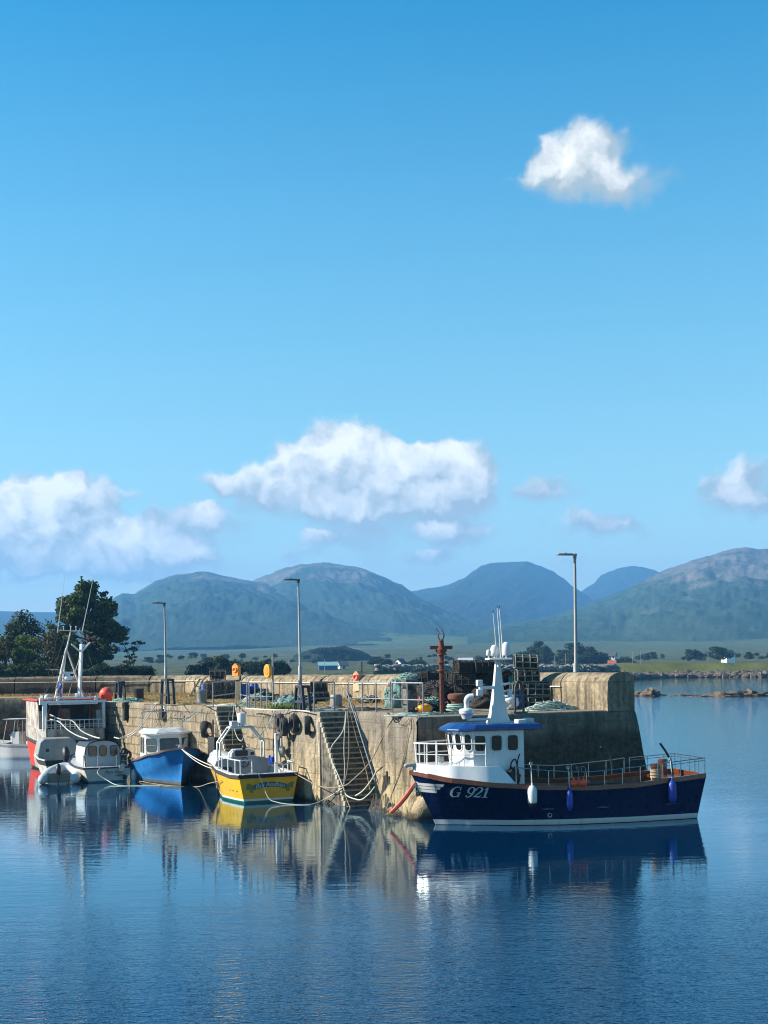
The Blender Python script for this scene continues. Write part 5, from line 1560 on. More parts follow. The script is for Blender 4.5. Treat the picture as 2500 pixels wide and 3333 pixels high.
mb.build('stowed_gear', 'black_rubber', mc)
for y in (-1.28, -1.38):
    pass
# white fender bags on its far quarter
for i, (yy, zz) in enumerate(((-1.46, .3), (-1.62, .25))):
    t = thing('boat_fender', ('round white fender squeezed beside the named transom', 'second white fender between the cabin boat and the blue bow')[i], 'fender', LW(mc, (.25 + i * .3, yy, zz)), 0)
    mb = MB(); mb.lathe([(.03, -.34), (.14, -.3), (.19, -.2), (.19, .2), (.14, .3), (.03, .34)], (0, 0, 0), 14); mb.build('body', 'white_gel', t)
    mb = MB(); mb.tube([(0, 0, .33), (-.05, .1, .62)], .014, 5); mb.build('lanyard', 'rope_white', t)

# ================================================================ open boat with outboard, and inflatable dinghy
od = Vector((-.36, .933, 0))
ob_c = Vector((-18.0, 79.3, 0))
oc = thing('open_boat', 'open grey boat with black outboard and pale cuddy, stern to the camera', 'boat', ob_c, math.atan2(od.y, od.x))
oh = Hull(4.6, .5, [(0, .92), (.3, .95), (.7, 1.15), (1, 1.5)], [(0, 1.08), (.25, 1.28), (.55, 1.3), (.8, .85), (1, .02)], [(0, .88), (.3, 1.05), (.55, 1.0), (.8, .45), (1, .01)], 1.0)
oh.mesh([(-.1, 0), (.1, 0)] + [(('f', f), 0) for f in (.2, .4, .62)] + [(('f', f), 1) for f in (.8, 1.0)], 30).build('hull', ['cream_hull', 'black_rubber'], oc, ang=50)
oh.deck(lambda t: .3, .05, 0, .8).build('sole', 'pale_grey', oc)
oh.strip(lambda t: .3, lambda t: oh.zs(t), .1, 0, .75).build('side_lining', 'pale_grey', oc)
oh.cap(.1, .06, -.02, out=.03, transom=False).build('gunwale', 'white_gel', oc, smooth=False)
mb = MB(); mb.plate([(2.35, 1.1, .3), (2.35, 1.2, 1.0), (2.35, 1.02, 1.82), (2.35, .78, 2.02), (2.35, -.78, 2.02), (2.35, -1.02, 1.82), (2.35, -1.2, 1.0), (2.35, -1.1, .3)], (1.6, 0, 0)); mk('weathered_grey', (.30, .31, .30), (.24, .25, .24), 3, .55, bump=.08, dirt=(.24, .23, .20))
mb.build('cuddy', 'weathered_grey', oc, bevel=.06)
mb = MB(); mb.rrect((2.345, .62, 1.35), (0, 1, 0), (0, 0, 1), .18, .18, .02, -.01); mb.build('hatch_plate', 'dark_blue_frame', oc)
def outboard(parent, x, y, z, sc_=1.0, tilt=-.3):
    M = Matrix.Rotation(tilt, 3, 'Y')
    mb = MB(); mb.ell((0, 0, 0), (.27 * sc_, .19 * sc_, .38 * sc_), 16, 12, .08, 1.5, 3, M=M)
    f = Vector((x, y, z)); mb.v = [tuple(Vector(v) + f) for v in mb.v]
    h = mb.build('outboard_motor', 'black_paint', parent, ang=180)
    mb = MB(); a = f + M @ Vector((0, 0, -.25 * sc_)); b = f + M @ Vector((0, 0, -1.0 * sc_))
    mb.bar(a, b, .16 * sc_, .1 * sc_); mb.ell(b, (.2 * sc_, .06 * sc_, .07 * sc_)); mb.bar(f + M @ Vector((.1, 0, -.3 * sc_)), f + Vector((.3 * sc_, 0, -.35 * sc_)), .22 * sc_, .12 * sc_)
    mb.build('leg', 'dark_blue_frame', h); 
    return h
outboard(oc, -.22, -.05, 1.28, 1.15, .45)
inf = thing('inflatable_dinghy', 'grey inflatable dinghy with twin tubes and small outboard', 'dinghy', Vector((-17.15, 74.2, 0)), R(96))
mb = MB()
pts = [(-.35, .82, .24), (0, .82, .26), (1.0, .82, .32), (1.8, .78, .42), (2.4, .52, .56), (2.7, 0, .68), (2.4, -.52, .56), (1.8, -.78, .42), (1.0, -.82, .32), (0, -.82, .26), (-.35, -.82, .24)]
sp = spline(pts, 5); rr = [.27] * len(sp)
for i, k_ in enumerate((.06, .14, .2, .24, .26)): rr[i] = k_; rr[-1 - i] = k_
mb.tube(sp, rr, 14); mb.build('tube', 'pale_grey', inf, ang=180)
mb = MB(); mb.box((0.05, 0, .32), (.06, 1.2, .5)); mb.build('transom_board', 'old_wood', inf)
mb = MB(); mb.add([(0, .7, .12), (2.2, .6, .3), (2.2, -.6, .3), (0, -.7, .12)], [(0, 1, 2, 3)]); mb.build('floor_sheet', 'grey_paint', inf)
for sd in (1, -1):
    mb = MB(); mb.tube(spline([(-.1, sd * 1.08, .36), (.4, sd * 1.1, .3), (.8, sd * 1.1, .4), (1.3, sd * 1.09, .34), (1.7, sd * 1.04, .5)], 4), .015, 5); mb.build('grab_line', 'rope_dark', inf)
outboard(inf, -.12, 0, .78, .78, .35)

# ================================================================ red trawler, stern to the camera
mk('rusty_white', (.44, .425, .39), (.30, .29, .265), 3, .5, bump=.15, dirt=(.17, .09, .05), dlo=.47, dhi=.66, dscale=2.2, stretch=(1, 1, .5))
rd = Vector((-.44, .898, 0))
rc_ = Vector((-18.45, 84.2, 0))
rt_ = thing('trawler', 'old red and white trawler with A-frame mast, stern to the camera', 'boat', rc_, math.atan2(rd.y, rd.x))
rh = Hull(7.8, .9, [(0, 1.62), (.2, 1.6), (.5, 1.75), (.8, 2.2), (1, 2.7)], [(0, 1.75), (.15, 2.0), (.5, 2.05), (.8, 1.4), (.93, .6), (1, .03)], [(0, 1.45), (.2, 1.75), (.5, 1.8), (.8, .8), (1, .02)], 1.1, rake=.1)
rh.mesh([(-.1, 0), (.12, 0)] + [(('f', f), 1) for f in (.2, .4, .6, .8, 1.0)], 34).build('hull', ['antifoul', 'boat_red'], rt_, ang=50)
rh.cap(.16, .2, -.06, out=.08).build('rubbing_strake', 'black_rubber', rt_, smooth=False, bevel=.03)
# white bulwark above the strake
mb = MB(); n = 24
for sd in (1, -1):
    vs = []
    for i in range(n + 1):
        t = i / n * .97; p = rh.pt(t, rh.zs(t), sd)
        for dy, z in ((0, .1), (.02, .84), (-.07, .84), (-.07, .1)): vs.append((p.x, sd * (max(.02, abs(p.y) + dy)), p.z + z))
    mb.add(vs, [(4 * i + k, 4 * i + (k + 1) % 4, 4 * i + 4 + (k + 1) % 4, 4 * i + 4 + k) for i in range(n) for k in range(4)])
mb.box((-.02, 0, 1.62 + .47), (.08, 3.5, .74)); mb.build('bulwark', 'rusty_white', rt_, smooth=False)
rh.deck(lambda t: 1.3, .05, 0, .9).build('deck', 'grey_paint', rt_)
mb = MB()
for y in np.linspace(-1.7, 1.7, 13): mb.tube([(.02, y, 2.45), (.02, y, 2.95)], .018, 5)
mb.tube([(.02, -1.75, 2.97), (.02, 1.75, 2.97)], .03, 6); mb.tube([(.02, -1.75, 2.7), (.02, 1.75, 2.7)], .018, 5); mb.tube([(.02, -1.75, 2.58), (.02, 1.75, 2.58)], .018, 5)
mb.tube([(.02, 1.75, 2.45), (.02, 1.75, 3.2), (.02, 1.2, 3.2), (.02, 1.2, 2.45)], .03, 6); mb.build('stern_rail', 'white_paint', rt_)
# shelter: side plating with rounded top, dark inside, red roof edge
mb = MB()
for sd in (1, -1):
    y = 1.95 * sd
    mb = MB()
    sec = [(0.9, 2.4), (.93, 3.1), (1.0, 3.5), (1.15, 3.85), (1.4, 4.05), (1.7, 4.1), (4.4, 4.1), (4.4, 2.4)]
    mb.plate([(x, y, z) for x, z in sec], (0, .06 * -sd, 0))
    mb.plate([(.9, y - .05 * sd, 2.4), (.9, y - .42 * sd, 2.4), (.95, y - .42 * sd, 3.5), (.95, y - .05 * sd, 3.5)], (.05, 0, 0))
    mb.build('shelter_side', 'rusty_white', rt_, smooth=False)
# clutter under the shelter and on the roof
mb = MB(); mb.box((2.6, 1.2, 2.2), (.8, .7, 1.2)); mb.box((2.2, -.9, 2.0), (.6, .9, .9)); mb.tube([(1.2, -1.2, 1.4), (1.2, -1.2, 3.9)], .06, 8); mb.tube([(1.3, .6, 1.4), (1.3, .6, 3.9)], .05, 8); mb.lathe([(.3, 0), (.3, .5)], (1.6, .1, 1.9), 14, M=Matrix.Rotation(R(90), 3, 'X')); mb.build('winch_gear', 'rust', rt_)
for c_, s_ in (((2.2, 1.2, 4.3), (.8, .6, .22)), ((2.9, -1.1, 4.34), (1.1, .5, .3)), ((1.6, .2, 4.26), (.5, .8, .14))):
    mb = MB(); mb.box(c_, s_); mb.build('roof_box', 'grey_paint', rt_, bevel=.02)
for yy in (1.4, -1.4):
    mb = MB(); mb.ell((1.0, yy, 4.32), (.22, .22, .2), 12, 8); mb.build('roof_float', 'buoy_red' if yy < 0 else 'old_white', rt_)
mb = MB(); mb.box((3.0, 0, 4.14), (4.2, 4.1, .1)); mb.build('shelter_roof', 'boat_red', rt_, bevel=.03)
mb = MB(); mb.box((4.9, 0, 2.9), (2.6, 3.0, 2.6)); mk('old_dark', (.07, .065, .06), (.03, .028, .025), 3, .6, bump=.2, dirt=(.2, .17, .13), dlo=.62, dhi=.7)
wh2 = mb.build('wheelhouse', 'old_dark', rt_, bevel=.05)
mb = MB(); mb.rrect((3.58, -.2, 2.6), (0, 1, 0), (0, 0, 1), .75, 1.9, .15, -.02); mb.build('door', 'grey_paint', wh2)
mb = MB(); mb.rrect((3.55, -.2, 3.15), (0, 1, 0), (0, 0, 1), .42, .45, .12, -.02); mb.build('door_window', 'smoked', wh2)
mb = MB(); mb.rrect((3.58, .9, 3.1), (0, 1, 0), (0, 0, 1), .8, .5, .1, -.02); mb.build('window', 'glass', wh2)
mb = MB()
mb.bar((.25, 1.95, 4.05), (.25, -1.95, 4.05), .16, .16); mb.bar((.25, 1.6, 4.28), (.25, -1.5, 4.28), .12, .1); mb.bar((.25, 1.5, 3.92), (.25, -1.4, 3.92), .12, .08)
mb.box((.25, 1.95, 4.1), (.25, .2, .4)); mb.box((.25, .95, 4.12), (.22, .14, .5)); mb.box((.25, -1.35, 4.12), (.22, .14, .5))
mb.build('gantry_beam', 'white_paint', rt_, bevel=.015)
for y, w in ((1.75, .26), (-1.8, .16)):
    mb = MB(); mb.bar((.22, y, 2.4), (.22, y, 4.05), w, .14); mb.build('gantry_post', 'white_paint', rt_, bevel=.01)
# masts
mb = MB(); mb.tube([(1.2, .9, 4.15), (1.5, .55, 5.4), (2.0, .0, 7.25)], [.075, .07, .05], 8); mb.tube([(1.3, -.9, 4.15), (1.7, -.4, 5.9), (2.0, -.02, 7.2)], [.06, .055, .045], 8); mb.tube([(2.4, .25, 4.2), (2.05, .0, 7.2)], .05, 8)
mb.tube([(1.45, .62, 5.2), (1.55, -.62, 5.2)], .05, 8); mb.tube([(1.45, .58, 5.42), (1.55, -.5, 5.42)], .03, 6); mb.build('tripod_mast', 'old_white', rt_)
mb = MB(); mb.tube([(2.0, 0, 7.1), (2.0, -.3, 8.35)], [.05, .035], 8); mb.tube([(2.0, .48, 8.36), (2.0, -.95, 8.30)], .03, 7)
for y in (.15, -.3, -.62): mb.tube([(2.0, y, 8.33), (2.0, y, 8.55)], .02, 6); mb.ell((2.0, y, 8.57), (.05, .05, .04))
mb.build('topmast', 'white_paint', rt_)
for y, dy in ((.52, -.55), (-.98, -.85)):
    mb = MB(); mb.tube([(2.0, y, 8.2), (2.0, y + dy * .5, 10.1), (2.0, y + dy * .95, 12.0 if y > 0 else 11.9)], [.03, .018, .010], 6); mb.build('whip_aerial', 'white_gel', rt_)
mb = MB(); mb.bar((.9, -.48, 4.2), (1.1, -.72, 7.5), .17, .17); mb.bar((1.08, -.68, 7.0), (1.1, -1.25, 7.6), .09, .09); mb.bar((1.08, -.68, 7.0), (1.1, -.1, 7.5), .09, .09); mb.box((.9, -.48, 4.3), (.25, .3, .25)); mb.build('derrick_post', 'white_paint', rt_, bevel=.01)
mb = MB(); mb.box((1.5, .05, 5.25), (.6, .9, .05)); mb.lathe([(.12, 0), (.26, .05), (.28, .16), (.2, .26), (.14, .34), (.14, .42)], (1.5, .05, 5.28), 16); mb.box((1.5, .05, 5.77), (.14, .85, .13)); mb.build('radar_scanner', 'white_gel', rt_, bevel=.01)
mb = MB(); mb.tube([(.8, .65, 4.15), (.8, .65, 5.1)], .05, 7); mb.ell((.8, .65, 5.0), (.2, .1, .2)); mb.build('searchlight', 'fender_blue', rt_)
mb = MB()
for a, b in (((2.0, -.1, 7.2), (2.6, -1.9, 3.4)), ((2.0, -.1, 7.1), (3.0, -1.9, 3.0)), ((2.0, -.1, 7.0), (3.4, -1.95, 3.0))): mb.tube([a, b], .022, 5)
mb.build('rigging', 'rust_brown', rt_)
mb = MB()
for a, b in (((2.0, .1, 7.1), (.3, 1.9, 4.1)), ((2.0, .1, 6.4), (.6, 1.9, 4.1)), ((2, -.1, 7.9), (7.6, -.4, 3.4)), ((2, .1, 7.9), (7.6, .4, 3.4))): mb.tube([a, b], .012, 5)
for a, b in (((2.0, .45, 8.3), (.35, 1.85, 4.2)), ((2.0, -.9, 8.25), (.4, -1.85, 4.2)), ((1.1, -.7, 7.3), (.1, -1.7, 3.0)), ((2.0, 0, 7.2), (.25, .9, 4.3)), ((1.1, -.7, 7.4), (2.0, .1, 7.9)), ((1.5, .55, 5.4), (.2, 1.7, 3.0))): mb.tube([a, b], .013, 5)
mb.build('stays', 'rope_dark', rt_)
mb = MB(); mb.tube(spline([(2.0, .1, 7.0), (1.5, .5, 5.6), (1.35, .8, 4.9), (1.5, .75, 4.6), (1.45, .7, 5.2)], 5), .018, 5); mb.tube(spline([(1.08, -.7, 7.0), (1.2, -.2, 5.4), (1.3, .1, 4.2)], 5), .02, 5); mb.build('running_lines', 'rope_white', rt_)
mb = MB(); mb.ell((2.6, 1.1, 2.0), (.5, .4, .6), 14, 10, .3, 2, 4); mb.ell((1.6, -1.3, 1.9), (.4, .4, .55), 14, 10, .3, 2, 7); mb.build('deck_gear', 'net_black', rt_, ang=180)

# ================================================================ white speedboat with canopy frame
sb = thing('speedboat', 'white motor boat with open canopy frame lying against the far inner quay', 'boat', Vector((-22.7, 95.2, 0)), R(166))
sh_ = Hull(5.6, .7, [(0, .95), (.4, 1.0), (1, 1.35)], [(0, 1.1), (.4, 1.15), (.75, .8), (1, .02)], [(0, .95), (.4, .95), (.75, .45), (1, .01)], 1.0)
sh_.mesh([(-.1, 0), (.05, 0)] + [(('f', f), 0) for f in (.2, .4, .6, .72)] + [(('f', f), 1) for f in (.9,)] + [(('f', 1.0), 0)], 28).build('hull', ['white_gel', 'grey_paint'], sb, ang=40)
sh_.deck(lambda t: sh_.zs(t) + .02, .02, .45, .99, camber=.1).build('foredeck', 'white_gel', sb)
sh_.deck(lambda t: .45, .03, 0, .5).build('sole', 'pale_grey', sb)
sh_.strip(lambda t: .45, lambda t: sh_.zs(t), .12, 0, .46).build('side_lining', 'white_gel', sb)
mb = MB(); mb.box((2.2, 0, 1.15), (.7, .9, 1.3)); mb.box((.9, 0, .85), (.7, 1.4, .7)); mb.build('console', 'white_gel', sb, bevel=.06)
mb = MB(); mb.add([(2.6, .55, 1.55), (2.6, -.55, 1.55), (2.3, -.5, 2.05), (2.3, .5, 2.05)], [(0, 1, 2, 3)]); mb.build('windscreen', 'smoked', sb, smooth=False)
mb = MB()
for x, xt in ((.6, .8), (1.4, 1.45), (2.2, 2.0), (2.9, 2.6)):
    for y in (.85, -.85): mb.tube([(x, y, .95), (xt, y * .9, 2.6)], .028, 6)
mb.tube([(-.1, .8, 2.58), (1.0, .8, 2.66), (2.9, .8, 2.6)], .03, 6); mb.tube([(-.1, -.8, 2.58), (1.0, -.8, 2.66), (2.9, -.8, 2.6)], .03, 6)
for x in (-.1, 1.0, 2.0, 2.9): mb.tube([(x, .8, 2.62), (x, -.8, 2.62)], .025, 6)
mb.build('canopy_frame', 'steel', sb)
mb = MB(); mb.add([(0, .78, 2.66), (2.9, .78, 2.66), (2.9, -.78, 2.66), (0, -.78, 2.66)], [(0, 1, 2, 3)]); mb.build('canopy', 'pale_grey', sb, smooth=False)

# ================================================================ pier clutter
def bollard(px, py, r, h, label, mat='lamp_dark', dome=False):
    c = W(px, py)
    t = thing('bollard', label, 'bollard', c, 0, 'bollards along the pier')
    mb = MB(); pr = [(r * 1.15, 0), (r * 1.15, .06), (r * .95, .09), (r * .92, h * .78), (r, h * .84), (r, h * .95), (r * .85, h)]
    if dome: pr = [(r * 1.15, 0), (r * 1.15, .06), (r, .09), (r, h * .8), (r * .9, h * .93), (r * .6, h)]
    mb.lathe(pr, (0, 0, 0), 20); mb.build('post', mat, t)
    mb = MB(); mb.box((0, 0, .02), (r * 2.8, r * 2.8, .06)); mb.build('base_plate', 'rust', t)
    return t
bollard(452, 2277, .34, .70, 'black bollard beyond the blue boat near the red float', 'black_paint')
bollard(657, 2289, .30, .76, 'grey bollard with a black mooring line before the blue drums', 'galv')
bollard(1094, 2303, .30, .66, 'round-topped grey bollard behind the small railing', 'lamp_grey', True)
# mushroom bollard with coil of green rope
c = W(1490, 2318)
t = thing('mooring_bollard', 'rusty mushroom-headed mooring bollard with rope coiled round its foot', 'bollard', c)
mb = MB(); mb.lathe([(.3, 0), (.28, .25), (.27, .42), (.31, .5), (.40, .56), (.43, .64), (.43, .74), (.36, .80), (.15, .82)], (0, 0, 0), 24); mb.build('post', 'rust_brown', t)
mb = MB()
for i in range(7): mb.ring((rnd.uniform(-.03, .03), rnd.uniform(-.03, .03), .05 + i * .05), .42 + .05 * math.sin(i * 2), .042, (rnd.uniform(-.1, .1), rnd.uniform(-.1, .1), 1), 24, 6)
o = mb.build('rope_coil', 'rope_green'); o.location = c; tag(o, 'pale green rope coiled in turns around the mushroom bollard', 'rope coil')
# rough stone pillar
c = W(1333, 2319)
mb = MB(); n = 14; vs = []
for i in range(n + 1):
    z = 1.42 * i / n
    for j in range(16):
        a = 2 * math.pi * j / 16; d = Vector((math.cos(a), math.sin(a), 0)); k_ = .28 / max(abs(d.x), abs(d.y)) ** .75
        k_ *= 1 + .16 * mnoise.fractal(Vector((d.x * 2, d.y * 2, z * 2.2)), .7, 2, 4); vs.append(d * k_ + Vector((0, 0, z)))
mb.add(vs, [(i * 16 + j, i * 16 + (j + 1) % 16, i * 16 + 16 + (j + 1) % 16, i * 16 + 16 + j) for i in range(n) for j in range(16)] + [tuple(n * 16 + j for j in range(16))])
o = mb.build('stone_pillar', 'pillar_stone', ang=40); o.location = c; o.rotation_euler[2] = R(25); tag(o, 'rough dark stone pillar at the quay edge with net draped over it', 'pillar')
def net_heap(px, py, rad, label, mat='net_teal', seed=1, n=26, strand='rope_green', z=4.0):
    c = W(px, py) + Vector((0, 0, z - 4.0))
    t = thing('net_heap', label, 'fishing net', c)
    mb = MB(); mb.ell((0, 0, rad[2] * .4), rad, 40, 24, .32, 2.4, seed, flat=-rad[2] * .42); mb.build('netting', mat, t, ang=180)
    mb = MB(); rr = random.Random(seed)
    for i in range(n):
        th = rr.uniform(0, 6.28); ph = rr.uniform(.1, 1.4); pts = []
        for q in range(9):
            th += rr.uniform(-.35, .45); ph = min(1.55, max(.05, ph + rr.uniform(-.25, .25)))
            k_ = 1.05 + rr.uniform(-.05, .1); pts.append((rad[0] * k_ * math.sin(ph) * math.cos(th), rad[1] * k_ * math.sin(ph) * math.sin(th), rad[2] * (.4 + k_ * math.cos(ph))))
        mb.tube(spline(pts, 4), rr.uniform(.010, .02), 4)
    mb.build('strands', strand, t)
    return t
net_heap(1298, 2304, (.62, .6, .95), 'tall heap of teal fishing net under red floats beside the stone pillar', seed=3, n=40)
net_heap(1330, 2316, (.44, .40, .24), 'teal net lying over the top of the stone pillar', seed=5, n=30, z=5.35)
net_heap(944, 2304, (.75, .6, .42), 'low heap of pale green net behind the A-shaped frame', seed=8, n=30, strand='rope_pale')
net_heap(1410, 2316, (.72, .5, .42), 'tangle of dark net and green rope behind the yellow float', 'net_black', 11, 50, 'rope_green')
net_heap(1000, 2292, (.5, .45, .35), 'dark tangle of net behind the mid-pier lamp post', 'net_black', 14, 24, 'rope_white')
net_heap(1416, 2304, (.95, .6, .85), 'big dark heap of black netting before the pots, beside the crane post', 'net_black', 31, 40, 'rope_dark')
net_heap(1585, 2306, (.8, .5, .7), 'dark netting slumped against the tall black block of pots', 'net_black', 33, 34, 'rope_dark')
net_heap(1648, 2308, (.5, .45, .55), 'brown-black netting at the foot of the column behind the mast', 'net_black', 35, 26, 'rope_tan')
net_heap(1200, 2290, (.55, .4, .3), 'small dark net bundle near the orange lifebuoy box', 'net_black', 37, 20, 'rope_white')
net_heap(860, 2284, (.6, .4, .4), 'dark net bundle behind the five-post railing', 'net_black', 39, 22, 'rope_green')
def buoy(px, py, r, mat, label, squash=1.0, base_py=None, z=None, cat='float', tilt=0):
    zz = z if z is not None else 4.0
    c = W(px, py, zz)
    t = thing('fishing_float', label, cat, c)
    M = Matrix.Rotation(tilt, 3, 'Y')
    mb = MB(); mb.ell((0, 0, r * squash), (r, r, r * squash), 20, 14, M=None); mb.build('ball', mat, t)
    mb = MB(); mb.lathe([(.06, r * squash * 1.95), (.05, r * squash * 2 + .06)], (0, 0, 0), 10); mb.ring((0, 0, r * squash * 2 + .06), .05, .02, (1, 0, 0), 10, 6); mb.build('eyelet', mat, t)
    return t
buoy(1367, 2311, .245, 'buoy_pink', 'large pink ball float on the quay edge behind the yellow one')
c = W(1384, 2322); t = thing('fishing_float', 'yellow-orange egg-shaped float lying at the quay edge', 'float', c, R(20))
mb = MB(); mb.ell((0, 0, .21), (.33, .21, .21), 20, 14); mb.build('ball', 'buoy_orange', t)
mb = MB(); mb.tube([(-.32, 0, .21), (-.42, 0, .21)], .05, 8); mb.build('eyelet', 'buoy_orange', t)
buoy(1456, 2316, .165, 'buoy_pink', 'small pink ball float beside the mushroom bollard')
for i, (px, py, r, m_) in enumerate(((1270, 2236, .2, 'buoy_red'), (1284, 2230, .27, 'buoy_pink'), (1299, 2237, .2, 'buoy_red'))):
    zz = 5.15 + (.12 if i == 1 else 0)
    w = P(px, py, 67.6)
    t = thing('fishing_float', ('red float on the tall teal net, next to the stone pillar, one of a pair', 'big pink float crowning the tall teal net heap', 'red float on the tall teal net, next to the stone pillar, one of a pair')[i], 'float', w - Vector((0, 0, r)), 0, 'floats on the teal net heap')
    mb = MB(); mb.ell((0, 0, r), (r, r, r * .9), 18, 12); mb.build('ball', m_, t)
    mb = MB(); mb.lathe([(.05, r * 1.85), (.05, r * 2)], (0, 0, 0), 8); mb.build('eyelet', m_, t)
c = W(346, 2281); t = thing('fishing_float', 'very large faded pink float at the landward quay edge', 'float', c + Vector((0, 0, .0)))
mb = MB(); mb.ell((0, 0, .42), (.42, .42, .42), 20, 14); mb.build('ball', 'buoy_pink', t)
mb = MB(); mb.box((.25, -.35, .25), (.32, .2, .5)); mb.build('eyelet', 'buoy_red', t)
def barrel(px, py, r, h, label):
    c = W(px, py); t = thing('plastic_barrel', label, 'barrel', c, 0, 'blue plastic barrels on the pier')
    mb = MB(); mb.lathe([(r * .92, 0), (r, .04), (r, h * .3), (r * 1.03, h * .32), (r, h * .35), (r, h * .62), (r * 1.03, h * .64), (r, h * .67), (r, h * .9), (r * .93, h * .97), (r * .8, h)], (0, 0, 0), 20); mb.build('drum', 'barrel_blue', t)
    mb = MB(); mb.lathe([(r * .86, h * .985), (r * .86, h + .02), (r * .3, h + .03)], (0, 0, 0), 20); mb.lathe([(.05, h), (.05, h + .06)], (r * .5, 0, 0), 8); mb.build('lid', 'black_paint', t)
    return t
barrel(1692, 2306, .27, .88, 'single blue barrel behind the slim grab hoop at the pier head')
barrel(667, 2268, .26, .82, 'blue barrel nearest the leaning trestle')
barrel(680, 2272, .26, .86, 'blue barrel between the trestle barrel and the hose-hung creels')
barrel(795, 2275, .30, .9, 'blue barrel beside the cream post')
barrel(827, 2274, .30, .9, 'blue barrel seen through the five-post railing')
# cream post and ring-buoy stations
c = W(777, 2279)
mb = MB(); mb.box((0, 0, .55), (.26, .26, 1.1)); mb.lathe([(.05, .0), (.05, .03)], (-.06, -.13, .2), 8)
o = mb.build('marker_post', 'cream_post', bevel=.03); o.location = c; tag(o, 'short square cream post with rusty stains beside a blue barrel', 'post')
def ring_station(px, base_y, top_y, bx, by, kind, label, post='lamp_dark', box='yellow_box', box_off=(-.2, -.12), tl=0):
    c = W(px, base_y); tp = P(px, top_y, c.y); h = tp.z - c.z
    t = thing('lifebuoy_station', label, 'lifebuoy post', c, 0, 'lifebuoy stations')
    mb = MB(); mb.tube([(0, 0, 0), (tl, 0, h)], .055, 8); mb.build('post', post, t)
    zc = P(bx, by, c.y).z - c.z; xo = P(bx, by, c.y).x - c.x
    if kind == 'ring':
        mb = MB(); ax = Vector((-.8, -.6, 0)).normalized(); sx_ = Vector((-ax.y, ax.x, 0))
        pts = []
        for i in range(24):
            a = 2 * math.pi * i / 24; w = .33; hh = .40
            x = w * math.cos(a); z = hh * math.sin(a)
            if z < -.2: z = max(z, -.46); x = x * 1.1
            pts.append(Vector((xo, -.12, zc)) + sx_ * x + Vector((0, 0, z)))
        mb.plate(pts, ax * .2); mb.build('casing', box, t, bevel=.03)
        mb = MB(); mb.plate([Vector((xo, -.12, zc)) + ax * .205 + (p - Vector((xo, -.12, zc))) * .6 for p in pts], ax * .02); mb.build('cover', 'orange', t)
    else:
        w, hh, dd = (.42, .62, .42) if kind == 'hut' else (.5, .72, .26)
        ax = Vector((-.62, -.78, 0)).normalized(); sx_ = Vector((ax.y * -1, ax.x, 0))
        cc = Vector((xo, -.1, zc)); pr = [(-w / 2, -hh / 2), (w / 2, -hh / 2), (w / 2, hh / 2 - .1), (0, hh / 2 + .08), (-w / 2, hh / 2 - .1)]
        mb = MB(); mb.plate([cc - ax * dd / 2 + sx_ * x + Vector((0, 0, z)) for x, z in pr], ax * dd); mb.build('casing', box, t, bevel=.02)
        mb = MB(); mb.ring(cc + ax * (dd / 2 + .03) + Vector((0, 0, .04)), .14, .045, ax, 20, 8); mb.build('ring_buoy', 'buoy_pink' if kind == 'hut' else 'orange', t)
        if kind == 'hut':
            mb = MB(); mb.plate([cc + ax * (dd / 2) + sx_ * x + Vector((0, 0, z - hh * .5)) for x, z in ((-w / 2, -.42), (w / 2, -.42), (w / 2, -.02), (-w / 2, -.02))], ax * -.04); mb.build('notice_board', 'cream_post', t)
    return t
ring_station(783, 2277, 2160, 770, 2182, 'box', 'yellow lifebuoy box on a dark post beside the stacked creels', box='orange')
ring_station(889, 2280, 2128, 877, 2184, 'ring', 'yellow rounded lifebuoy case high on a tall galvanised pole', post='galv')
ring_station(1178, 2282, 2154, 1166, 2206, 'hut', 'orange hut-shaped lifebuoy box on a dark post by the sea wall', box='peach')
# rusty derrick post
c = W(1439, 2325); tp = P(1439, 2106, c.y); h = tp.z - c.z
t = thing('crane_post', 'rusty iron crane post with crossbar and two bent horns', 'crane post', c)
mb = MB()
for dx, dy in ((-.07, 0), (.07, 0), (0, .07), (0, -.07)): mb.bar((dx, dy, 0), (dx * .7, dy * .7, h), .08, .08)
mb.tube([(0, 0, 0), (0, 0, h)], .10, 10); mb.build('column', 'rust', t)
mb = MB(); mb.bar((-.47, 0, h - .02), (.47, 0, h - .02), .12, .14); mb.bar((-.22, 0, h - .1), (0, 0, h - .45), .06, .08); mb.bar((.22, 0, h - .1), (0, 0, h - .45), .06, .08); mb.lathe([(.16, -.25), (.19, -.1), (.13, 0), (.1, .22), (.12, .26), (.05, .32)], (0, 0, h), 12); mb.build('crossbar', 'rust', t)
mb = MB()
for z in (.58, .70, .82):
    mb.lathe([(.12, -.04), (.2, -.03), (.2, .03), (.12, .04)], (0, 0, h * z + .2), 12); mb.bar((-.24, 0, h * z + .2), (.24, 0, h * z + .2), .05, .05)
mb.build('collar', 'rust_brown', t)
for sd in (-1, 1):
    mb = MB(); mb.tube(spline([(.04 * sd, 0, h + .25), (.12 * sd, 0, h + .45), (.09 * sd, 0, h + .6), (.2 * sd if sd < 0 else .02, 0, h + .78)], 5), [.03] * 10 + [.02] * 6, 6); mb.build('horn', 'rust', t)
# leaning trestle
c = W(640, 2268); t = thing('wooden_trestle', 'weathered wooden step trestle leaning beside the blue barrels', 'trestle', c, R(15))
for y in (-.2, .2):
    mb = MB(); mb.bar((-.5, y, 0), (.25, y, 1.2), .07, .07); mb.bar((.05, y, 0), (.42, y, 1.1), .07, .07); mb.build('leg', 'old_wood', t)
mb = MB(); mb.box((.32, 0, 1.18), (.35, .55, .06)); mb.box((0, 0, .7), (.35, .5, .05)); mb.box((-.35, 0, .1), (.4, .6, .08)); mb.build('step', 'old_wood', t)

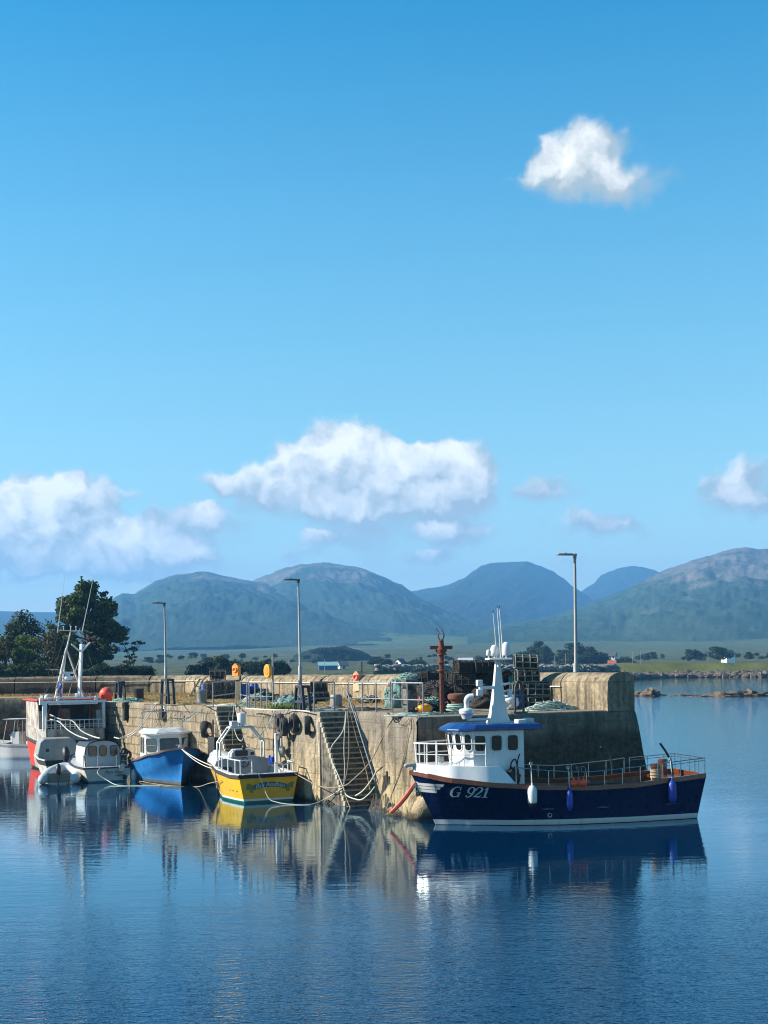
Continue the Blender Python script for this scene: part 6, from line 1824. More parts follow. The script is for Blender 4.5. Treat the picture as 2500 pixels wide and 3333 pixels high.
# ---------------------------------------------------------------- lobster pots
def pot_proto(L, Wd, H, fmat, nmat, frame_r=.022, seed=1, netw=.011):
    t = thing('lobster_pot', 'lobster pot', 'lobster pot', (0, 0, -50))
    mb = MB()
    def D(x, k_=1.0):
        w = Wd / 2; pts = [(x, -w, 0), (x, -w, H * .45)]
        for i in range(1, 8):
            a = math.pi * (1 - i / 8); pts.append((x, math.cos(a) * w, H * .45 + math.sin(a) * H * .55))
        return pts + [(x, w, H * .45), (x, w, 0)]
    for x in (-L / 2, -L / 6, L / 6, L / 2): mb.tube(D(x), frame_r, 6, closed=False); mb.tube([(x, -Wd / 2, 0), (x, Wd / 2, 0)], frame_r, 6)
    for y, z in ((-Wd / 2, 0), (Wd / 2, 0), (-Wd / 2, H * .45), (Wd / 2, H * .45), (0, H), (-Wd * .36, H * .83), (Wd * .36, H * .83)): mb.tube([(-L / 2, y, z), (L / 2, y, z)], frame_r * .9, 6)
    mb.build('frame', fmat, t)
    mb = MB(); rr = random.Random(seed)
    def sheet(f, nu, nv, w):
        for i in range(nu + nv):
            for sg in (1, -1):
                pts = []
                for j in range(13):
                    u = (i - nv) / nu + (j / 12) * nv / nu; u = u if sg > 0 else 1 - u
                    if -.001 <= u <= 1.001: pts.append(Vector(f(u, j / 12)) * (1 + rr.uniform(-.012, .012)))
                if len(pts) > 1: mb.tube(pts, w, 3, cap=False)
    prof = D(0)
    def curve(v):
        q = v * (len(prof) - 1); i = min(int(q), len(prof) - 2); a, b = Vector(prof[i]), Vector(prof[i + 1]); return a.lerp(b, q - i)
    sheet(lambda u, v: (lerp(-L / 2, L / 2, u), curve(v).y * .97, curve(v).z * .97), 18, 20, netw)
    for x in (-L / 2, L / 2): sheet(lambda u, v: (x, lerp(-Wd / 2, Wd / 2, u) * math.sqrt(max(0, 1 - v ** 3 * .9)), v * H * .97), 10, 10, netw)
    sheet(lambda u, v: (lerp(-L / 2, L / 2, u), lerp(-Wd / 2, Wd / 2, v), H * .3), 10, 7, .012)
    mb.ell((0, 0, H * .36), (L * .43, Wd * .4, H * .34), 14, 9, .4, 2, seed)
    mb.build('netting', nmat, t)
    return t
pot_dark = pot_proto(.92, .62, .56, 'net_black', 'net_black', .026, 2, .017)
pot_mid = pot_proto(.98, .62, .60, 'pot_frame', 'net_black', .026, 3)
pot_pale = pot_proto(1.0, .62, .60, 'pot_frame_pale', 'net_black', .03, 4)
used = {}
def pot(proto, loc, rz, label, group, rot=None):
    if proto.name not in used:
        used[proto.name] = 1; proto.location = loc; proto.rotation_euler = rot or (0, 0, rz); proto['label'] = label; proto['group'] = group; return proto
    return copy_tree(proto, loc, rz, label, group, rot=rot)
def stack(px, py, wide, deep, high, rz, label, group, proto, dL=.98, dW=.66, dH=.55, drop=0.0, seed=0):
    rr = random.Random(seed); c = W(px, py); ca, sa = math.cos(rz), math.sin(rz)
    for k_ in range(high):
        for i in range(wide):
            for j in range(deep):
                if k_ == high - 1 and rr.random() < drop: continue
                x = (i - (wide - 1) / 2) * dL + rr.uniform(-.05, .05); y = j * dW + rr.uniform(-.05, .05)
                pot(proto, (c.x + x * ca - y * sa, c.y + x * sa + y * ca, 4.0 + k_ * dH + rr.uniform(0, .02)), rz + rr.uniform(-.12, .12) + (math.pi if rr.random() < .5 else 0), label, group,
                    rot=(rr.uniform(-.10, .10), rr.uniform(-.12, .12), rz + rr.uniform(-.3, .3)))
RZ = math.atan2(-.35, 1)
stack(1395, 2296, 2, 2, 3, .12, 'black lobster pot in the block between the stone pillar and the crane post', 'black pots by the crane post', pot_dark, dL=.82, drop=.3, seed=1)
stack(1492, 2302, 1, 2, 3, .1, 'black lobster pot in the low pile right behind the mushroom bollard', 'black pots behind the mushroom bollard', pot_dark, seed=2)
stack(1547, 2305, 2, 2, 4, .1, 'black lobster pot in the tallest dark block behind the ventilator cowl', 'tall block of black pots', pot_dark, dL=.84, drop=.3, seed=3)
stack(1654, 2303, 1, 2, 3, 1.4, 'dark lobster pot in the column between the white mast and the blue barrel', 'dark pots behind the mast', pot_mid, seed=4)
b0 = W(1750, 2306)
for i, (px, z, lab) in enumerate(((1752, 4.02, 'rope-wrapped pot at the bottom of the tall pale stack, under the others'), (1753, 4.62, 'rope-wrapped pot second from the bottom of the tall pale stack'),
                                  (1716, 5.22, 'rope-wrapped pot next to the top of the tall pale stack'), (1711, 5.84, 'topmost rope-wrapped pot of the tall pale stack near the blue barrel'))):
    x = P(px, 2200, b0.y + .2).x
    pot(pot_pale, (x, b0.y + .2, z), .05, lab, 'pale rope-wrapped pots', rot=(0, (-.02, .03, .0, .05)[i], (.06, -.04, .12, .03)[i]))
x = P(1700, 2260, b0.y + .3).x
pot(pot_pale, (x, b0.y + .3, 4.62), .1, 'rope-wrapped pot half hidden behind the single blue barrel', 'pale rope-wrapped pots')
pot(pot_pale, (x, b0.y + .35, 4.02), .1, 'rope-wrapped pot on the ground behind the single blue barrel', 'pale rope-wrapped pots')
pot(pot_mid, W(1838, 2299), .2, 'pot with white rope on top beside the lamp post at the pier head', 'single pots on the pier')
pot(pot_mid, W(1780, 2302), -.4, 'dark pot half buried in yellow and green rope', 'single pots on the pier')
stack(727, 2276, 3, 1, 2, .05, 'creel in the block hung with black hoses behind the short railing', 'creels hung with hoses', pot_mid, dL=.62, seed=6)
pot(pot_mid, W(708, 2273) + Vector((0, .3, 1.2)), .1, 'lone creel on top of the hose-hung block', 'creels hung with hoses')
pot(pot_dark, W(1042, 2285), .3, 'lower black pot behind the small railing by the bollard', 'single pots on the pier')
pot(pot_dark, W(1038, 2283) + Vector((0, 0, .55)), .1, 'upper black pot behind the small railing by the bollard', 'single pots on the pier')
pot(pot_dark, W(1241, 2283), .3, 'black pot with a yellow float inside, before the sea wall', 'single pots on the pier')
pot(pot_mid, W(815, 2273), .9, 'creel with coiled hose behind the five-post railing', 'single pots on the pier')
pot(pot_mid, W(848, 2274), .2, 'low creel against the sea wall by the tall pole', 'single pots on the pier')
c = W(1240, 2283); t = thing('fishing_float', 'small yellow float inside the black pot near the sea wall', 'float', c + Vector((-.02, -.34, .08)))
mb = MB(); mb.ell((0, 0, .2), (.12, .12, .24), 14, 10); mb.build('ball', 'yellow_box', t)
mb = MB(); mb.ring((0, 0, .2), .125, .02, (0, 0, 1), 14, 6); mb.build('band', 'black_paint', t)
buoy(1742, 2207, .1, 'yellow_box', 'tiny yellow float on the pale stack of pots', z=5.3)
# wicker creel
c = W(945, 2273); t = thing('wicker_creel', 'grey wicker basket creel by the sea wall behind the A-frame', 'creel', c, R(10))
mb = MB(); n = 18; vs = []
mb.ell((0, 0, .3), (.62, .45, .42), 26, 12, .06, 3, 4, flat=-.3); mb.build('basket', 'wicker', t)
mb = MB()
for i in range(7): mb.ring((0, 0, .08 + i * .09), .6 - .03 * i * i * .2, .018, (0, 0, 1), 24, 5)
mb.build('withies', 'old_wood', t)
# hoses hung on creels
mb = MB(); c = W(722, 2278); rr = random.Random(4)
for i in range(34):
    x = rr.uniform(-.95, .85); z = rr.uniform(1.0, 1.35); pts = [(x, .1, z)]
    for q in range(5): pts.append((x + rr.uniform(-.10, .10), rr.uniform(-.1, -.02), z - (q + 1) * z / 6.2))
    mb.tube(spline(pts, 4), .018, 5)
o = mb.build('hung_hoses', 'rope_dark'); o.location = c; tag(o, 'curtain of dark rope ends hanging over the stacked creels', 'ropes')
# ---------------------------------------------------------------- ropes in heaps
def rope_pile(px, py, rx, ry, h, mat, label, n=14, r=.02, seed=1, cat='rope heap', rz=0):
    c = W(px, py); rr = random.Random(seed); mb = MB()
    for i in range(n):
        a = rr.uniform(0, 6.28); cx, cy = rr.gauss(0, .32) * rx, rr.gauss(0, .32) * ry; R_ = rr.uniform(.12, .5); pts = []
        zc = h * max(.04, 1 - math.hypot(cx / rx, cy / ry) * 1.1)
        for q in range(16):
            a += rr.uniform(.35, .75); k_ = R_ * rr.uniform(.75, 1.3)
            cx += rr.uniform(-.05, .05) * rx; cy += rr.uniform(-.05, .05) * ry
            x, y = cx + k_ * math.cos(a) * min(1.6, rx / ry), cy + k_ * math.sin(a) * .8
            e = max(0, 1 - (x / rx) ** 2 - (y / ry) ** 2)
            pts.append((x, y, r + zc * math.sqrt(e) * rr.uniform(.55, 1.05)))
        mb.tube(spline(pts, 3), r, 5)
    o = mb.build('rope_heap', mat); o.location = c; o.rotation_euler[2] = rz
    return tag(o, label, cat)
RV = math.atan2(VY, VX)
rope_pile(1795, 2311, 1.5, .5, .42, 'rope_pale', 'wide sprawling heap of pale green rope at the pier head edge', 64, .022, 3, rz=RV)
rope_pile(1760, 2304, .6, .45, .75, 'rope_yellow', 'mound of yellowish rope beside the rope-wrapped pots', 26, .022, 5)
rope_pile(1900, 2299, .5, .3, .35, 'rope_yellow', 'small loose yellow rope heap past the nearest lamp post', 9, .02, 7)
rope_pile(1326, 2331, .45, .25, .22, 'rope_pale', 'small knot of pale rope at the foot of the stone pillar', 16, .02, 8)
rope_pile(1410, 2326, 1.0, .3, .10, 'rope_green', 'green rope strewn along the edge around the crane post', 8, .02, 9, rz=RV)
rope_pile(1190, 2312, .8, .3, .14, 'rope_dark', 'dark mooring rope heaped behind the handrail top', 14, .028, 10)
rope_pile(1060, 2312, .7, .25, .12, 'rope_white', 'loose white rope lying under the small railing', 10, .022, 12)
rope_pile(742, 2298, 1.0, .4, .12, 'rope_white', 'white rope lying along the quay above the far steps', 14, .022, 13)
rope_pile(415, 2285, .9, .5, .28, 'rope_green', 'heap of turquoise rope and crates near the landward frame', 22, .025, 14)
rope_pile(790, 2298, .5, .3, .2, 'rope_green', 'small green rope knot at the top of the far steps', 12, .022, 15)
rope_pile(832, 2285, .7, .4, .55, 'rope_pale', 'coil of pale hose beside the five-post railing', 10, .03, 16)
mb = MB(); mb.ell((0, 0, .2), (.62, .35, .38), 24, 14, .4, 2.0, 21, flat=-.2); o = mb.build('plastic_sack', 'sack', ang=180); o.location = W(1862, 2290) + Vector((0, 0, .55)); o.location.y += .3; o.rotation_euler[1] = -.25
tag(o, 'crumpled white sack lying on pots beside the nearest lamp post', 'sack')
mb = MB(); mb.ell((0, 0, .1), (.5, .3, .2), 20, 10, .3, 2.0, 23); o = mb.build('folded_net', 'net_black', ang=180); o.location = W(1822, 2296) + Vector((0, 0, .62)); tag(o, 'folded dark net on top of the pot by the lamp post', 'net')
mb = MB(); mb.ell((0, 0, .3), (.42, .3, .34), 20, 12, .45, 2.2, 31, flat=-.3); o = mb.build('feed_bag', 'sack', ang=180); o.location = W(1655, 2310); tag(o, 'brownish white bag slumped beside the blue barrel behind the mast', 'sack')

# ---------------------------------------------------------------- mooring lines
S = lambda x, y: (900 + x / 2.765, 2100 + y / 2.765)
def FR(pts, r, mat, label, off=.06, last=None, name='mooring_rope'):
    p = []
    for q in pts:
        o = off if len(q) == 2 else q[2]
        p.append(FP(q[0], q[1], o))
    if last is not None: p.append(last)
    return rope(p, r, mat, label, name)
yq = LW(yb, (.15, -1.2, 1.3)); yq2 = LW(yb, (.1, 1.2, 1.33))
FR([(1284, 2332, .03), (1262, 2365, .06), (1207, 2476, .1), (1153, 2534, .15), (1117, 2559, .3), (1059, 2563, .5), (1020, 2550, .55)], .028, 'rope_tan', 'long rope from the pier corner down to the yellow boat\'s quarter', last=yq)
FR([(1338, 2336, .03), (1330, 2370, .05), (1318, 2440, .08), (1303, 2505, .1), (1280, 2570, .14), (1258, 2632, .2)], .022, 'rope_tan', 'thin rope hanging down the quay face near the pier corner')
FR([(1126, 2315, .02), (1117, 2378, .05), (1080, 2430, .05), (1077, 2465, .05), (1103, 2527, .05), (1117, 2562, .05), (1128, 2588, .05), (1153, 2600, .04), (1178, 2602, .03), (1205, 2580, .02), (1220, 2560, .0)], .032, 'rope_pale', 'pale heavy rope looped over the open side of the wide steps')
FR([(1132, 2315, 0), (1136, 2400, .03), (1135, 2460, .03), (1128, 2520, .03), (1117, 2556, .04)], .026, 'rope_tan', 'rope hanging straight down across the wide steps', off=.02)
FR([(1128, 2318, .0), (1122, 2380, .06), (1120, 2440, .06), (1122, 2500, .06), (1120, 2552, .06)], .024, 'rope_white', 'second rope hanging beside it across the wide steps', off=.02)
FR([(1116, 2562, .06), (1130, 2605, .1), (1140, 2630, .2)], .024, 'rope_tan', 'rope end trailing into the water at the foot of the steps')
FR([(1226, 2510, .0), (1205, 2545, .03), (1180, 2575, .06), (1157, 2590, .06)], .034, 'rope_white', 'short thick white rope end tied at the foot of the handrail')
FR([(1140, 2316, 0), (1160, 2400, -.3), (1190, 2500, -.4), (1204, 2570, -.3)], .02, 'rope_tan', 'rope running down beside the sloping handrail')
FR([(1302, 2336, .02), (1297, 2352, .05), (1310, 2360, .06), (1325, 2348, .05), (1332, 2336, .02)], .014, 'rope_dark', 'short loop of thin rope hanging from the pier corner edge')
FR([(1344, 2338, .02), (1345, 2380, .03), (1346, 2430, .03), (1352, 2444, .05)], .014, 'rope_tan', 'very thin line hanging at the pier corner')
# red heavy hawser at the corner
gpt = LW(G, (10.75, .12, 1.35))
a = P(1272, 2645, 54.6)
rope([a, P(1300, 2618, 54.3), P(1328, 2584, 54.0), P(1351, 2551, 53.75), P(1362, 2546, 53.65)], .085, 'hose_red', 'thick faded red hawser from the navy boat\'s bow to the pier foot')
# yellow boat stern line to the quay
p0 = LW(yb, (-.02, 1.05, 1.32)); p1 = LW(yb, (-.1, .55, 1.30))
rope([p0, p1, P(872, 2594, 62.4), P(900, 2611, 62.2), W(948, 2618.5, .02), W(1010, 2619, .02), FP(1060, 2600, .2), FP(1115, 2565, .1)], .026, 'rope_white', 'white stern line from the yellow boat across the water to the steps')
for i, (ax0, bx0) in enumerate((((862, 2318), (820, 2400)), ((893, 2312), (838, 2405)), ((893, 2312), (850, 2390)), ((900, 2313), (868, 2360)))):
    FR([(ax0[0], ax0[1], .02), ((ax0[0] + bx0[0]) / 2 + 4, (ax0[1] + bx0[1]) / 2 + 6, .3), (bx0[0], bx0[1], .8)], .017, 'rope_tan' if i < 1 else 'rope_pale', ('tan', 'first pale', 'second pale', 'outermost pale')[i] + ' line slung from the quay edge to the yellow boat\'s arch')
for i in range(3):
    FR([(887 + i * 4, 2312, .02), (890 + i * 3, 2380, .1), (888 + i, 2440 - i * 8, .35)], .014, 'rope_dark', 'dark line hanging from the quay to the yellow boat\'s block, number ' + ('one', 'two', 'three')[i])
FR([(762, 2300, .02), (758, 2350, .15), (770, 2395, .3), (785, 2412, .35), (796, 2390, .3)], .02, 'rope_white', 'white rope loop hanging at the far steps behind the radar drum')
FR([(766, 2298, .02), (772, 2330, .06), (778, 2368, .2)], .022, 'galv', 'slanting scaffold tube standing at the far steps', name='scaffold_tube')
FR([(750, 2318, .02), (744, 2340, .05), (757, 2380, .1), (757, 2425, .2)], .014, 'rope_green', 'thin green line hanging over the far steps')
# blue boat bow line to the yellow boat
bw = LW(bb, (6.7, -.1, 1.95)); yp = LW(yb, (2.6, 1.45, 1.45))
rope(sag(bw, yp, .12), .028, 'rope_white', 'twin white mooring line from the blue bow to the yellow boat', raw=True)
rope(sag(bw + Vector((.05, 0, -.04)), yp + Vector((0, 0, -.1)), .2), .022, 'rope_white', 'lower companion line from the blue bow to the yellow boat', raw=True)
# lines on the quay above the blue boat
def to_boat(a, b, d, r, mat, lab): rope(sag(a, b, d), r, mat, lab, raw=True)
to_boat(FP(660, 2303, .02), LW(bb, (3.9, -1.0, 2.5)), .35, .024, 'rope_pale', 'pale line from the quay edge down to the blue boat\'s cabin roof')
to_boat(FP(655, 2303, .02), LW(bb, (3.4, -1.1, 2.6)), .2, .02, 'rope_pale', 'second pale line from the quay to the blue boat\'s cabin roof')
for i, px in enumerate((562, 572, 580)):
    to_boat(FP(px, 2296, .02), LW(bb, (2.4, -.6 + .3 * i, 2.7)), .1 + .1 * i, .018, 'rope_tan', ('outer', 'middle', 'inner')[i] + ' thin line in the bunch above the blue boat\'s roof rack')
rope([W(517, 2289, 4.05), FP(508, 2291, .05), FP(495, 2312, .3), FP(470, 2350, .9), FP(440, 2385, 1.3), P(415, 2398, 80.5), P(392, 2404, 79.5), P(372, 2400, 80)], .04, 'rope_white', 'thick white hawser curving from the quay down towards the red trawler')
rope([W(514, 2289, 4.05), FP(503, 2291, .05), FP(488, 2315, .3), FP(462, 2352, .9), FP(432, 2384, 1.3), P(410, 2394, 80.5), P(392, 2402, 79.7)], .032, 'rope_white', 'second white hawser running beside it from the quay to the trawler')
rope([P(163, 2326, 84.0), P(197, 2341, 83.4), P(236, 2347, 83.2), P(264, 2378, 82.6), P(297, 2395, 82), P(325, 2403, 80.5)], .045, 'rope_white', 'upper thick white rope drooping across the red trawler\'s stern')
rope([P(163, 2341, 84.0), P(193, 2350, 83.4), P(221, 2376, 82.8), P(253, 2395, 82.2), P(286, 2406, 81.5)], .045, 'rope_white', 'lower thick white rope drooping across the red trawler\'s stern')
rope([LW(mc, (.02, .35, .82)), P(318, 2517, 74.3), P(351, 2541, 74.0), W(384, 2556, .02), W(440, 2557, .02), W(520, 2558, .02)], .028, 'rope_pale', 'pale green stern line trailing from the named cabin boat')
rope([LW(bb, (-.0, .9, 1.0)), P(445, 2532, 77), P(470, 2545, 74), W(505, 2551.5, .02), W(560, 2558, .02), W(640, 2561, .02), P(680, 2550, 66), LW(yb, (2.0, 1.5, .9))], .022, 'rope_tan', 'slack line lying on the water across the blue boat\'s bow')
rope([W(470, 2301 - 8, 4.02), W(560, 2296, 4.02), W(640, 2291, 4.03), W(657, 2287, 4.3)], .03, 'rope_dark', 'black mooring line running along the quay top to the grey bollard')
rope([W(800, 2306, 4.03), W(850, 2309, 4.03), W(900, 2311, 4.03), W(960, 2312, 4.03), W(1010, 2316, 4.03)], .04, 'rope_white', 'white hose laid along the quay edge above the tyres')
# weed hanging at the foot of the quay
def weed(px, py, w, h, label, seed):
    c = FP(px, py, .02); rr = random.Random(seed); mb = MB()
    for i in range(110):
        u = rr.uniform(-w / 2, w / 2); z0 = h * (1 - (abs(u) / (w / 2)) ** 1.5) * rr.uniform(.3, 1); pts = []
        for q in range(6):
            t_ = q / 5; pts.append(Vector((-UX, -UY, 0)) * (u + rr.uniform(-.04, .04)) + Vector((-VX, -VY, 0)) * (.03 + .10 * t_ * t_ * rr.uniform(.5, 1)) + Vector((0, 0, z0 * (1 - t_) - .1)))
        mb.tube(spline(pts, 3), [.035] * 8 + [.06] * 8, 5)
    o = mb.build('seaweed', 'seaweed'); o.location = (c.x, c.y, 0); tag(o, label, 'seaweed')
weed(1262, 2620, 1.5, 1.9, 'dark seaweed growing up the quay near the red hawser', 1)
weed(1292, 2630, 1.1, 1.5, 'dark seaweed clump beside the pier corner foot', 2)
weed(1228, 2630, 1.4, .9, 'low seaweed fringe at the foot of the wide steps', 3)
weed(1070, 2622, 1.6, .25, 'thin weed line on the water by the wide steps', 4)

# ---------------------------------------------------------------- dry grass on the pier (stuff)
def tufts(name, mat, spots, n, hgt, label, seed):
    rr = random.Random(seed); mb = MB()
    for _ in range(n):
        c = spots(rr); a = rr.uniform(0, 6.28); w = rr.uniform(.008, .02) * 1.6; hh = hgt * rr.uniform(.4, 1.2); l = rr.uniform(.05, .22)
        d = Vector((math.cos(a), math.sin(a), 0)); s_ = Vector((-d.y, d.x, 0))
        mb.add([c - s_ * w, c + s_ * w, c + d * l * .4 + Vector((0, 0, hh * .6)) + s_ * w * .7, c + d * l + Vector((0, 0, hh))], [(0, 1, 2), (0, 2, 3)])
    o = mb.build(name, mat, smooth=False); tag(o, label, 'grass', kind='stuff')
def sp1(r):
    i = r.randrange(3, len(PL) - 3); p = PL[i].lerp(PL[i + 1], r.random()); return p + Vector((-.859, -.512, 0)) * (abs(r.gauss(0, .9)) + .03)
tufts('dry_grass', 'dry_grass', sp1, 9000, .2, 'dry straw coloured grass along the foot of the sea wall', 4)
def sp2(r):
    s_ = r.uniform(14, 48); return Q(s_, r.uniform(.6, 8.5) if r.random() < .7 else r.gauss(5, 2))
tufts('short_grass', 'dry_grass', sp2, 9000, .08, 'short dry grass scattered over the landward part of the pier', 5)
cg = W(928, 2309)
tufts('weed_tuft', 'green_grass', lambda r: cg + Vector((r.gauss(0, .35), r.gauss(0, .2), 0)), 320, .3, 'green weeds at the quay edge beside the low net heap', 6)
cg2 = W(1930, 2302)
tufts('weed_tuft', 'green_grass', lambda r: cg2 + Vector((r.gauss(0, .5), r.gauss(0, .2), 0)), 260, .22, 'green weeds under the sea wall past the nearest lamp post', 7)

# ================================================================ trees by the harbour
def leaf_cloud(mb, clumps, n, size, rr, droop=0.0, elong=1.6):
    tot = sum(c[1][0] * c[1][1] * c[1][2] for c in clumps) ** 1.0
    for (c, rad) in clumps:
        k_ = max(6, int(n * (rad[0] * rad[1] * rad[2]) / tot))
        for _ in range(k_):
            d = Vector((rr.gauss(0, 1), rr.gauss(0, 1), rr.gauss(0, 1))).normalized(); q = rr.random() ** .45
            p = Vector((c[0] + d.x * rad[0] * q, c[1] + d.y * rad[1] * q, c[2] + d.z * rad[2] * q))
            a = (d * .7 + Vector((rr.gauss(0, .6), rr.gauss(0, .6), rr.gauss(.25, .6)))).normalized(); b = a.orthogonal().normalized()
            b = Matrix.Rotation(rr.uniform(0, 6.28), 3, a) @ b; s_ = size * rr.uniform(.6, 1.35)
            cc = a.cross(b)
            mb.add([p - b * s_ * .5, p + cc * s_ * elong * .35, p + b * s_ * .5, p - cc * s_ * elong * .35], [(0, 1, 2, 3)])
def broad_tree(name, label, base, h, cw, mat, seed, n=3600, size=.26, group='trees by the harbour', trunk_h=.3, lobes=22, bark='bark', flat=1.0, fat=1.25, zc=.52):
    rr = random.Random(seed)
    t = thing(name, label, 'tree', base, 0, group)
    mb = MB(); mb.tube(spline([(0, 0, -1.5), (rr.uniform(-.2, .2), 0, h * trunk_h), (rr.uniform(-.3, .3), 0, h * .7)], 4), [h * .035 * (1 - i / 11) + .02 for i in range(9)], 8)
    clumps = []
    for i in range(lobes):
        a = rr.uniform(0, 6.28); q = rr.random() ** .6; z = rr.uniform(trunk_h, .9); wr = cw * .5 * math.sqrt(max(.05, 1 - ((z - zc) / max(.55, .95 - zc + .05)) ** 2))
        c = (math.cos(a) * wr * q * .85, math.sin(a) * wr * q * .85, h * z); r0 = cw * rr.uniform(.12, .22) * fat
        clumps.append((c, (r0, r0, r0 * .75 * flat)))
        m = Vector((c[0] * .45, c[1] * .45, h * (trunk_h + (z - trunk_h) * .45)))
        mb.tube(spline([(0, 0, h * trunk_h * rr.uniform(.6, 1)), m, c], 3), [h * .014, h * .012, h * .01, h * .008, h * .006, h * .004, h * .003], 5)
    mb.build('trunk', bark, t)
    mb = MB(); leaf_cloud(mb, clumps, n, size, rr); mb.build('crown', mat, t, smooth=False)
    return t
def gz(x, Y): return land_z(x, Y)
def tb(px, Y):
    x = P(px, 2160, Y).x; return Vector((x, Y, gz(x, Y) - .1))
# tall pine
b = tb(290, 158); rr = random.Random(5)
hp = P(290, 1912, 158).z - b.z
t = thing('pine_tree', 'tall broad dark pine rising above the harbour wall, tallest tree', 'tree', b, 0, 'trees by the harbour')
mb = MB(); mb.tube(spline([(0, 0, -1), (-.1, 0, hp * .35), (.1, 0, hp * .7), (-.2, 0, hp * .97)], 4), [.34 - .026 * i for i in range(13)], 8)
mbc = MB(); clumps = []
for i in range(92):
    z = rr.uniform(.20, .99); wr = 4.25 * (1.0 - abs(z - .45) ** 1.5 * 1.9) * (.55 if z > .85 else 1); a = rr.uniform(0, 6.28); q = rr.uniform(.5, 1.05)
    c = Vector((math.cos(a) * wr * q - .35 * z, math.sin(a) * wr * q, hp * z + .25 * q))
    mb.tube(spline([(0, 0, hp * (z - .12)), Vector((c.x * .5, c.y * .5, hp * (z - .06))), c], 3), [.1, .09, .08, .06, .05, .035, .02], 5)
    r0 = rr.uniform(.65, 1.1); clumps.append((tuple(c), (r0, r0, r0 * .55)))
    for q_ in range(2): clumps.append((tuple(c * .78 + Vector((rr.gauss(0, .5), rr.gauss(0, .5), hp * z * .22 + rr.gauss(0, .3)))), (r0 * .8, r0 * .8, r0 * .5)))
    for _ in range(3):   # upright candle shoots break the outline
        p = c + Vector((rr.gauss(0, .4), rr.gauss(0, .4), .25)); clumps.append((tuple(p + Vector((0, 0, rr.uniform(.1, .45)))), (.14, .14, .42)))
mb.build('trunk', 'bark', t)
leaf_cloud(mbc, clumps, 26000, .25, rr, elong=2.2); mbc.build('crown', 'pine_needles', t, smooth=False)
broad_tree('broadleaf_tree', 'round dark green tree at the harbour beside the picture edge', tb(52, 165), P(60, 1990, 165).z - tb(52, 165).z, 5.4, 'leaf_dark', 21, 4200)
broad_tree('broadleaf_tree', 'olive brown bush at the edge, below the round dark tree', tb(18, 150), P(18, 2078, 150).z - tb(18, 150).z, 3.2, 'leaf_brown', 22, 2600, .2, trunk_h=.12)
broad_tree('broadleaf_tree', 'bright green bush between the round tree and the pine', tb(90, 152), P(90, 2062, 152).z - tb(90, 152).z, 3.6, 'leaf_mid', 23, 3000, .2, trunk_h=.15)
broad_tree('broadleaf_tree', 'wide olive tree standing in front of the pine', tb(178, 150), P(178, 2050, 150).z - tb(178, 150).z, 4.2, 'leaf_brown', 24, 3400, .22, trunk_h=.2)
broad_tree('broadleaf_tree', 'leafy green tree under the pine with pale bare stems', tb(222, 151), P(222, 2052, 151).z - tb(222, 151).z, 2.8, 'leaf_mid', 27, 2200, .2, trunk_h=.25, bark='bark_pale')
broad_tree('broadleaf_tree', 'low dark undergrowth bush at the pine\'s foot', tb(300, 150), 2.2, 3.4, 'leaf_dark', 25, 1800, .22, trunk_h=.1)
broad_tree('broadleaf_tree', 'low bush hiding the wall foot near the picture edge', tb(130, 149), 1.9, 4.2, 'leaf_dark', 28, 2000, .22, trunk_h=.1)
# thin open tree
b = tb(425, 156); rr = random.Random(8); hb = P(425, 2072, 156).z - b.z
t = thing('bare_tree', 'sparse thin-limbed tree with open crown right of the pine', 'tree', b, 0, 'trees by the harbour')
t['label'] = 'sparse thin-limbed small tree with an open see-through crown beside the pine'
mb = MB(); clumps = []
for k_ in range(5):
    x0 = rr.uniform(-.5, .6); top = Vector((rr.uniform(-1.1, 1.3), rr.uniform(-.6, .6), hb * rr.uniform(.75, .97)))
    sp = spline([(x0 * .3, 0, -1), (x0, 0, hb * .35), top], 4); mb.tube(sp, [.07 - .006 * i for i in range(len(sp))], 6)
    for _ in range(7):
        s0 = sp[rr.randrange(4, len(sp))]; e = s0 + Vector((rr.uniform(-.6, .6), rr.uniform(-.5, .5), rr.uniform(.05, .5))); mb.tube([s0, e], [.025, .012], 5); clumps.append((tuple(e), (.26, .26, .13)))
mb.build('trunk', 'bark', t)
mb = MB(); leaf_cloud(mb, clumps, 900, .17, rr); mb.build('crown', 'leaf_dark', t, smooth=False)
# stone wall with ivy in front of the trees
mb = MB(); pts = [P(x, 2170, Yw) for x, Yw in ((-60, 139), (60, 139), (180, 139), (300, 140), (420, 142), (492, 146))]
vs = []; prof_w = [(-.35, -3.5), (-.4, 0), (-.38, .55), (-.2, .75), (.2, .75), (.4, .5), (.4, -3.5)]
sp = spline(pts, 14)
for p in sp:
    zt = CAMH + (-(P(0, 0, 1).z * 0)) ; zb = 5.05 + (.25 if p.x > -29 else 0)
    for o, z in prof_w:
        nn = mnoise.fractal(Vector((p.x * .9, z * 1.3, o * 2)), .7, 2, 5) * .3; vs.append((p.x + nn * .3, p.y + o + nn, zb + z + nn * .5))
m = len(prof_w)
mb.add(vs, [(i * m + j, (i + 1) * m + j, (i + 1) * m + j + 1, i * m + j + 1) for i in range(len(sp) - 1) for j in range(m - 1)] + [tuple(range(m)), tuple(reversed([(len(sp) - 1) * m + j for j in range(m)]))])
o = mb.build('field_wall', 'pillar_stone', ang=180); tag(o, 'dark overgrown stone field wall below the harbour trees', 'wall')
mb = MB(); rr = random.Random(3); clumps = [((p.x + rr.uniform(-.4, .4), p.y - .35, 5.0 + rr.uniform(-.9, .9)), (.7, .35, .6)) for p in sp for _ in range(2)]
leaf_cloud(mb, clumps, 9000, .22, rr); o = mb.build('ivy', 'leaf_dark', smooth=False); tag(o, 'dark ivy and brambles smothering the field wall', 'ivy', kind='stuff')
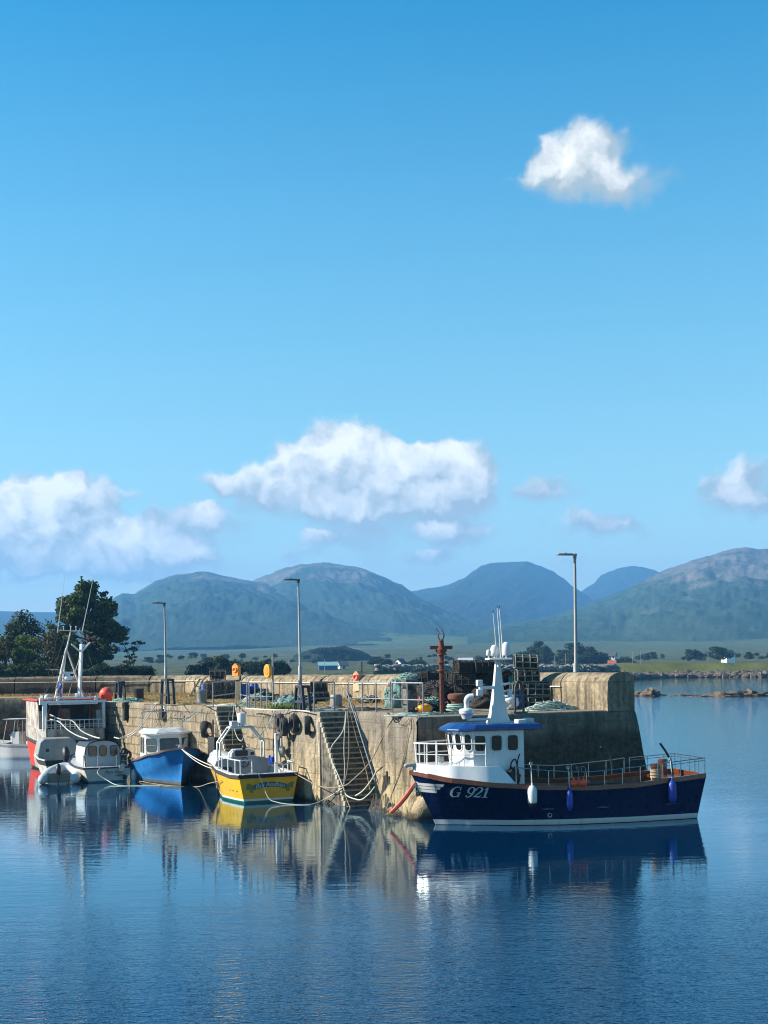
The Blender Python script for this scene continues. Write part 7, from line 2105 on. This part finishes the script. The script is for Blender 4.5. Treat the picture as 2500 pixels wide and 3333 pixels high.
# row of dark bushes on the shore behind the sea wall
for i, (px, hh, w) in enumerate(((628, 1.3, 3), (655, 2.0, 3.4), (690, 2.3, 3.8), (724, 2.7, 4.2), (755, 2.5, 4), (790, 2.1, 4), (822, 1.9, 3.8), (850, 2.2, 3.8), (880, 2.3, 4), (905, 2.1, 3.6), (925, 1.6, 2.6))):
    Yb = 232 + (i % 3) * 3; x = P(px, 2190, Yb).x; zb = P(px, 2194, Yb).z
    broad_tree('shore_bush', 'dark bush in the long low row just behind the sea wall', (x, Yb, zb), hh, w, 'leaf_far', 60 + i, 900, .34, 'row of dark bushes behind the sea wall', trunk_h=.05, lobes=16, zc=.2)

# ================================================================ far shore: trees, houses, poles, rocks
def far_proto(seed, h, cw, n=900, size=.9, mat='leaf_far'):
    return broad_tree('far_tree', 'dark rounded tree in the belt across the bay', (0, 0, -60), h, cw, mat, seed, n, size, 'trees across the bay', trunk_h=.04, lobes=26, fat=1.5, zc=.2)
protos = [far_proto(101, 8, 8), far_proto(102, 6, 8), far_proto(103, 9, 6), far_proto(104, 4.5, 7, mat='leaf_far')]
first = [True] * 4
rr = random.Random(77)
def far_tree(px, py, Y, k_, sc_, label=None):
    p = P(px, py, Y)
    if first[k_]:
        first[k_] = False; o = protos[k_]; o.location = p; o.scale = (sc_,) * 3
    else: o = copy_tree(protos[k_], p, rr.uniform(0, 6.28), scale=(sc_ * rr.uniform(.9, 1.7), sc_ * rr.uniform(.9, 1.4), sc_ * rr.uniform(.6, 1.0)))
    if label: o['label'] = label
belt = [(1650, 1700, 2163, 4), (1700, 1790, 2158, 9), (1790, 1830, 2154, 5), (1830, 1890, 2160, 7), (1880, 1960, 2156, 9), (1960, 2060, 2158, 9), (2070, 2180, 2150, 5), (2180, 2300, 2146, 9), (2300, 2420, 2144, 8), (2400, 2520, 2142, 7)]
for (xa, xb, py, n) in belt:
    for i in range(n):
        far_tree(rr.uniform(xa, xb), py + rr.uniform(-8, 5), rr.uniform(560, 760), rr.choice((0, 1, 1, 2, 3, 3)), rr.uniform(.55, 1.0) * (rr.uniform(.35, .75) if xa > 2000 else rr.uniform(.6, .95)), 'dark rounded tree in the belt across the bay beyond the pier head')
for px, py, Y, k_, s_ in ((1740, 2152, 600, 0, 1.0), (1755, 2150, 610, 2, .95), (1725, 2156, 600, 1, .9), (1875, 2152, 600, 0, 1.0), (1895, 2154, 605, 0, .95), (1918, 2155, 600, 1, 1.0), (1850, 2156, 610, 1, .8), (1945, 2158, 600, 3, 1)):
    far_tree(px, py, Y, k_, s_, 'dark rounded tree in the belt across the bay beyond the pier head')
for px, py, Y, k_, s_ in ((1215, 2164, 560, 1, .8), (1240, 2162, 570, 0, .6), (1258, 2164, 560, 3, .9), (1270, 2164, 580, 2, .5), (1345, 2170, 560, 1, .8), (1360, 2168, 560, 1, .95), (1375, 2170, 570, 3, .8), (1330, 2170, 560, 3, .6), (1640, 2160, 600, 1, .7), (1445, 2162, 600, 3, .8), (1590, 2150, 620, 0, .5), (1560, 2154, 600, 1, .7)):
    far_tree(px, py, Y, k_, s_ * .62, 'dark scrubby tree near the white house inland of the pier')
for i in range(70):
    far_tree(rr.uniform(480, 1750), rr.uniform(2136, 2166), rr.uniform(600, 1000), 3, rr.uniform(.2, .6), 'low scrub bush scattered on the moor inland of the pier')
# wooded knoll on the moor
mb = MB(); c = P(1085, 2136, 900); mb.ell((c.x, c.y, c.z - 3), (25, 30, 8.5), 40, 16, .22, 2.0, 4); structure(mb.build('wooded_knoll', 'hill_green', ang=180))
for i in range(26):
    px = rr.uniform(1035, 1150); far_tree(px, 2134 - 10 * (1 - ((px - 1085) / 65) ** 2) + rr.uniform(-2, 3), rr.uniform(866, 880), rr.choice((1, 3)), rr.uniform(.45, .8), 'dark low tree covering the small knoll on the moor')
def house(name, label, px, py, Y, w, d, h, rh_, wall, roof, rz=0, cat='house', chim=True, win=2, porch=False):
    p = P(px, py, Y)
    t = thing(name, label, cat, p, rz)
    mb = MB(); mb.plate([(-w / 2, -d / 2, -6), (-w / 2, d / 2, -6), (-w / 2, d / 2, h), (-w / 2, 0, h + rh_), (-w / 2, -d / 2, h)], (w, 0, 0)); mb.build('wall', wall, t, smooth=False)
    mb = MB()
    for sd in (1, -1):
        mb.plate([(-w / 2 - .3, 0, h + rh_ + .12), (-w / 2 - .3, sd * (d / 2 + .35), h - .2), (-w / 2 - .3, sd * (d / 2 + .35), h - .02), (-w / 2 - .3, 0, h + rh_ + .32)], (w + .6, 0, 0))
    rf = mb.build('roof', roof, t, smooth=False)
    if chim:
        for x in (-w / 2 + .6, w / 2 - .6):
            mb = MB(); mb.box((x, 0, h + rh_ + .5), (.8, .8, 1.3)); mb.build('chimney', wall, rf)
    for i in range(win):
        x = (i + .5) / win * w - w / 2
        mb = MB(); mb.box((x, -d / 2 - .02, h * .58), (min(1.1, w / win * .5), .08, 1.1)); mb.build('window', 'glass', t)
    mb = MB(); mb.box((-w / 2 - .02, 0, h * .9), (.08, .9, 1.0)); mb.build('gable_window', 'glass', t)
    if porch:
        mb = MB(); mb.box((-w / 2 - .02, .9, 1.0), (.1, 1.0, 2.0)); mb.build('door', 'slate', t)
    return t
house('farm_shed', 'blue shed with teal roof at the foot of the moor', 1068, 2184, 560, 7.4, 6, 2.2, 1.1, 'barn_blue', 'roof_teal', .1, 'shed', False, 0)
house('white_cottage', 'tiny white cottage beside the blue shed', 1116, 2180, 600, 3.6, 4, 1.8, 1.4, 'house_white', 'slate', .3, chim=False, win=1)
house('white_house', 'white gabled house with dark slate roof seen over the sea wall', 1302, 2172, 560, 4.2, 3.6, 1.7, 1.5, 'house_white', 'slate', 1.0, chim=False, win=2, porch=True)
house('grey_bungalow', 'long grey bungalow behind the black pots', 1515, 2164, 640, 6.2, 5, 1.9, 1.0, 'house_grey', 'house_grey', 0, chim=False, win=4)
house('cream_bungalow', 'small cream bungalow just beside the white mast', 1588, 2168, 600, 3.6, 4, 1.1, .6, 'house_cream', 'house_cream', 0, chim=False, win=3)
house('cream_shed', 'plain cream shed seen between the mast and the pale pots', 1664, 2166, 600, 3.2, 3, 1.1, .5, 'house_cream', 'house_cream', 0, 'shed', False, 1)
house('dark_house', 'dark-roofed house with white gable edge among the trees', 1995, 2144, 680, 3.0, 3, 1.3, 1.6, 'house_grey', 'slate', -.5, chim=False, win=2)
house('red_shed', 'little shed with bright red roof by the shore trees', 1992, 2160, 520, 2.5, 1.6, .1, .8, 'house_white', 'roof_red', 0, 'shed', False, 0)
house('white_house', 'white house with grey roof among the trees far along the shore', 2370, 2142, 620, 4.8, 3.6, 1.7, 1.5, 'house_white', 'slate', .5, chim=False, win=2)
def pole(px, py, Y, h, lab):
    p = P(px, py, Y); t = thing('utility_pole', lab, 'pole', p, 0, 'poles on the far shore')
    mb = MB(); mb.tube([(0, 0, -3), (0, 0, h)], [.12, .09], 6); mb.build('post', 'bark_pale', t)
    mb = MB(); mb.bar((-.7, 0, h - .5), (.7, 0, h - .5), .1, .1); mb.build('crossarm', 'bark_pale', t)
for px, py, Y, h in ((1322, 2172, 560, 4.8), (1447, 2172, 560, 3.6), (1546, 2172, 560, 3.6), (1805, 2165, 560, 4), (1842, 2165, 560, 4.6), (2060, 2155, 560, 4.2), (2086, 2152, 560, 4.0), (2305, 2146, 560, 4), (1057, 2184, 500, 4), (629, 2172, 420, 3.6), (941, 2182, 420, 3.6)):
    pole(px, py, Y, h, 'slender grey utility pole standing on the land across the bay')
# shoreline boulders (uncountable) and the dry-stone wall behind the pier
def boulders(name, spots, n, smin, smax, mat, label, seed):
    rr = random.Random(seed); mb = MB()
    for i in range(n):
        p = spots(rr); s_ = rr.uniform(smin, smax); mb.ell(p, (s_ * rr.uniform(.8, 1.7), s_ * rr.uniform(.8, 1.4), s_ * rr.uniform(.5, 1.0)), 8, 5, .45, 1.3, i)
    o = mb.build(name, mat, ang=40); tag(o, label, 'rocks', kind='stuff')
def on_shore(r):
    px = r.uniform(1990, 2560); x, _ = ray(px, 2200); Y = shoreY(x, 1) if False else None
    a = x; Y = 400
    for _ in range(3): Y = interp(a, [(-.6, 112), (-.15, 116), (-.10, 135), (-.05, 200), (.02, 300), (.10, 360), (.155, 395), (.20, 440), (.28, 425), (.6, 400)])
    Y += r.uniform(-6, 16); return Vector((a * Y, Y, max(.1, .1 + (Y - 1) * 0) + r.uniform(0, .9)))
boulders('shore_rocks', on_shore, 1300, .4, 1.4, 'rock', 'brown boulders and weed along the far shoreline past the pier head', 5)
def on_wall(r):
    px = r.uniform(1225, 2010); Y = lerp(330, 372, (px - 1225) / 785) + r.uniform(-1.5, 1.5); return P(px, r.uniform(2166, 2184), Y)
boulders('stone_bank', on_wall, 900, .22, .62, 'rock_grey', 'long bank of pale grey stones just beyond the pier wall', 6)
mb = MB(); vs = []
for i in range(41):
    px = lerp(1215, 2020, i / 40); Y = lerp(331, 374, i / 40); hi = P(px, 2169, Y); lo = P(px, 2204, Y - 6); vs += [(lo.x, lo.y - 2, -.6), (lo.x, lo.y, lo.z), (hi.x, hi.y, hi.z), (hi.x, hi.y + 6, hi.z - .3)]
mb.add(vs, [(4 * i + k, 4 * i + 4 + k, 4 * i + 5 + k, 4 * i + 1 + k) for i in range(40) for k in range(3)]); structure(mb.build('shore_bank', 'moor', ang=180))
mb = MB(); vs = []
for i in range(41):
    px = lerp(1905, 2620, i / 40); k_ = min(1, i / 8); Y = 446
    top = 2166 - 8 * k_ + 2 * math.sin(i * .7); lo = P(px, 2188, Y - 8); hi = P(px, top, Y); vs += [(lo.x, lo.y - 3, .1), (lo.x, lo.y, lo.z), (hi.x, hi.y, hi.z), (hi.x, hi.y + 40, hi.z - .4)]
mb.add(vs, [(4 * i + k, 4 * i + 4 + k, 4 * i + 5 + k, 4 * i + 1 + k) for i in range(40) for k in range(3)]); structure(mb.build('grass_bank', 'shore_grass', ang=180))
# reefs in the channel
def reef(px0, px1, pyb, hpx, label, seed):
    a, b = W(px0, pyb, 0), W(px1, pyb, 0); c = (a + b) / 2; L = (b - a).length
    hh = hpx / FPX * c.y; mb = MB(); rr = random.Random(seed)
    n = max(5, int(L / 2.2))
    for i in range(n):
        u = (i + .5) / n; k_ = math.sin(math.pi * min(1, max(0, u))) ** .4
        mb.ell((lerp(-L / 2, L / 2, u), rr.uniform(-1.5, 1.5), -.15), (L / n * rr.uniform(1.1, 2.2), rr.uniform(1.5, 3.0), hh * k_ * rr.uniform(.45, 1.0)), 22, 14, .55, 2.2, seed * 9 + i)
    o = mb.build('rock_reef', 'rock', ang=60); o.location = c; tag(o, label, 'rocks')
reef(2040, 2145, 2264, 26, 'low brown rock reef touching the sea wall end', 2)
reef(2190, 2300, 2263, 9, 'thin half-covered rock ledge between two reefs', 3)
reef(2280, 2560, 2264, 21, 'long dark rock reef in the channel at the picture edge', 4)
for px, py, lab in ((2247, 2205, 'tiny white mooring buoy far out in the channel'),):
    c = W(px, py, .0); t = thing('mooring_buoy', lab, 'buoy', c)
    mb = MB(); mb.ell((0, 0, .25), (.4, .4, .4), 12, 8); mb.build('ball', 'white_paint', t)
# ---------------------------------------------------------------- air
mb = MB(); mb.box((0, 3150, 200), (13000, 6900, 412)); hz = mb.build('haze', 'glass', smooth=False)
hm = bpy.data.materials.new('haze_air'); hm.use_nodes = True; hm.node_tree.nodes.clear(); ht = NT(hm.node_tree)
pv = ht.n('ShaderNodeVolumePrincipled'); pv.inputs['Color'].default_value = (.19, .53, 1.0, 1); pv.inputs['Density'].default_value = 2.0e-4; pv.inputs['Anisotropy'].default_value = .1
ho = ht.n('ShaderNodeOutputMaterial'); ht.link(pv.outputs[0], ho.inputs['Volume'])
hz.data.materials.clear(); hz.data.materials.append(hm); hz['kind'] = 'stuff'; hz['label'] = 'thin blue haze in the air over the bay'; hz['category'] = 'haze'
